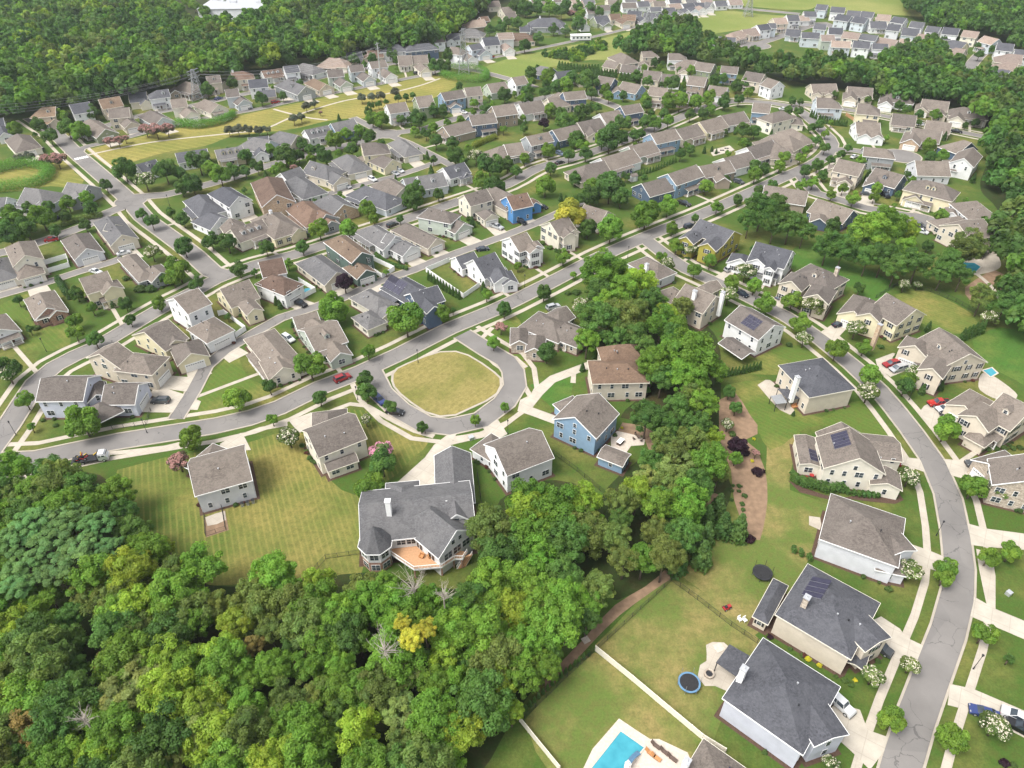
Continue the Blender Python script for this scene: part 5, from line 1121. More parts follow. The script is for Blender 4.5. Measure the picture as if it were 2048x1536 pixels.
TREE_TXT = '''
A 990,1355,190,k 1320,1370,190,k 1590,1300,190,k 1160,1440,180,m 1440,1390,110,k 1760,1400,170,o 1860,1370,120,k 1960,1370,90,k 1960,1250,110,k 845,1480,95,k 400,1095,120,k 540,1030,150,k 640,1050,150,o 490,930,110,o 740,900,120,k 310,1000,110,k 120,1040,120,o 1240,810,85,k 1655,720,120,k 1860,660,100,k
A 870,1130,95,r 945,1125,100,r 1000,1105,70,r 1165,1035,125,r 1245,1040,150,r 1335,1030,125,r 370,1275,115,r 455,1275,145,r 150,1265,80,g 235,1250,90,g 1830,1040,85,g 1905,1035,95,g 1985,1035,85,g 1540,1470,150,k 1450,1500,120,k 1680,1350,120,o
A 1340,40,110,o 1430,95,130,o 1390,50,100,o 1640,100,110,o 1550,45,90,o 1490,18,80,o 1740,30,90,k 1800,50,80,k
B 780,480,95,k 930,470,80,k 1090,440,90,k 870,520,60,k 1430,395,70,k 1535,440,100,k 1430,530,115,k 1505,530,115,k 1870,240,90,k 1960,220,100,k 2020,180,90,k 845,780,75,g 925,775,75,g 995,765,80,g 1112,735,80,g 1135,785,60,k 1200,775,55,k 1255,765,50,k 1040,815,45,k 980,835,55,k 920,845,60,k 400,850,80,g 465,825,70,g 300,950,85,g 360,935,75,g 515,900,38,r 662,940,40,c 20,1040,75,g 85,1035,75,g
B 215,770,70,k 40,790,100,k 900,895,75,k 930,950,110,o 1000,960,120,o 1160,960,80,k 1240,960,70,k 1300,950,150,k 1420,880,95,k 1500,900,70,k 1530,980,60,o 1635,955,65,o 1360,1070,90,k 1415,1020,80,o 1270,1050,75,o 1440,1130,120,k 1570,1150,110,k 1740,900,55,o 1835,860,85,k 1885,850,75,o 1990,760,110,k 1745,830,80,o 1625,690,60,k 630,1120,140,o 720,1070,95,o 820,1045,85,o 905,1095,110,k 800,1115,80,k 765,1200,120,k 870,1045,35,c 370,1155,100,k 110,1200,100,o
B 230,1240,180,k 340,1245,90,k 440,1205,90,k 515,1200,85,k 555,1250,120,k 660,1225,65,o 280,1295,80,o 190,1330,75,o 150,1365,80,o 440,1275,85,o 10,1335,110,k 300,1340,70,r 1590,1240,140,k 1660,1290,80,k 1760,1250,150,m 1870,1330,200,k 2010,1315,120,k 1810,1450,150,o 1900,1500,180,k 1270,1530,160,k 1420,1280,65,k 1370,1245,50,c 1300,1205,35,c 1120,480,60,k 1700,1190,70,o
C 40,190,95,k 110,70,120,k 200,65,110,k 300,65,120,o 395,90,120,k 475,110,85,r 550,110,85,o 625,75,95,k 700,95,80,k 530,200,120,k 430,245,80,k 333,232,85,k 210,305,95,k 100,365,100,k 820,75,70,k 850,40,60,k 430,40,90,k 530,50,80,k 30,60,110,k 230,20,90,k
C 150,590,110,k 155,655,65,o 285,612,125,o 270,670,65,k 485,625,105,k 430,690,130,o 355,705,110,k 600,650,180,k 120,720,95,k 130,785,85,k 85,780,80,o 265,740,95,k 640,745,90,k 745,720,90,o 790,690,80,k 775,775,85,o 890,765,75,k 1070,800,100,o 1080,845,90,k 1000,610,95,k 1085,655,95,k 1140,500,65,k 1180,540,55,o 1270,520,50,k 1280,675,125,k 1430,572,85,o 1340,562,50,k 1255,815,140,o 1345,810,150,o 1470,820,120,o 1575,785,120,o 1695,820,105,k 1705,770,75,k 1815,800,85,k 1890,740,80,o 1620,640,85,k 1690,630,80,k 1800,690,95,k 1870,670,80,k
C 1115,912,65,k 1145,985,115,o 1070,980,115,k 1215,915,90,k 1250,970,105,o 1425,920,90,k 1530,905,90,k 1590,875,85,o 885,990,135,k 810,1045,125,k 780,1115,210,k 720,1125,130,o 885,1095,105,k 975,1080,85,k 1020,1080,95,k 680,860,75,k 310,885,105,o 395,920,115,k 255,985,95,u 420,985,160,k 485,970,100,o 540,905,120,k 595,885,105,k 95,1030,75,k 510,1115,125,k 565,1170,110,o 590,1230,105,k 455,1245,95,k 310,1350,100,k 290,1205,110,o 100,1270,95,o 505,1430,105,k 30,1370,95,k 265,1490,160,o 640,1500,145,o 780,1505,240,k 1060,1425,60,k 910,1412,75,k 1430,1200,75,k 1350,1235,90,k 1540,1200,42,c 1600,1192,34,c 1635,1212,32,c 1705,1440,75,k 1940,1325,95,k 1945,1400,115,o 2020,1350,95,k 1975,1520,85,k 1850,1045,125,k 1940,1055,95,k 1850,1150,90,o 1550,1495,115,o
D 195,805,65,k 260,815,55,k 165,885,70,k 245,895,75,k 350,1022,65,k 412,1000,80,k 505,985,45,o 460,1070,65,o 455,1185,85,k 380,1130,85,k 640,1185,65,k 585,1235,65,k 500,1280,75,k 400,1320,95,k 300,1370,95,k 270,1480,95,o 360,1460,95,o 440,1400,85,k 35,1480,85,k 95,1325,95,o 260,1270,85,o 130,1260,95,o 300,1205,65,o 540,755,55,k 800,800,55,k 1055,845,75,k 1110,880,80,k 1340,920,95,o 1210,920,75,k 1660,980,60,k 1580,1000,50,k 1290,1165,110,o 1400,1240,90,o 1300,1260,95,k 1115,1400,65,k 755,1280,95,o 600,1510,85,o 870,1510,90,o 1160,1440,55,o 1410,300,60,k 1680,370,55,k 1690,440,75,k 1810,400,75,k 1300,340,130,k 1200,370,130,k 1090,380,120,k 1380,380,120,k
E 540,95,125,o 690,50,115,o 390,120,100,k 722,130,110,k 520,190,95,k 680,262,95,k 440,312,90,k 330,205,190,o 110,230,210,o 60,335,200,k 205,295,170,k 150,362,100,o 220,130,90,k 60,165,110,k 1130,178,95,k 1212,238,115,k 1365,165,80,k 1462,220,115,k 1470,442,155,k 1690,392,140,k 1820,405,155,k 1912,612,135,k 1425,620,210,o 1380,690,130,o 1570,735,115,k 1000,892,105,k 1272,892,115,o 1040,1022,85,k 592,1035,125,o 600,1130,130,o 757,1180,135,k 735,930,95,o 890,880,75,c 1205,775,100,b 1120,772,110,b 610,812,110,k 1215,482,145,m 60,1450,190,m 40,1420,210,k 290,1090,75,b 1010,690,70,b 490,720,60,c 520,770,60,c 545,820,60,c 1310,690,90,k
F 80,447,125,k 370,442,115,k 505,300,155,o 740,300,145,o 890,132,135,o 940,212,85,o 1152,217,65,k 1255,62,165,k 404,346,52,b 150,390,60,b 620,935,240,o 705,722,150,u 1200,1025,290,o 1480,972,155,o 1845,822,90,o 1985,942,125,k 430,1392,240,o 895,1282,115,o 868,1500,135,k 1900,1205,110,o 1960,1082,115,r 1575,945,50,k 355,800,45,c 340,760,40,c 120,830,60,c 160,870,60,c 190,900,60,c 1460,20,90,k 1145,560,40,c 1040,640,50,o 555,1340,45,c 290,1060,40,c
G 460,190,260,y 1070,182,230,o 1250,112,165,o 790,302,215,o 1640,122,105,o 1282,290,105,o 1315,432,120,o 1465,212,65,k 605,290,145,k 630,30,160,k 870,42,160,k 535,62,105,k 1805,62,85,k 410,520,120,o 490,662,58,o 255,802,125,k 1195,522,90,o 1460,632,115,o 1585,552,115,o 1435,462,125,m 1240,572,135,m 1870,632,180,m 1755,732,135,o 1940,752,130,o 1730,822,175,m 2030,892,160,o 550,912,180,m 280,1285,165,k 660,1300,52,c 565,1400,62,c 390,42,50,c 430,62,50,c 160,150,45,k 240,410,70,b 305,445,60,b 450,810,60,b 515,800,80,b
G 740,650,350,W 700,800,230,D 900,790,260,W 1030,750,280,G 900,980,320,L 680,1020,330,D 1190,1060,250,W 1230,970,180,G 1355,925,170,L 1330,1100,230,W 1420,1300,420,W 1200,1480,240,D 1450,1500,260,W 1000,1150,230,D 600,1180,200,W 1150,880,170,W 2000,140,250,D 1900,230,170,D 830,1180,200,D 1600,1420,220,W
H 60,120,210,D 180,255,230,D 290,310,170,D 50,270,180,D 480,430,210,D 600,465,210,D 830,335,320,W 960,270,290,W 930,505,260,D 1110,310,180,G 1200,565,270,D 1110,465,200,W 1590,455,260,L 1450,560,200,D 1560,655,170,D 1400,650,160,D 1720,842,190,L 700,380,200,D 1030,600,200,D 800,520,200,D 1280,430,90,k 1385,192,115,o 685,52,110,o 510,20,75,o 850,40,85,o 520,275,130,k 1090,742,110,m 1200,742,70,m 360,902,195,m 195,872,155,o 265,1052,165,o 290,1172,145,m 550,1262,170,o 705,1092,180,m 770,1242,120,o 820,1470,170,o 1180,1450,155,m 1120,1500,115,o 1770,1002,145,m 1900,900,230,D 1960,760,230,D 170,1222,60,b 1040,1310,80,c 905,1240,60,b
I 200,132,150,o 660,302,270,o 1530,432,200,o 1890,120,210,o 1430,622,190,r 250,342,65,o 340,292,50,b 445,330,50,b 860,270,80,b
I 110,690,300,W 400,720,290,D 130,900,300,L 330,950,240,L 640,860,300,D 940,860,260,W 250,1120,330,B 530,1080,330,B 760,1140,300,B 100,1260,330,B 380,1300,360,B 650,1330,330,B 180,1480,330,B 480,1500,320,B 860,1320,260,B 1070,1170,280,D 1160,1350,330,W 1340,1310,130,G 1420,1490,200,G 980,1480,220,L 700,1000,200,D 1010,1020,200,D
J 130,282,95,o 510,112,125,k 880,62,160,k 1075,182,115,k 1322,345,85,k 1755,285,85,o 1990,182,75,o 262,422,200,m 880,282,110,m 1010,542,200,p 1010,640,230,k 910,842,250,o 1750,950,55,b 370,490,55,b 405,540,55,b 430,590,55,b 470,625,60,b 1350,350,60,k
K 1080,260,280,D 1330,200,250,D 1520,150,260,W 1440,480,280,L 1230,480,230,L 1130,620,250,D 1320,690,350,N 1080,730,220,N 1400,900,300,N 1000,880,260,G 1190,950,230,D 1560,560,170,W 1620,420,160,G 350,1010,430,W 130,900,330,W 150,1200,380,W 430,1260,380,D 560,950,280,G 830,1230,260,L 900,1400,260,L 1150,1180,230,L 1300,1050,200,D 1050,1400,260,W 620,1120,240,W 1560,1200,190,E 1330,1390,240,E 1530,1370,220,E 1820,1150,210,E 1650,980,200,E 1700,1130,200,E 1560,1070,190,E 1480,1240,200,E 870,1080,180,D 1260,330,200,D 1650,720,160,L
K 1900,1240,100,u 1970,700,115,u 1810,490,160,u 1865,550,80,u 1725,320,120,m 1740,62,105,k 1790,190,110,k 1790,592,110,o 1950,550,75,r 1920,615,38,y 1935,440,32,y 1760,400,70,b 1770,812,36,b 1820,815,52,b 1765,855,36,b 1815,858,42,b 1860,895,56,b 1840,960,52,b 1850,1005,46,b 1755,925,40,b 880,350,32,y 775,625,35,c 808,638,32,c 1080,50,60,k
L 805,62,200,m 1100,20,150,k 1130,742,185,m 1430,362,215,o 1565,322,135,m 1645,822,215,o 1850,832,210,m 1420,1482,180,o 1770,1382,160,o 1940,1345,170,o 1140,1490,200,m 1680,510,110,b 1595,485,70,b 1655,445,80,b 1760,520,56,b 1822,515,66,b 1890,510,66,b 1955,512,62,b 2020,508,62,b 1830,602,90,b 1020,900,50,b 1018,855,44,b 980,885,40,b 205,235,38,c 1240,40,75,c 1320,20,80,c 1385,10,75,c 1950,975,60,b 2010,1010,80,b 1890,770,60,b 1920,940,50,b
P 1410,10,150,o 1725,462,190,o 985,1150,215,o 1480,1292,235,o 1820,1200,250,m 840,800,190,m 1140,712,165,m 1930,662,80,k 500,1500,150,m 320,662,58,y 412,712,52,y 800,590,64,y 785,650,56,y 697,835,44,y 440,1280,42,y 412,1375,52,y 968,108,70,b 180,580,42,b 270,632,42,b 545,805,42,b 612,830,66,b 668,872,56,b 15,490,60,u 1895,1500,90,u 1965,1510,60,b
M 380,130,240,W 130,90,300,B 700,140,270,L 560,330,220,D 950,280,330,W 1350,190,430,W 1100,430,300,L 1350,480,380,D 1000,600,280,L 1550,380,260,W 170,520,330,G 320,640,280,L 120,720,280,L 80,920,260,L 560,520,240,D 600,720,200,D 540,900,230,D 850,700,200,O 1060,880,450,N 950,1050,300,N 1100,1180,300,N 1600,1180,400,N 1480,1330,240,N 1520,720,330,W 1780,620,320,G 1720,880,280,G 1900,380,300,G 1960,1080,330,W 230,1230,330,O 450,1180,230,D 680,1130,300,W 600,1370,260,W 780,1440,330,G 1360,1470,260,N 1900,1440,280,W 100,1450,240,D 1780,1000,200,D 1750,250,230,L 1180,1420,200,D 330,1400,200,D 880,1300,200,D 1650,1520,200,D 1990,800,250,W 2010,560,200,O
N 240,130,280,W 500,110,300,G 850,120,280,L 1060,80,220,W 100,420,250,L 330,330,270,L 680,330,350,W 560,540,330,W 820,500,250,W 430,720,280,W 680,720,240,W 130,740,300,W 950,300,220,D 250,1000,340,L 500,960,260,L 820,920,330,W 1170,380,150,Y 1250,500,180,Y 1350,430,190,Y 1180,780,300,N 1500,620,280,G 1440,850,280,W 1600,840,240,W 1820,640,270,W 1130,1060,330,N 1220,1180,260,N 1920,860,330,G 1900,1100,260,W 1660,1200,380,G 1560,1380,300,W 820,1260,370,G 880,1450,280,W 500,1350,330,W 330,1480,280,L 1190,1380,320,L 100,1240,280,L 80,1450,240,L 1650,300,280,W 1880,190,330,W 1400,230,300,W 1180,200,180,D 1720,420,200,D 1700,700,180,D 650,1080,220,D 1000,700,200,D 1480,1060,220,D 660,1220,180,D 300,560,180,D 1340,1500,220,D
O 200,130,360,W 430,180,330,W 120,330,320,W 60,560,330,W 230,520,280,W 430,400,260,D 600,340,220,D 250,720,260,W 80,800,300,W 700,100,260,L 620,220,220,W 330,620,160,D 0,1080,180,G 300,300,200,L
'''
ROWS_C = [  # rows of clipped evergreens: tile, points, count, diameter(zoom px), words
 ('O', [(95,1065),(270,900),(450,740),(545,660),(635,600)], 15, 44, 'by the bottom lawn fence'),
 ('F', [(1370,660),(1500,750),(1640,830)], 11, 42, 'behind the white-fenced lawn'),
 ('G', [(1690,1450),(1850,1420),(2000,1385)], 11, 42, 'below the solar-panelled house'),
 ('H', [(1545,1150),(1650,1105),(1745,1075)], 6, 62, 'above the lush right lawn'),
 ('D', [(340,905),(480,965),(640,985)], 16, 30, 'round the blue-grey house'),
 ('C', [(370,520),(520,545),(700,545)], 14, 48, 'along the meadow edge'),
 ('C', [(640,580),(740,585),(840,590)], 9, 52, 'below the hipped meadow-side house'),
 ('C', [(860,610),(980,620),(1110,645)], 9, 56, 'between two upper centre gardens'),
 ('C', [(960,1400),(1130,1350),(1320,1270)], 16, 26, 'along centre block gardens'),
 ('F', [(1860,1480),(1900,1500),(1930,1520)], 0, 30, ''),
]
CONES = []
def cone_rows():
    for ri, (t, pts, n, d, words_) in enumerate(ROWS_C):
        if not n: continue
        pl = catmull([Vector(T(t, *p)) for p in pts], 1)
        for i in range(n):
            x, y = pl[int((len(pl)-1)*(i+.5)/n)]; zc = 1.8
            for _ in range(3): p = P(x, y, zc); r = d/4/2/scale_at(p)*1.25; zc = min(r*1.5, 2.2)
            root = empty('clipped_evergreen', (p.x, p.y, 0)); tag(root, f"clipped evergreen, {ORD(i+1)} from left in the row {words_}", 'hedge tree', 'clipped evergreens '+words_)
            rnd = random.Random(i*31+ri); o = link('leaves', CR['cone', i % 2], root, (0, 0, zc*1.0), rnd.uniform(0, 6), (r, r, zc*rnd.uniform(.95, 1.15)))
            v = rnd.uniform(.85, 1.15); o.color = (.085*v, .165*v, .04*v, 1)
for ln in TREE_TXT.strip().split('\n'):
    k = ln.split()
    for s in k[1:]:
        a = s.split(','); add_tree(k[0], float(a[0]), float(a[1]), float(a[2]), a[3])
# ---------------------------------------------------------------- vehicles
def paint(name, c):
    m, n, b = newmat(name); b.inputs['Base Color'].default_value = (*c, 1); b.inputs['Roughness'].default_value = .28; b.inputs['Coat Weight'].default_value = .6; b.inputs['Metallic'].default_value = .25; return m
PAINT = {k: paint('paint_'+k, c) for k, c in dict(white=(.62, .63, .64), black=(.012, .012, .014), red=(.28, .012, .016), silver=(.40, .41, .43), darkgrey=(.06, .065, .07), blue=(.03, .05, .17), navy=(.015, .02, .04), bluegrey=(.10, .14, .19), bright_red=(.42, .02, .015)).items()}
def wheelmesh(r):
    m = MB(); m.cyl((0, -.11, 0), (0, .11, 0), r, n=16, m=0); m.cyl((0, -.125, 0), (0, .125, 0), r*.6, n=10, m=1); return m.mesh('wheel', [RUBBER, METAL])
WHEEL = wheelmesh(.34); WHEELB = wheelmesh(.42)
CARP = {  # length, width, half-profile of body (x, z), cabin (x0 base, x0 top, x1 top, x1 base, z base, z top)
 'sedan': (4.7, 1.82, [(0, .30), (0, .72), (.10, .92), (.95, 1.0), (3.35, .98), (4.45, .78), (4.68, .55), (4.7, .30)], (.75, 1.45, 2.75, 3.55, .97, 1.42)),
 'suv': (4.75, 1.92, [(0, .34), (0, .95), (.06, 1.12), (1.0, 1.14), (3.45, 1.1), (4.55, .96), (4.73, .7), (4.75, .34)], (.08, .32, 2.7, 3.5, 1.1, 1.68)),
 'pickup': (5.7, 1.98, [(0, .42), (0, 1.12), (.02, 1.16), (2.0, 1.16), (4.2, 1.18), (5.5, 1.06), (5.68, .8), (5.7, .42)], (2.0, 2.15, 3.45, 4.2, 1.14, 1.82)),
 'jeep': (4.3, 1.9, [(0, .45), (0, 1.1), (.04, 1.18), (1.0, 1.2), (3.0, 1.15), (4.1, 1.08), (4.28, .8), (4.3, .45)], (.02, .08, 2.5, 2.8, 1.15, 1.88)),
 'van': (5.0, 1.98, [(0, .32), (0, 1.0), (.05, 1.15), (1.0, 1.15), (3.9, 1.1), (4.8, .88), (4.98, .6), (5.0, .32)], (.06, .22, 3.3, 4.2, 1.1, 1.78))}
CARM = {}
def car_mesh(kind):
    if kind in CARM: return CARM[kind]
    L, Wd, prof, (a0, a1, b1, b0, z0, z1) = CARP[kind]; h = Wd/2
    body = MB(); n = len(prof)
    rings = []
    for yy, zk, xk in ((-h+.03, .86, .985), (-h, 1, 1), (h, 1, 1), (h-.03, .86, .985)):
        pass
    A = [(x-L/2, -h+(.10 if z > .9 else .0), z) for x, z in prof]; B = [(x, -y, z) for x, y, z in A]
    for i in range(n-1): body.poly([A[i], A[i+1], B[i+1], B[i]])
    body.poly(A[::-1]); body.poly(B); body.poly([A[0], B[0], B[-1], A[-1]])
    t = h-.12; u = h-.28                       # roof
    if kind == 'pickup': 
        for s in (-1, 1): body.box((-L/2+1.0, s*(h-.14), 1.2), (1.95, .1, .12))
    roof = [(a1-L/2+.05, -u, z1), (b1-L/2-.05, -u, z1), (b1-L/2-.05, u, z1), (a1-L/2+.05, u, z1)]
    body.poly([(x, y, z+.03) for x, y, z in roof]); 
    for i in range(4): p, q = roof[i], roof[(i+1) % 4]; body.poly([p, q, (q[0], q[1], q[2]+.03), (p[0], p[1], p[2]+.03)])
    cab = MB(); lo = [(a0-L/2, -t, z0), (b0-L/2, -t, z0), (b0-L/2, t, z0), (a0-L/2, t, z0)]; hi = [(a1-L/2, -u, z1), (b1-L/2, -u, z1), (b1-L/2, u, z1), (a1-L/2, u, z1)]
    for i in range(4): cab.poly([lo[i], lo[(i+1) % 4], hi[(i+1) % 4], hi[i]])
    cab.poly(hi)
    for i in range(4): body.bar(lo[i], hi[i], .09, .09)       # pillars
    for s in (-1, 1): body.bar(((a0+b0)/2-L/2, s*t, z0), ((a1+b1)/2-L/2, s*u, z1), .08, .04)
    bed = None
    if kind == 'pickup': bed = MB(); bed.box((-L/2+1.02, 0, 1.175), (1.85, 1.5, .03)); bed = bed.mesh('truck_bed', DARK)
    lt = MB(); lt.box((L/2-.12, 0, .68 if kind != 'pickup' else .88), (.14, .32, .14)); tl = MB(); tl.box((-L/2+.02, 0, .8), (.06, .26, .16)); bp = MB(); bp.box((0, 0, 0), (.12, Wd*.92, .2))
    CARM[kind] = (body.mesh('car_body', PAINT['white']), cab.mesh('car_glass', GLASS), lt.mesh('headlight', METAL), tl.mesh('tail_light', RED), bp.mesh('bumper', DARK), bed)
    return CARM[kind]
def car(t, x1, y1, x2, y2, kind, col, label):        # rear, front in photo pixels at body height
    p = TP(t, x1, y1, .7).to_2d(); q = TP(t, x2, y2, .7).to_2d(); c = (p+q)/2; a = math.atan2(q.y-p.y, q.x-p.x); L, Wd = CARP[kind][:2]
    root = empty({'sedan': 'parked_car', 'suv': 'parked_suv', 'pickup': 'pickup_truck', 'jeep': 'off_road_car', 'van': 'minivan'}[kind], (c.x, c.y, .035), a)
    tag(root, label, {'pickup': 'pickup truck', 'suv': 'suv', 'van': 'minivan'}.get(kind, 'car'))
    bm_, cm, lm, tm, bp, bed = car_mesh(kind); o = link('car_body', bm_, root); o.material_slots[0].link = 'OBJECT'; o.material_slots[0].material = PAINT[col]
    link('car_glass', cm, root); big = kind in ('pickup', 'jeep')
    if bed: link('truck_bed', bed, root)
    for s in (-1, 1):
        for f in (-.5*L+.85, .5*L-.9): link('wheel', WHEELB if big else WHEEL, root, (f, s*(Wd/2-.10), .42 if big else .34))
        link('headlight', lm, root, (0, s*(Wd/2-.32), 0)); link('tail_light', tm, root, (0, s*(Wd/2-.22), .05))
    link('bumper', bp, root, (L/2-.02, 0, .42)); link('bumper', bp, root, (-L/2+.02, 0, .42))
CARS = '''
F 640,1505,740,1465 suv red red suv driving along the main street
F 225,1150,290,1190 suv white white suv parked beside the sage green house
F 310,870,385,905 pickup black black pickup parked by the brown-roofed white house
F 1055,275,1125,245 suv black black car on the street behind the white house
F 1790,455,1835,450 sedan navy dark saloon parked beside the lane near charcoal roof house
F 1890,262,1965,290 pickup silver silver pickup on the drive of the cream screened-porch house
F 790,100,760,60 sedan navy small dark car half hidden beside the pale blue house
F 445,0,480,25 sedan darkgrey dark grey car on the drive behind the russet house
E 1695,1140,1780,1180 suv bluegrey blue-grey estate car by the L-shaped white fence
E 950,495,1025,475 sedan white white car in front of the grey-roofed garage
E 740,625,790,640 sedan white white convertible on the west back lane
E 395,380,430,375 sedan red dark red car under the trees at left
E 410,225,480,195 suv navy dark suv parked in tree shade on the far left street
I 1360,130,1205,130 suv darkgrey grey suv on the drive of the lavender grey house
J 955,95,1015,150 suv blue blue suv parked on the loop beneath a round tree
J 1090,215,1135,222 sedan black dark car mostly hidden behind a small loop tree
G 285,930,375,905 suv silver silver suv behind the stone bungalow
G 215,105,275,125 sedan black black car on the bright blue house drive
G 25,215,110,255 pickup black black pickup on drive beside the lane lawn
G 1335,75,1420,105 pickup black black pickup by the upper centre drives
G 1400,275,1445,265 suv navy dark car beside the olive-walled house on the street
G 1715,625,1785,605 suv silver silver suv on the drive beside blossoming crape myrtle
G 1810,795,1870,825 sedan navy navy car parked on the right-hand street
H 70,850,150,815 sedan bluegrey blue-grey saloon on the shuttered beige house drive
H 525,1065,625,1045 sedan navy dark blue saloon alone on wide drive
H 1050,1360,925,1385 suv red dark red suv beside the silver minivan
H 1105,1395,985,1425 van silver silver minivan beside the dark red suv
H 1165,255,1260,275 suv darkgrey dark grey suv at the lower cul-de-sac
H 1190,300,1275,325 sedan white white convertible at the lower cul-de-sac
H 760,10,810,15 sedan darkgrey dark car on the drive above the lower cul-de-sac
H 925,10,960,40 suv black black suv beside the slate gable
L 1445,145,1295,155 pickup bright_red bright red pickup, first of three cars on the drive
L 1485,185,1350,200 sedan white white saloon, middle one of three cars on drive
L 1550,230,1390,245 pickup black black pickup, nearest of three cars on the drive
L 905,600,1060,630 sedan red glossy red saloon beside the cream solar-panelled house
L 1790,640,1580,635 pickup darkgrey dark grey pickup on the drive of the stone house
P 825,515,965,610 suv darkgrey dark suv on the drive below the charcoal gable roof
P 540,985,650,1085 jeep white white off-road car with black top beside charcoal hip roof
P 1800,1110,1670,1070 sedan blue blue saloon with nose by the white-blossomed tree
P 2080,1170,1905,1080 suv white large white suv at the lower right edge
P 2120,1260,1950,1170 suv black black suv beside the large white one
B 905,1420,960,1445 suv white white suv on drive beside grey hip roof
B 700,1475,755,1500 sedan silver silver saloon at the beige gabled garage
B 1120,1350,1180,1375 sedan white white saloon, right one of pair by cream garage
B 1085,1370,1140,1395 sedan silver silver saloon, left one of pair by cream garage
B 1640,890,1680,900 sedan white white car on the blue house drive near park strip
B 135,820,175,812 suv red red car on the drive north of the park strip
B 915,650,955,635 sedan white white car at the pale blue gabled garage
B 1060,605,1095,615 sedan white white car beside the white gabled garage
B 1870,455,1900,448 sedan bright_red red car beside the pale blue garage far off
B 1275,585,1305,580 suv black dark car by the small cream wing
A 1040,1025,1075,1050 sedan darkgrey grey car outside the beige gabled garage
A 1730,790,1765,780 sedan blue blue car between the far taupe-roofed houses
A 1970,855,2000,865 sedan darkgrey dark car by the pale blue far garage
A 1760,895,1810,880 suv black black suv under the carport by the taupe house
A 290,1190,320,1185 suv black black car by the grey hip house, far left
C 355,1215,415,1240 suv bluegrey blue car on the grey dormer house drive
C 355,1305,410,1290 sedan black black saloon parked on the middle street
C 1775,1440,1855,1465 suv darkgrey dark car on drive of the taupe gabled house
C 900,1360,950,1375 sedan blue blue car behind the white centre block house
D 660,835,690,845 sedan white white car on the far drive under the wood
D 915,870,940,860 sedan blue blue car on the drive under the wood
D 1470,1045,1540,1055 pickup black black pickup on the upper right street
D 1200,990,1255,995 sedan white white car between the loop block houses
D 100,870,145,870 sedan white white car at the bend of upper right street
D 670,1260,710,1240 sedan white white car near the upper cul-de-sac corner
'''
def build_cars():
    for ln in CARS.strip().split('\n'):
        f = ln.split(' ', 4); a = list(map(float, f[1].split(','))); car(f[0], *a, f[2], f[3], f[4])
# flatbed lorry with plant on board
def lorry():
    p = TP('I', 575, 620, .8).to_2d(); q = TP('I', 870, 575, .8).to_2d(); c = (p+q)/2; a = math.atan2((q-p).y, (q-p).x)
    r = empty('flatbed_truck', (c.x, c.y, .035), a); tag(r, 'white-cabbed flatbed truck carrying red and yellow machinery on the street', 'truck')
    m = MB(); m.box((2.9, 0, 1.25), (1.9, 2.1, 1.5)); m.box((2.75, 0, 2.15), (1.5, 1.95, .5), 0, 0, .9); m.box((3.7, 0, .95), (.8, 2.1, .9)); m.build('cab', PAINT['white'], r)
    m = MB(); m.box((3.78, 0, 1.85), (.12, 1.85, .6)); 
    for s in (-1, 1): m.box((3.2, s*1.06, 1.8), (.6, .03, .45)); m.box((2.4, s*1.06, 1.8), (.5, .03, .45))
    m.build('window', GLASS, r)
    m = MB(); m.box((-1.0, 0, 1.0), (5.9, 2.3, .2)); m.box((-.8, 0, .7), (6, .8, .3)); m.box((1.85, 0, 1.6), (.15, 2.2, 1.4)); m.build('flat_bed', [DARK], r)
    for x in (-2.6, -1.6, 3.1):
        for s in (-1, 1): link('wheel', WHEELB, r, (x, s*.95, .42))
    eq = empty('machinery_load', (c.x+math.cos(a)*-1.0, c.y+math.sin(a)*-1.0, 1.14), a); tag(eq, 'tangle of red and yellow lifting machinery on the flatbed truck', 'machinery')
    rnd = random.Random(4); m = MB(); m2 = MB(); m3 = MB()
    for i in range(9):
        x = rnd.uniform(-2.3, 2.0); y = rnd.uniform(-.8, .8)
        (m if i % 2 else m2).bar((x, y, .2), (x+rnd.uniform(-1.4, 1.4), y+rnd.uniform(-.5, .5), rnd.uniform(.5, 1.5)), .16)
    for i in range(5): m3.box((rnd.uniform(-2.2, 2), rnd.uniform(-.6, .6), .35), (rnd.uniform(.5, 1.0), rnd.uniform(.4, .8), .55), 0, rnd.uniform(0, 3))
    m.build('lifting_arm', YEL, eq); m2.build('frame', RED, eq); m3.build('engine_box', DARK, eq)
    for s in (-1, 1):
        for x in (-1.9, .2): link('wheel', WHEEL, eq, (x, s*.7, .34))
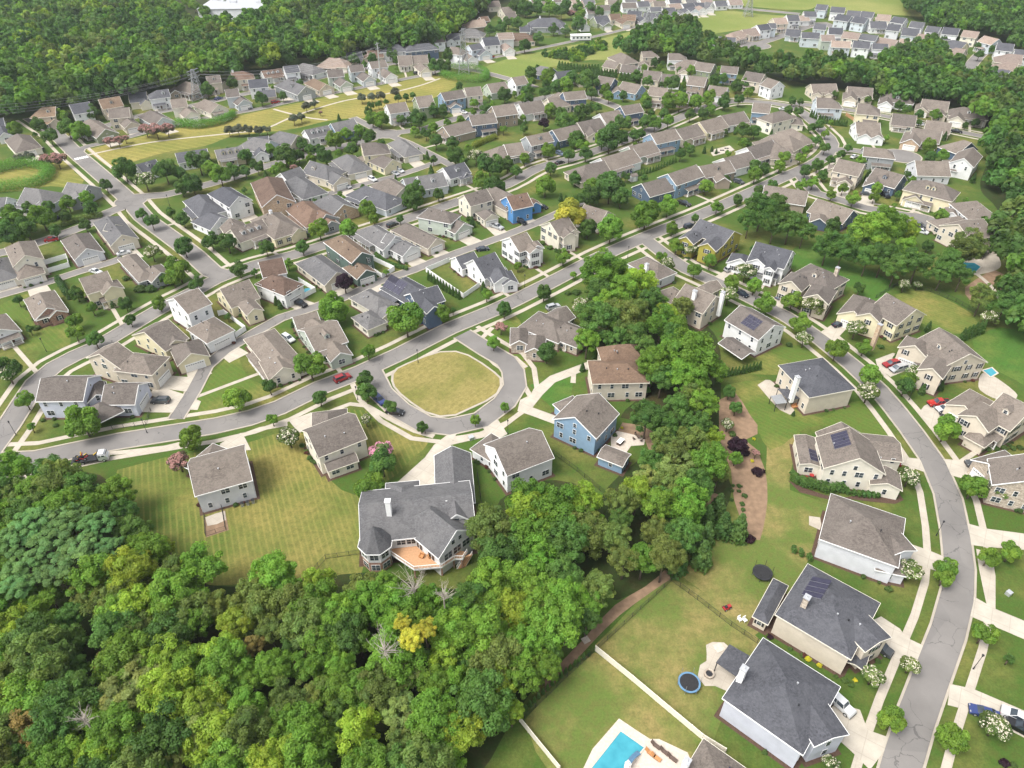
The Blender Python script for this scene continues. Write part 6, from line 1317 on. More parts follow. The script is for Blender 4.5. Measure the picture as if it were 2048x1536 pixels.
# ---------------------------------------------------------------- fences, hedges, posts
def fence(t, pts, kind, label, near=True, h=None):
    pl = [TP(t, *p).to_2d() for p in pts]; o = pl[0]; root = empty({'vinyl': 'vinyl_fence', 'metal': 'metal_fence', 'wood': 'wooden_fence'}[kind], (o.x, o.y, 0)); tag(root, label, 'fence')
    h = h or {'vinyl': 1.75, 'metal': 1.35, 'wood': 1.6}[kind]; mat = {'vinyl': CREAMT if t == 'O' else WHITE, 'metal': DARK, 'wood': WOOD}[kind]; m = MB(); np_ = 0
    pm = MB(); pm.box((0, 0, h/2+.05), (.12 if kind == 'vinyl' else .08, .12 if kind == 'vinyl' else .08, h+.15)); pm = pm.mesh('post', mat)
    for a, b in zip(pl, pl[1:]):
        L = (b-a).length; n = max(1, round(L/2.4)); d = (b-a)/n
        for i in range(n):
            p = a+d*i-o; q = a+d*(i+1)-o
            if kind in ('vinyl', 'wood'):
                m.bar((p.x, p.y, h*.5), (q.x, q.y, h*.5), .05, h-.12); m.bar((p.x, p.y, h), (q.x, q.y, h), .09, .1)
            else:
                m.bar((p.x, p.y, h), (q.x, q.y, h), .035); m.bar((p.x, p.y, .15), (q.x, q.y, .15), .035)
                k = max(2, int((q-p).length/.22)) if near else 4
                for j in range(k): w = p+(q-p)*j/k; m.bar((w.x, w.y, .05), (w.x, w.y, h), .022)
            if np_ < 95: link('post', pm, root, (p.x, p.y, 0)); np_ += 1
    e = pl[-1]-o; link('post', pm, root, (e.x, e.y, 0)); m.build('panel', mat, root)
def hedge(t, pts, w, h, label, col=(.085, .17, .038), closed=False):
    pl = catmull([TP(t, *p).to_2d() for p in pts], 1.0); o = pl[0]; cs = []; rs = []
    for i, p in enumerate(pl):
        for s in (-.5, .5):
            for z in ((.35, .75) if h > .9 else (.5,)): cs.append(((p.x-o.x)+random.Random(i).uniform(-.1, .1), (p.y-o.y)+s*w*.5, z*h)); rs.append(max(w*.42, h*.36))
    n = max(25, min(90, int(16000/len(cs)))); me = leafmesh('hedge_leaves', cs, rs, n, .3, 1, 1.2, up=.6, seed=len(cs), tintv=.1)
    r = link('hedge', me, None, (o.x, o.y, 0)); r.color = (*col, 1); tag(r, label, 'hedge')
def lamp_post(t, x, y, label):
    p = TP(t, x, y); r = empty('street_lamp', (p.x, p.y, 0)); tag(r, label, 'street lamp', 'black street lamps')
    m = MB(); m.cyl((0, 0, 0), (0, 0, .8), .13, .09); m.cyl((0, 0, .8), (0, 0, 4.1), .06, .045); m.build('pole', DARK, r)
    m = MB(); m.cyl((0, 0, 4.1), (0, 0, 4.5), .13, .2, 8); m.cyl((0, 0, 4.5), (0, 0, 4.75), .24, .05, 8); m.build('lantern', DARK, r)
LAMPS = [('I', 1178, 392, 'beside the lavender house lawn'), ('I', 130, 410, 'at the bottom left junction kerb'), ('J', 815, 130, 'at the corner of the loop'), ('L', 1345, 1212, 'beside the lower right pavement'), ('P', 1640, 745, 'opposite the dark suv'),
 ('G', 1925, 950, 'below the navy parked car'), ('G', 102, 760, 'on the verge beneath the white twin-gabled house'), ('G', 925, 530, 'at the top of the tall tree cluster'), ('F', 1298, 1368, 'on the green above the loop'), ('E', 372, 1275, 'near the brick bungalow path'),
 ('E', 1035, 225, 'on the island at the left junction'), ('L', 1125, 130, 'beside the three parked cars'), ('E', 1358, 110, 'by the charcoal hip roof corner'), ('J', 2015, 400, 'by the white twin-gabled drive')]
def small_boxes():
    for t, x, y, w, l in (('J', 1722, 440, 1.2, 'pale utility cabinet on lawn beside the hero driveway'), ('P', 1920, 148, 1.0, 'grey-green utility cabinet on the right verge lawn'), ('O', 590, 515, 1.3, 'square concrete drain cover at the wood edge')):
        p = TP(t, x, y); m = MB(); m.box((0, 0, .4), (w, w*.9, .8)); m.box((0, 0, .83), (w*1.06, w*.96, .06)); o = m.build('utility_cabinet', METAL if t != 'O' else CONC, None, (p.x, p.y, 0), .5)
        if t == 'O': o.name = 'drain_cover'; o.scale = (1, 1, .25)
        tag(o, l, 'drain cover' if t == 'O' else 'utility box')
def trampoline(t, x, y, r, rim, label):
    p = TP(t, x, y, .9); o = empty('trampoline', (p.x, p.y, 0)); tag(o, label, 'trampoline')
    m = MB(); m.cyl((0, 0, .86), (0, 0, .9), r*.84, n=32); m.build('jumping_mat', BLACK, o)
    m = MB(); n = 32
    for i in range(n):
        a, b = 2*math.pi*i/n, 2*math.pi*(i+1)/n
        m.poly([(math.cos(a)*r*.84, math.sin(a)*r*.84, .93), (math.cos(b)*r*.84, math.sin(b)*r*.84, .93), (math.cos(b)*r, math.sin(b)*r, .93), (math.cos(a)*r, math.sin(a)*r, .93)])
        m.poly([(math.cos(a)*r, math.sin(a)*r, .93), (math.cos(b)*r, math.sin(b)*r, .93), (math.cos(b)*r, math.sin(b)*r, .8), (math.cos(a)*r, math.sin(a)*r, .8)])
    m.build('padding', rim, o)
    for i in range(6):
        a = i*math.pi/3; m = MB(); m.bar((math.cos(a)*r*.97, math.sin(a)*r*.97, 0), (math.cos(a)*r*.97, math.sin(a)*r*.97, .85), .06); m.build('leg', STEEL, o)
        m = MB(); m.bar((math.cos(a)*r*1.02, math.sin(a)*r*1.02, 0), (math.cos(a)*r*1.02, math.sin(a)*r*1.02, 2.6), .05); m.build('net_pole', STEEL if rim is TURQ else DARK, o)
def table_set(t, x, y, label, mat=None, n=4, z=0.0):
    p = TP(t, x, y, z); o = empty('patio_table', (p.x, p.y, z)); tag(o, 'small dark table '+label, 'table'); m = MB(); m.cyl((0, 0, .68), (0, 0, .74), .55, n=14); m.build('table_top', mat or FURN, o); m = MB(); m.cyl((0, 0, 0), (0, 0, .7), .08); m.build('pedestal', FURN, o)
    for i in range(n):
        a = i*2*math.pi/n+.4; c = empty('patio_chair', (p.x+math.cos(a)*1.25, p.y+math.sin(a)*1.25, z), a); tag(c, 'dark patio chair round the small table '+label, 'chair', 'patio chairs '+label)
        m = MB(); m.box((0, 0, .42), (.5, .5, .08)); m.build('seat', mat or FURN, c); m = MB(); m.box((.25, 0, .7), (.08, .5, .55)); m.build('backrest', mat or FURN, c)
        for sx in (-.2, .2):
            for sy in (-.2, .2): m = MB(); m.box((sx, sy, .2), (.05, .05, .4)); m.build('leg', FURN, c)
def lounger(t, x, y, a, mat, label, z=0.0):
    p = TP(t, x, y, z); o = empty('sun_lounger', (p.x, p.y, z), a); tag(o, label, 'lounger'); m = MB(); m.box((0, 0, .32), (1.3, .62, .12)); m.build('mattress', mat, o)
    m = MB(); m.bar((-.6, 0, .36), (-1.15, 0, .78), .62, .1); m.build('backrest', mat, o); m = MB(); m.box((-.1, 0, .13), (1.2, .5, .26), 0); m.build('frame', FURN, o)
def pool(t, pts, label, z=.05):
    pl = [TP(t, *p).to_2d() for p in pts]; c = sum(pl, Vector((0, 0)))/len(pl); o = empty('swimming_pool', (c.x, c.y, 0)); tag(o, label, 'swimming pool')
    q = [p-c for p in pl]; m = MB(); m.poly([(p.x, p.y, .10) for p in q]); m.build('water', POOL, o)
    m = MB(); out = [p+p.normalized()*.5 for p in q]; n = len(q)
    for i in range(n):
        j = (i+1) % n; m.poly([(q[i].x, q[i].y, .16), (q[j].x, q[j].y, .16), (out[j].x, out[j].y, .16), (out[i].x, out[i].y, .16)]); m.poly([(out[i].x, out[i].y, .16), (out[j].x, out[j].y, .16), (out[j].x, out[j].y, 0), (out[i].x, out[i].y, 0)]); m.poly([(q[i].x, q[i].y, .16), (q[j].x, q[j].y, .16), (q[j].x, q[j].y, .05), (q[i].x, q[i].y, .05)])
    m.build('coping', PAVER, o)
def canopy(t, pts, z, label, mat, name='patio_cover'):
    pl = [TP(t, *p, z).to_2d() for p in pts]; c = sum(pl, Vector((0, 0)))/len(pl); o = empty(name, (c.x, c.y, 0)); tag(o, label, 'patio cover')
    m = MB(); m.slab([(p-c) for p in pl], z-.12, z); m.build('canopy_roof', mat, o)
    for p in pl: q = (p-c)*.93; m = MB(); m.bar((q.x, q.y, 0), (q.x, q.y, z-.1), .14); m.build('post', DARK if mat is not WHITE else WHITE, o)
def pylon(t, x, yb, yt, label, kind):
    p = TP(t, x, yb); sx, sy = T(t, x, yb); h = 5.0
    for k in range(10, 60):
        if proj((p.x, p.y, k))[1] <= T(t, x, yt)[1]: h = k; break
    o = empty('power_pylon' if kind == 'lattice' else 'power_pole', (p.x, p.y, 0)); tag(o, label, 'pylon'); arms = []
    if kind == 'lattice':
        m = MB(); b = 3.2
        f = lambda z: b*(1-z/h*.82)
        N_ = 8
        for i in range(N_):
            z0, z1 = h*i/N_, h*(i+1)/N_
            cs = [[(s1*f(z), s2*f(z), z) for s1, s2 in ((-1, -1), (1, -1), (1, 1), (-1, 1))] for z in (z0, z1)]
            for k in range(4):
                m.bar(cs[0][k], cs[1][k], .22); m.bar(cs[0][k], cs[1][(k+1) % 4], .12); m.bar(cs[0][(k+1) % 4], cs[1][k], .12); m.bar(cs[1][k], cs[1][(k+1) % 4], .12)
        m.build('lattice_mast', STEEL, o)
        for zz in (.74, .86, .97): m = MB(); m.bar((-1.6, -4, h*zz), (1.6, 4, h*zz), .3); m.build('cross_arm', STEEL, o); arms.append(h*zz)
    else:
        m = MB(); m.cyl((0, 0, 0), (0, 0, h), .5, .28, 10); m.build('pole', METAL, o)
        for zz in (.86, .97): m = MB(); m.bar((-.8, -2.2, h*zz), (.8, 2.2, h*zz), .3); m.build('cross_arm', STEEL, o); arms.append(h*zz)
    return p, h
def wires(P0, P1, label, n=2, off=3.2):
    for k in range(n):
        for s in (-1, 1):
            (p, h), (q, g) = P0, P1; z0 = h*(.8+.1*k); z1 = g*(.8+.1*k); m = MB(); prev = None
            for i in range(17):
                t = i/16; v = Vector((p.x+(q.x-p.x)*t+s*off*.35, p.y+(q.y-p.y)*t+s*off, z0+(z1-z0)*t-4*5*t*(1-t)))
                if prev: m.cyl(prev-p, v-p, .035, n=4, caps=False)
                prev = v
            o = m.build('power_line', STEEL, None, (p.x, p.y, 0)); tag(o, label, 'power line', 'power lines '+label)
# ---------------------------------------------------------------- the large grey house with turret and deck
def hero():
    O = TP('J', 1280, 1100, 6).to_2d(); r = empty('house', (O.x, O.y, 0)); tag(r, 'large grey-roofed white house with turret, white chimney and curved timber deck', 'house')
    ZE = 6.2
    def blk(x1, y1, x2, y2, w, ends, ze, pitch):
        zr = ze+pitch*w/2; return Block(TP('J', x1, y1, zr).to_2d(), TP('J', x2, y2, zr).to_2d(), w, ends, ze, pitch, '')
    B = [blk(835, 962, 1715, 872, 13.5, 'gg', ZE, .52), blk(1568, 505, 1592, 890, 7.6, 'gg', 4.2, .62), blk(1392, 1000, 1597, 1165, 9.2, 'hg', ZE, .85), blk(1165, 905, 1165, 825, 6.5, 'gh', ZE-.6, .6), blk(1588, 935, 1604, 1035, 4.2, 'hg', ZE+1.3, .85)]
    L = lambda p, z: (p.x-O.x, p.y-O.y, z)
    mw = MB(); mr = MB(); mt = MB()
    for b in B:
        c00, c01, c11, c10 = b.corner(0, -1), b.corner(0, 1), b.corner(1, 1), b.corner(1, -1)
        for p, q in ((c00, c10), (c11, c01)): mw.poly([L(p, -1), L(q, -1), L(q, b.ze), L(p, b.ze)])
        mw.poly([L(c01, -1), L(c00, -1), L(c00, b.ze)]+([L(b.p0, b.zr)] if b.ends[0] == 'g' else [])+[L(c01, b.ze)])
        mw.poly([L(c10, -1), L(c11, -1), L(c11, b.ze)]+([L(b.p1, b.zr)] if b.ends[1] == 'g' else [])+[L(c10, b.ze)])
        ov = .45; zo = b.ze-b.pitch*ov+.06; k = {(e, s): (b.p0, b.p1)[e]+b.n*s*(b.hw+ov)+b.a*((ov if b.ends[e] == 'h' else .35)*(1 if e else -1)) for e in (0, 1) for s in (-1, 1)}
        R0 = b.r0 if b.ends[0] == 'h' else b.p0-b.a*.35; R1 = b.r1 if b.ends[1] == 'h' else b.p1+b.a*.35; zr = b.zr+.06
        fs = [[(k[0, -1], zo), (k[1, -1], zo), (R1, zr), (R0, zr)], [(k[1, 1], zo), (k[0, 1], zo), (R0, zr), (R1, zr)]]; es = [(k[0, -1], zo, k[1, -1], zo), (k[0, 1], zo, k[1, 1], zo)]
        for e, Rr in ((0, R0), (1, R1)):
            if b.ends[e] == 'h': fs.append([(k[e, -1], zo), (k[e, 1], zo), (Rr, zr)]); es.append((k[e, -1], zo, k[e, 1], zo))
            else: es += [(k[e, -1], zo, Rr, zr), (k[e, 1], zo, Rr, zr)]
        for f in fs: mr.poly([L(p, z) for p, z in f]); mr.poly([L(p, z-.15) for p, z in reversed(f)])
        for p, z, q, z2 in es: mt.bar(L(p, z-.1), L(q, z2-.1), .08, .3)
    mw.build('wall', MW['w'], r); mr.build('roof', MR['g'], r); mt.build('trim', WHITE, r)
    put = lambda me, nm, p, z, n, sc=(1, 1, 1): link(nm, me, r, (p.x-O.x+n.x*.03, p.y-O.y+n.y*.03, z), math.atan2(n.x, -n.y), sc)
    # turret
    tc = TP('J', 952, 1200, ZE+2.2).to_2d(); tc = TP('J', 955, 1255, ZE).to_2d(); rad = 3.1; m = MB(); m2 = MB(); m3 = MB(); apex = L(tc, ZE+4.4)
    for i in range(8):
        a, b = R(22.5+45*i), R(67.5+45*i); p = tc+Vector((math.cos(a), math.sin(a)))*rad; q = tc+Vector((math.cos(b), math.sin(b)))*rad
        m.poly([L(p, 3.0), L(q, 3.0), L(q, ZE), L(p, ZE)]); m2.poly([L(p, -1), L(q, -1), L(q, 3.0), L(p, 3.0)])
        P2 = tc+(p-tc)*1.16; Q2 = tc+(q-tc)*1.16; m3.poly([L(P2, ZE-.25), L(Q2, ZE-.25), apex]); mt2 = MB()
        n = Vector((math.cos((a+b)/2), math.sin((a+b)/2)))
        if n.y < .1:
            mid = (p+q)/2; put(WIN['d', 0], 'window', mid, 4.6, n, (.95, 1, 1.1)); put(WIN['d', 0], 'window', mid, 1.5, n, (.95, 1, 1.1))
    m.build('turret_wall', MW['w'], r); m2.build('brick_basement', MW['br'], r); m3.build('turret_roof', MR['g'], r)
    m = MB(); pts = [tc+Vector((math.cos(R(22.5+45*i)), math.sin(R(22.5+45*i))))*rad*1.16 for i in range(9)]
    for p, q in zip(pts, pts[1:]): m.bar(L(p, ZE-.3), L(q, ZE-.3), .08, .28)
    for p in pts: q = tc+(p-tc)/1.16; m.bar(L(q, 3.0), L(q, ZE-.3), .12)
    m.build('trim', WHITE, r)
    # chimney, vents
    q = TP('J', 1052, 935, 12.4).to_2d(); m = MB(); m.box(L(q, 9.2), (1.0, .95, 6.4)); m.box(L(q, 12.45), (1.2, 1.15, .2)); m.cyl(L(q, 12.5), L(q, 13), .2, n=8, m=1); m.build('chimney', [WHITE, METAL], r)
    b0 = B[0]
    for x, y in ((1163, 940), (1522, 933)):
        p = TP('J', x, y, 9); m = MB(); m.cyl(L(p, 8.6), L(p, 9.15), .3, .26, 10); m.cyl(L(p, 9.15), L(p, 9.25), .36, n=10); m.build('roof_vent', WHITE, r)
    # windows
    for b, sd in ((B[0], -1),):
        n = b.n*(1 if b.n.y < 0 else -1)
        for t_ in (.34, .43, .52, .9): p = b.p0+b.a*b.len*t_+n*b.hw; put(WIN['d', 0], 'window', p, 4.7, n); 
        for t_ in (.3, .42, .9): p = b.p0+b.a*b.len*t_+n*b.hw; put(WIN['d', 0], 'window', p, 1.6, n)
    b = B[2]; n = b.a; e = b.p1
    for s in (-2.4, 0, 2.4): put(WIN['d', 0], 'window', e+b.n*s, 4.4, n, (1.1, 1, 1.25))
    for s in (-.9, .9): put(WIN['s', 0], 'window', e+b.n*s, 7.2, n, (1, 1, .75))
    put(WIN['s', 0], 'window', B[4].p1, ZE+1.2, B[4].a, (1.3, 1, .5))
    n = b.n*(1 if b.n.y < 0 and b.n.x < 0 else -1)
    for t_ in (.2, .5, .8): put(SD, 'patio_door', b.p0+b.a*b.len*t_+n*b.hw, 4.2, n)
    n = B[1].n*(-1 if B[1].n.x > 0 else 1)
    for t_ in (.25, .6): put(GD, 'garage_door', B[1].p0+B[1].a*B[1].len*t_+n*B[1].hw, 1.3, n)
    for t_ in (.12, .5, .85): put(WIN['s', 0], 'window', B[1].p0+B[1].a*B[1].len*t_-n*B[1].hw, 1.8, -n)
    # deck
    DZ = 3.0; dp = [TP('J', x, y, DZ).to_2d() for x, y in ((1060, 1300), (1265, 1255), (1350, 1340), (1500, 1400), (1620, 1330), (1690, 1345), (1655, 1400), (1590, 1400), (1490, 1465), (1265, 1485), (1065, 1350))]
    dk = [p-O for p in dp]; m = MB(); m.slab(dk, DZ-.22, DZ); d_ = m.build('deck', [WOOD], r)
    m = MB(); ed = dk[5:]
    for p, q in zip(ed, ed[1:]):
        m.bar((p.x, p.y, DZ-.12), (q.x, q.y, DZ-.12), .08, .32); m.bar((p.x, p.y, DZ+1.0), (q.x, q.y, DZ+1.0), .10, .08); m.bar((p.x, p.y, DZ+.12), (q.x, q.y, DZ+.12), .06, .06)
        k = int((q-p).length/.28)
        for i in range(k+1): w = p+(q-p)*i/max(k, 1); m.bar((w.x, w.y, DZ+.1), (w.x, w.y, DZ+1.0), .05 if i % 8 else .13)
    m.build('deck_railing', WHITE, r)
    for p in dk[6:]+dk[:1]: m = MB(); m.bar((p.x*.97, p.y*.97, -.5), (p.x*.97, p.y*.97, DZ-.2), .3); m.build('deck_post', MW['br'], r)
    s0 = TP('J', 1700, 1370, DZ).to_2d()-O; s1 = TP('J', 1640, 1470, 0).to_2d()-O; m = MB(); w = Vector((.8, .4))
    for i in range(12):
        t_ = i/12; c = s0+(s1-s0)*t_; m.box((c.x, c.y, DZ*(1-t_)-.1), (1.5, .4, .08), 0, .4)
    m.build('deck_stairs', WOOD, r); m = MB()
    for s in (-1, 1): a_ = s0+Vector((.8*s, .3*s)); b_ = s1+Vector((.8*s, .3*s)); m.bar((a_.x, a_.y, DZ+.9), (b_.x, b_.y, .9), .09); m.bar((a_.x, a_.y, DZ-.1), (b_.x, b_.y, -.1), .08, .25); [m.bar((a_.x+(b_.x-a_.x)*i/8, a_.y+(b_.y-a_.y)*i/8, DZ*(1-i/8)), (a_.x+(b_.x-a_.x)*i/8, a_.y+(b_.y-a_.y)*i/8, DZ*(1-i/8)+.9), .06) for i in range(9)]
    m.build('stair_railing', WHITE, r)
    beds.append([B[0].corner(0, -1, 1.3), B[0].corner(1, -1, 1.3), B[0].corner(1, 1, 1.3), B[0].corner(0, 1, 1.3)])
    for i, (x, y) in enumerate(((1325, 1385), (1395, 1385))):
        p = TP('J', x, y, DZ).to_2d(); c = empty('deck_chair', (p.x, p.y, DZ), 1.2+i*2.4); tag(c, ('left' if i == 0 else 'right')+' orange armchair on the curved timber deck', 'chair', 'armchairs on the deck')
        m = MB(); m.box((0, 0, .3), (.8, .8, .3)); m.build('seat', ORANGE, c); m = MB(); m.box((.38, 0, .6), (.15, .8, .6)); m.build('backrest', ORANGE, c)
        for s in (-1, 1): m = MB(); m.box((0, s*.42, .45), (.8, .12, .3)); m.build('armrest', ORANGE, c)
# ---------------------------------------------------------------- put the place together
parse_houses(HOUSE_TXT); label_houses()
for h in HOUSES: build_house(h)
hero(); build_cars(); lorry(); small_boxes()
for t, x, y, l in LAMPS: lamp_post(t, x, y, 'black street lamp '+l)
trampoline('O', 1418, 850, 1.95, TURQ, 'round black trampoline with pale blue padding near fire pit')
trampoline('O', 2005, -30, 1.95, DARK, 'black-rimmed trampoline on lawn behind solar-panelled house')
fence('O', [(665, 600), (960, 840), (1250, 1085), (1520, 1310), (1700, 1420)], 'vinyl', 'long cream vinyl fence running down between two back lawns')
fence('O', [(60, 1165), (200, 1340), (380, 1560)], 'vinyl', 'short cream vinyl fence at the bottom edge by the wood')
fence('O', [(1275, 40), (960, 330), (690, 580), (440, 810), (100, 1140)], 'metal', 'black metal fence along the wood edge of the lawns')
fence('O', [(1275, 40), (1480, 190), (1750, 400), (1960, 540)], 'metal', 'black metal fence between trampoline lawn and upper lawn')
fence('K', [(330, 560), (520, 700), (700, 850), (820, 940)], 'metal', 'black metal fence behind the blue house lawn')
fence('J', [(1770, 720), (1790, 860), (1810, 1020)], 'metal', 'black metal fence between grey house and white house')
fence('J', [(440, 1530), (560, 1400), (840, 1360)], 'metal', 'low black fence below the turret')
fence('I', [(1640, 1060), (1650, 1220), (1810, 1170), (1780, 1000)], 'metal', 'black fence round the small clay dog run')
fence('H', [(860, 850), (1030, 750), (1300, 800), (1500, 880), (1700, 1000)], 'metal', 'black fence curving round the right back gardens')
fence('F', [(1360, 640), (1660, 850), (1790, 760)], 'vinyl', 'white vinyl fence round the clipped evergreen garden')
fence('F', [(1360, 640), (1550, 560)], 'vinyl', 'white vinyl fence side closing the lawn beside the lane')
fence('F', [(905, 530), (960, 560), (1110, 630), (1010, 690), (950, 650)], 'vinyl', 'white vinyl fence round the green house garden')
fence('E', [(1750, 990), (1800, 980), (1970, 1110), (1890, 1165), (1775, 1100)], 'vinyl', 'white vinyl fence loop beside the tall white house')
fence('E', [(340, 590), (540, 530), (560, 600), (320, 670)], 'vinyl', 'white vinyl fence joining two lane houses')
fence('F', [(345, 720), (480, 800), (385, 850)], 'vinyl', 'white vinyl fence round the small blue paddling pool')
fence('I', [(1210, 220), (1170, 330), (900, 360)], 'metal', 'thin black fence across the lavender house lawn', True, 1.2)
fence('F', [(-420, 1250+0), (-300, 1200)], 'metal', 'low black fence beside the curving lane lawn', True, 1.0) if False else None
fence('D', [(620, 925), (700, 980)], 'wood', 'brown timber fence in the upper right loop block')
hedge('L', [(190, 760), (260, 800), (450, 850), (580, 850)], 2.0, 1.8, 'tall clipped hedge at the corner of the solar-panelled cream house')
hedge('L', [(590, 860), (720, 890), (870, 900)], 1.2, 1.1, 'low clipped hedge beneath the solar-panelled cream house')
hedge('L', [(200, 1340), (260, 1365), (320, 1400)], 1.3, 1.2, 'short hedge beside the pale side-walled house')
hedge('B', [(1490, 600), (1520, 570), (1620, 560), (1760, 570), (1840, 610), (1800, 650), (1660, 650), (1540, 630), (1490, 605)], 6, 2.6, 'broad bright green ring hedge at the east end of the park strip', (.12, .27, .045))
hedge('A', [(-60, 1400), (60, 1360), (250, 1340), (370, 1370), (390, 1420), (300, 1480), (120, 1510), (-60, 1530)], 6, 2.6, 'curved bright green hedge round clay bed at far left', (.12, .27, .045))
hedge('A', [(1425, 1010), (1600, 1020), (1780, 985), (1870, 935)], 5, 2.4, 'curved bright green hedge on the striped park lawn', (.12, .27, .045))
hedge('E', [(520, 270), (650, 230), (800, 200)], 2.5, 1.2, 'ornamental grass hedge along the far left street', (.14, .20, .05))
hedge('B', [(1740, 1180), (1830, 1140), (1910, 1110)], 3, 1.6, 'yellow-green hedge behind the taupe house', (.22, .26, .045))
hedge('F', [(960, 510), (1060, 580), (1200, 620)], 1.4, 1.0, 'clipped hedge along the white house garden path')
hedge('E', [(470, 720), (540, 830)], 1.6, 2.2, 'dark hedge left of the double-balcony house', (.05, .11, .03))
pool('O', [(870, 1245), (1055, 1375), (950, 1500), (860, 1640), (600, 1640), (640, 1536)], 'turquoise swimming pool with pale stone surround at bottom edge')
pool('H', [(1515, 612), (1560, 565), (1650, 570), (1700, 600), (1660, 640), (1580, 648)], 'small free-form swimming pool behind the terraced garden')
pool('H', [(1720, 1430), (1790, 1410), (1830, 1450), (1780, 1480)], 'small square pool with patio at the right edge')
canopy('O', [(1632, 690), (1740, 545), (1905, 640), (1810, 815)], 2.9, 'dark flat-roofed patio cover beside the round fire pit', MR['d'])
canopy('L', [(75, 35), (165, 40), (255, 115), (160, 125)], 3.0, 'dark screened porch roof at the charcoal-roofed box house', MR['d'], 'screened_porch')
canopy('L', [(20, 95), (110, 80), (155, 150), (65, 160)], 2.6, 'grey louvred pergola on the box house patio', STEEL, 'pergola')
canopy('H', [(1700, 420), (1790, 440), (1740, 490), (1680, 470)], 2.6, 'small dark canopy beside the free-form pool', DARK, 'pool_canopy')
for t, x, y, r, l in (('O', 1575, 790, .95, 'round stone fire pit on the pale patio beside the trampoline'),):
    p = TP(t, x, y); o = empty('fire_pit', (p.x, p.y, 0)); tag(o, l, 'fire pit'); m = MB(); n = 18
    for i in range(n): a = 2*math.pi*i/n; m.box((math.cos(a)*r*.8, math.sin(a)*r*.8, .25), (.3, .26, .5), 0, a)
    m.build('stone_ring', STONE, o); m = MB(); m.cyl((0, 0, .1), (0, 0, .3), r*.66, n=16); m.build('ash_bed', DARK, o)
table_set('K', 1010, 435, 'on the paved fire terrace of the blue house')
table_set('H', 1690, 520, 'beside the free-form pool', None, 3)
table_set('L', 345, 745, 'on the cream solar house terrace', RED, 2)
table_set('H', 1650, 1440, 'on the right edge pool patio', METAL, 2)
for i, (x, y) in enumerate(((1115, 1430), (1160, 1465))): lounger('O', x, y, -.7, ORANGE, ('upper' if i == 0 else 'lower')+' orange lounger on the patio beside the turquoise pool')
for i, (x, y) in enumerate(((1160, 1370), (1230, 1420), (1290, 1470))): lounger('O', x, y, -.7, FURN, ('first', 'second', 'third')[i]+' brown garden seat in the row right of the pool')
m = MB(); p = TP('K', 865, 475); m.box((0, 0, .45), (1.9, 1.0, .9), 0); m.box((0, 0, .93), (2.1, 1.2, .08), 1); tag(m.build('patio_counter', [FURN, WHITE], None, (p.x, p.y, 0), .9), 'dark patio counter with white top on the blue house terrace', 'patio counter')
for x, y, l in ((1820, 355, 'left'), (1860, 360, 'right')):
    p = TP('O', x, y); c = empty('garden_chair', (p.x, p.y, 0), .5); tag(c, l+' white garden chair by the stone chimney house', 'chair', 'white garden chairs')
    m = MB(); m.box((0, 0, .4), (.7, .7, .1)); m.build('seat', WHITE, c); m = MB(); m.box((0, .36, .75), (.7, .1, .7)); m.build('backrest', WHITE, c)
    for sx in (-.3, .3):
        for sy in (-.3, .3): m = MB(); m.box((sx, sy, .18), (.07, .07, .36)); m.build('leg', WHITE, c)
p = TP('O', 1720, 260); c = empty('ride_on_mower', (p.x, p.y, 0), .4); tag(c, 'small red ride-on mower standing on the upper lawn', 'mower')
m = MB(); m.box((.3, 0, .55), (.9, .6, .4)); m.box((-.4, 0, .35), (.9, .9, .25)); m.build('mower_body', RED, c); m = MB(); m.box((-.35, 0, .75), (.45, .45, .45)); m.build('seat', DARK, c)
for sx, sy in ((.5, .4), (.5, -.4), (-.6, .45), (-.6, -.45)): link('wheel', WHEEL, c, (sx, sy, .26), 0, (.75, .75, .75))
for i, (x, y) in enumerate(((1942, 975), (1985, 965), (2028, 950))):
    p = TP('I', x, y); c = empty('wheelie_bin', (p.x, p.y, 0), .3); tag(c, ('left', 'middle', 'right')[i]+' grey wheeled bin behind the box house on striped lawn', 'bin', 'grey wheeled bins')
    m = MB(); m.box((0, 0, .5), (.55, .6, 1.0)); m.build('bin_body', STEEL, c); m = MB(); m.box((0, -.02, 1.04), (.62, .7, .08)); m.build('lid', DARK, c)
for i, (x, y) in enumerate(((620, 718), (665, 690), (745, 665), (785, 655))):
    p = TP('J', x, y); m = MB(); m.box((0, 0, .4), (.9, .8, .8), 0); m.cyl((0, 0, .8), (0, 0, .84), .33, n=12, m=1)
    tag(m.build('air_conditioner', [METAL if i % 2 == 0 else DARK, DARK], None, (p.x, p.y, 0), .4), ORD(i+1)+' box from left of the row behind the lean-to wall', 'outdoor unit', 'units behind the beige house')
p = TP('O', 1655, 575); m = MB(); m.box((0, 0, .05), (1.8, 1.6, .1)); tag(m.build('paving_mat', PAVER, None, (p.x, p.y, .02), .4), 'square mat on the round-edged patio above the fire pit', 'mat')
# water slide
p = TP('O', 985, 1490); c = empty('pool_slide', (p.x, p.y, 0), .6); tag(c, 'white and blue curved slide at the end of turquoise pool', 'slide'); m = MB(); pv = None
for i in range(9): a = i*.2; q = Vector((-1.6+i*.38, math.sin(a)*.7, 1.9-i*.2)); (m.bar(pv, q, .75, .12) if pv else None); pv = q
m.build('chute', TURQ, c); m = MB(); m.box((-1.7, 0, .95), (.7, .8, 1.9)); m.build('steps', WHITE, c)
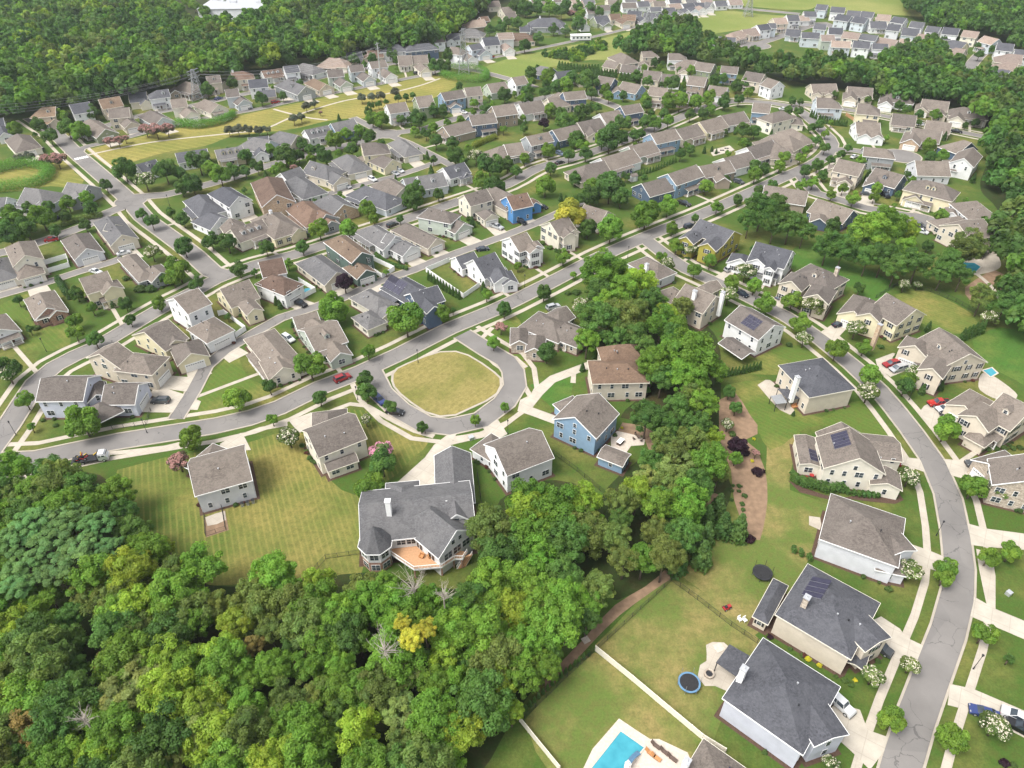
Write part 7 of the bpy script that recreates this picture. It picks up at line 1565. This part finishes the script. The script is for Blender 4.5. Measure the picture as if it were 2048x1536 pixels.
# playground beyond cul-de-sac, umbrella, raised timber
p = TP('H', 1845, 285); c = empty('play_frame', (p.x, p.y, 0), .3); tag(c, 'orange timber play frame beside white house at right wood edge', 'play frame'); m = MB()
for sx in (-1.5, 1.5):
    for sy in (-1, 1): m.bar((sx, sy, 0), (sx, sy, 2.4), .16)
m.box((0, 0, 2.3), (3.4, 2.3, .2)); m.build('frame', WOOD, c); m = MB(); m.box((0, 0, 1.0), (2.6, 1.6, .12)); m.build('platform', ORANGE, c)
p = TP('H', 1900, 330); c = empty('parasol', (p.x, p.y, 0)); tag(c, 'blue parasol beside the orange play frame', 'parasol'); m = MB(); m.cyl((0, 0, 2.0), (0, 0, 2.7), 1.4, .05, 8); m.build('canopy', TURQ, c); m = MB(); m.cyl((0, 0, 0), (0, 0, 2.1), .04); m.build('pole', METAL, c)
p = TP('L', 215, 185); c = empty('outdoor_sofa', (p.x, p.y, 0), .4); tag(c, 'orange outdoor sofa beside the dark screened porch', 'sofa'); m = MB(); m.box((0, 0, .3), (1.8, .8, .35)); m.build('seat', ORANGE, c); m = MB(); m.box((0, .4, .6), (1.8, .2, .6)); m.build('backrest', ORANGE, c)
p = TP('F', 410, 795); c = empty('paddling_pool', (p.x, p.y, 0)); tag(c, 'small blue paddling pool inside white fence', 'paddling pool'); m = MB(); m.cyl((0, 0, 0), (0, 0, .45), 1.3, n=20); m.build('pool_wall', TURQ, c); m = MB(); m.cyl((0, 0, .455), (0, 0, .46), 1.15, n=20); m.build('water', POOL, c)
p = TP('C', 965, 1445); c = empty('garden_shed', (p.x, p.y, 0), .5); tag(c, 'small white-doored garden shed in the lower centre block', 'shed'); m = MB(); m.box((0, 0, 1.2), (3, 2.6, 2.4)); m.build('wall', MW['g'], c); m = MB(); m.poly([(-1.7, -1.5, 2.35), (1.7, -1.5, 2.35), (1.7, 0, 3.2), (-1.7, 0, 3.2)]); m.poly([(-1.7, 1.5, 2.35), (1.7, 1.5, 2.35), (1.7, 0, 3.2), (-1.7, 0, 3.2)]); m.build('roof', MR['t'], c); m = MB(); m.box((0, -1.32, 1.05), (1.4, .06, 1.9)); m.build('door', WHITE, c)
# bocce court, trailer, big flat-roofed building, dead trees
m = MB(); c = TP('C', 1680, 1200).to_2d(); pl = [TP('C', *q).to_2d()-c for q in ((1590, 1225), (1620, 1195), (1740, 1165), (1780, 1200), (1750, 1215), (1610, 1250))]; m.slab(pl, 0, .12); tag(m.build('ball_court', DRIVE, None, (c.x, c.y, 0)), 'white paved play court with dark discs in the centre gardens', 'court')
for i in range(6):
    p = TP('C', 1635+18*i, 1222-8*i+(8 if i % 2 else 0)); m = MB(); m.cyl((0, 0, 0), (0, 0, .25), .5, n=10); tag(m.build('planter_disc', DARK, None, (p.x, p.y, .12)), ORD(i+1)+' dark disc from left on the white play court', 'disc', 'dark discs on the play court')
p = TP('C', 548, 322); c = empty('office_trailer', (p.x, p.y, 0), .12); tag(c, 'white flat-roofed office trailer by the top meadow lane', 'trailer'); m = MB(); m.box((0, 0, 2), (14, 5, 3)); m.build('wall', MW['w'], c); m = MB(); m.box((0, 0, 3.6), (14.6, 5.6, .25)); m.build('roof', WHITE, c); m = MB()
for i in range(5): m.box((-5.4+2.7*i, -2.53, 2.2), (1.3, .06, 1.1))
m.build('window', GLASS, c); m = MB(); m.box((0, 0, .3), (13, 4.6, .5)); m.build('chassis', DARK, c)
p = P(500, 14, 6); c = empty('warehouse', (p.x, p.y, 0), .05); tag(c, 'large pale flat-roofed building beyond the north wood', 'warehouse'); m = MB(); m.box((0, 0, 4), (70, 40, 8)); m.build('wall', MW['w'], c); m = MB(); m.box((0, 0, 8.2), (71, 41, .4)); m.box((8, 4, 9), (6, 4, 1.4)); m.box((-14, 6, 9), (5, 4, 1.2)); m.build('roof', METAL, c)
def dead(t, x, y, d, label):
    p = TP(t, x, y, 12); r = d/8/scale_at(p); c = empty('dead_tree', (p.x, p.y, 0)); tag(c, label, 'tree'); rnd = random.Random(int(x)); m = MB(); m.cyl((0, 0, 0), (0, 0, 12), .22, .12, 8); m.build('trunk', DEADW, c); m = MB()
    for i in range(26):
        a = rnd.uniform(0, 6.28); z0 = rnd.uniform(10.5, 12.5); q = Vector((0, 0, z0)); dd = Vector((math.cos(a)*rnd.uniform(.5, 1), math.sin(a)*rnd.uniform(.5, 1), rnd.uniform(.4, 1.1)))*r*.5; w = .07
        for j in range(3):
            e = q+dd*rnd.uniform(.6, 1); m.cyl(q, e, w, w*.55, 5, caps=False); f = q+(e-q)*.5+Vector((rnd.uniform(-1, 1), rnd.uniform(-1, 1), rnd.uniform(0, 1)))*r*.28; m.cyl(q+(e-q)*.5, f, w*.5, .02, 4, caps=False); q = e; w *= .55; dd = (dd+Vector((rnd.uniform(-1, 1), rnd.uniform(-1, 1), rnd.uniform(-.3, 1)))*r*.25)*.8
    m.build('branches', DEADW, c)
dead('N', 1030, 600, 330, 'bare pale dead tree left of the golden yellow tree'); dead('N', 1260, 110, 320, 'bare pale dead tree below the turret house'); dead('N', 1500, 150, 200, 'smaller bare dead tree right of the turret house'); dead('M', 680, 1150, 200, 'bare fallen-looking dead tree in the bottom left wood')
A_ = pylon('A', 1600, 800, 560, 'steel lattice pylon behind the far left houses', 'lattice'); B_ = pylon('B', 1003, 665, 345, 'tall pale single power pole on the park strip', 'pole'); C_ = pylon('B', 1665, 585, 230, 'thin lattice pylon inside the ring hedge', 'lattice'); D_ = pylon('C', 1078, 230, 80, 'far lattice pylon above the meadow edge houses', 'lattice'); E_ = pylon('C', 1885, 130, -60, 'farthest lattice pylon on the top right meadow', 'lattice')
X_ = (TP('A', -700, 1400), 30)
wires(X_, A_, 'sagging from left edge to the first pylon'); wires(A_, B_, 'between the left pylon and the park pole'); wires(B_, C_, 'between park pole and ring hedge pylon'); wires(C_, D_, 'between ring hedge pylon and meadow pylon'); wires(D_, E_, 'across the top meadow')
cone_rows()
# woods
fill_wood('lower_wood', 'x', [(-160, 970), (120, 962), (215, 985), (250, 1050), (300, 1110), (420, 1150), (560, 1150), (690, 1182), (950, 1196), (985, 1050), (1090, 960), (1180, 1010), (1190, 1150), (1110, 1290), (1030, 1400), (950, 1536), (900, 1620), (-160, 1620)], 6.6, 12, False, 'WDLWGW', seed=3, rr=(.52, .75))
fill_wood('strip_wood', 'x', [(1200, 600), (1290, 590), (1380, 650), (1430, 720), (1430, 880), (1450, 1020), (1340, 1130), (1240, 1150), (1230, 1000), (1350, 880), (1350, 780), (1250, 660)], 7.0, 13, False, 'WDLWD', seed=4, rr=(.45, .62))
foundation_shrubs(); yard_trees()
n1 = fill_wood('north_wood', 'dense green wood filling the top left corner', [(-250, 215), (60, 212), (140, 202), (220, 178), (330, 156), (400, 138), (500, 125), (600, 108), (700, 92), (800, 83), (870, 74), (930, 38), (1010, -40), (560, -45), (540, 20), (470, 45), (380, 45), (310, 20), (250, -45), (-250, -45)], 9.2, 17, True, 'WDWDWDGDWL', seed=8)
n2 = fill_wood('far_wood', 'dark wood beyond the new estate at top right', [(1810, -50), (1815, 5), (1850, 18), (1885, 40), (1925, 48), (1965, 55), (2000, 68), (2048, 82), (2200, 90), (2200, -50)], 9, 16, True, 'DDWD', seed=9)
n3 = fill_wood('belt_wood', 'belt of mixed wood between estates at upper right', [(1235, 85), (1290, 60), (1330, 40), (1400, 48), (1408, 75), (1440, 95), (1500, 108), (1560, 118), (1640, 120), (1740, 128), (1790, 108), (1848, 96), (1890, 103), (1906, 126), (1925, 142), (1950, 154), (1998, 162), (2060, 140), (2200, 150), (2200, 470), (2060, 470), (2000, 330), (1975, 260), (1960, 205), (1900, 190), (1800, 178), (1720, 160), (1640, 150), (1580, 143), (1520, 138), (1450, 110), (1380, 95), (1330, 98), (1260, 100)], 8.6, 14, True, 'DDLWD', seed=10)
n4 = fill_wood('right_wood', 'dense wood down the right-hand edge', [(1985, 430), (2060, 440), (2200, 440), (2200, 660), (2040, 650), (2010, 600), (2010, 500)], 8, 13, True, 'DWDL', seed=11)
n5 = fill_wood('meadow_scrub', 'scrubby bushes on the top meadow slope', [(1085, 105), (1130, 100), (1200, 78), (1215, 90), (1150, 115)], 5, 3.5, True, 'WDG', seed=12)
make_trees()
print('trees', len(TREES), 'houses', len(HOUSES), 'woods', n1, n2, n3, n4, n5)
# ---------------------------------------------------------------- ground sheets
def sheet(name, pts, z, mat, kind='structure'):
    m = MB(); m.poly([(p.x, p.y, z) for p in pts]); o = m.build(name, mat); o['kind'] = kind; return o
m = MB(); m.poly([(-2500, -200, 0), (2500, -200, 0), (2500, 4000, 0), (-2500, 4000, 0)]); struct(m.build('ground', GRASS))
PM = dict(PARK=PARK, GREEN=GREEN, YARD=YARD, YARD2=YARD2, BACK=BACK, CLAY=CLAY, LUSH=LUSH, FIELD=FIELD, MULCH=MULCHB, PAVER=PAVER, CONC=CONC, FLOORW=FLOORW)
PN = dict(PARK='park_lawn', GREEN='green_lawn', YARD='yard_lawn', YARD2='lawn', BACK='back_lawn', CLAY='bare_earth', LUSH='lush_lawn', FIELD='meadow', MULCH='planting_bed', PAVER='patio_paving', CONC='patio_slab', FLOORW='wood_floor')
for i, (k, lv, pts) in enumerate(PATCH):
    if len(set(pts)) < 3 or k == 'GREEN': continue
    pl = [P(*p).to_2d() for p in pts]; step = 4 if k not in ('PAVER', 'CONC') else 1.5
    cl = ccw(catmull(pl+pl[:1], step)[:-1] if k != 'PAVER' else pl)
    me_pts, _, fc, *_r = delaunay_2d_cdt(cl, [], [list(range(len(cl)))], 1, 1e-4)
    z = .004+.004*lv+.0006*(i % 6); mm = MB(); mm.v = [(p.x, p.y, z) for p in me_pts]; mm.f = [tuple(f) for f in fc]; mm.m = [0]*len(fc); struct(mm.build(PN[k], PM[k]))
def union_mesh(name, pgs, z, mat):
    vs = []; fs = []
    for p in pgs: n = len(vs); p = ccw(p); vs += [Vector(q) for q in p]; fs.append(list(range(n, n+len(p))))
    v, _, f, *_r = delaunay_2d_cdt(vs, [], fs, 1, 1e-4); mm = MB(); mm.v = [(p.x, p.y, z) for p in v]; mm.f = [tuple(q) for q in f]; mm.m = [0]*len(f); return struct(mm.build(name, mat))
if beds: union_mesh('planting_beds', beds, .0205, MULCHB)
# one planar arrangement of every paved area
PRI = ['islawn', 'island', 'road', 'drive', 'kerb', 'walk', 'path']
vs = []; fs = []; kinds = []
for k, p in polys: n = len(vs); p = ccw(p); vs += [Vector((q.x, q.y)) for q in p]; fs.append(list(range(n, n+len(p)))); kinds.append(k)
import time; t0 = time.time()
V, _, F, _ov, _oe, OF = delaunay_2d_cdt(vs, [], fs, 1, 1e-3, True)
print('arrangement', len(fs), 'polygons', len(F), 'triangles', round(time.time()-t0, 1), 's')
cls = {k: [] for k in PRI}
for f, of in zip(F, OF):
    ks = {kinds[i] for i in of}
    for k in PRI:
        if k in ks: cls[k].append(tuple(f)); break
def flat(name, fl, z, mat, skirt=None):
    if not fl: return
    used = {}; v = []
    def g(i, zz):
        if (i, zz) not in used: used[i, zz] = len(v); v.append((V[i].x, V[i].y, zz))
        return used[i, zz]
    ff = [tuple(g(i, z) for i in f) for f in fl]
    if skirt is not None:
        from collections import Counter
        ec = Counter(); 
        for f in fl:
            for a, b in zip(f, f[1:]+f[:1]): ec[frozenset((a, b))] += 1
        for f in fl:
            for a, b in zip(f, f[1:]+f[:1]):
                if ec[frozenset((a, b))] == 1: ff.append((g(a, skirt), g(b, skirt), g(b, z), g(a, z)))
    me = bpy.data.meshes.new(name); me.from_pydata(v, [], ff); me.materials.append(mat); me.update(); o = link(name, me); struct(o)
flat('road', cls['road'], .03, ASPH); flat('kerb', cls['kerb'], .13, KERB, 0.0); flat('pavement', cls['walk'], .05, CONC, 0.0); flat('driveways', cls['drive'], .055, DRIVE, 0.0)
flat('footpaths', cls['path'], .045, CONC, 0.0); flat('island_kerb', cls['island'], .13, KERB, .0); flat('green_lawn', cls['islawn'], .15, GREEN)
# painted crossing on the left street
m = MB(); a = TP('A', 595, 1275).to_2d(); b = TP('A', 705, 1252).to_2d(); d = (b-a).normalized(); nn = Vector((-d.y, d.x)); L_ = (b-a).length
for i in range(6): c = a+d*L_*(i+.5)/6; m.poly([(*(c+d*s*.35+nn*u*1.4), .036) for s, u in ((-1, -1), (1, -1), (1, 1), (-1, 1))])
struct(m.build('crossing_marking', WHITE))
# hazy summer air
if HAZE:
    m = MB(); m.box((0, 1000, 65), (3600, 2600, 134)); hz = newmat('haze_air')[0]; n = hz.node_tree; n.nodes.clear(); pv = n.nodes.new('ShaderNodeVolumePrincipled'); pv.inputs['Density'].default_value = HAZE; pv.inputs['Color'].default_value = (.86, .92, 1, 1); pv.inputs['Anisotropy'].default_value = .2
    out = n.nodes.new('ShaderNodeOutputMaterial'); n.links.new(pv.outputs[0], out.inputs['Volume']); o = m.build('haze', hz); tag(o, 'thin summer haze over the whole suburb', 'haze', None, 'stuff')
dupl = [l for l, c in USED.items() if c > 1]
print('repeated labels', len(dupl), dupl[:8]); print('long', [l for l in USED if len(l.split()) > 16][:8], 'objects', len(bpy.data.objects))
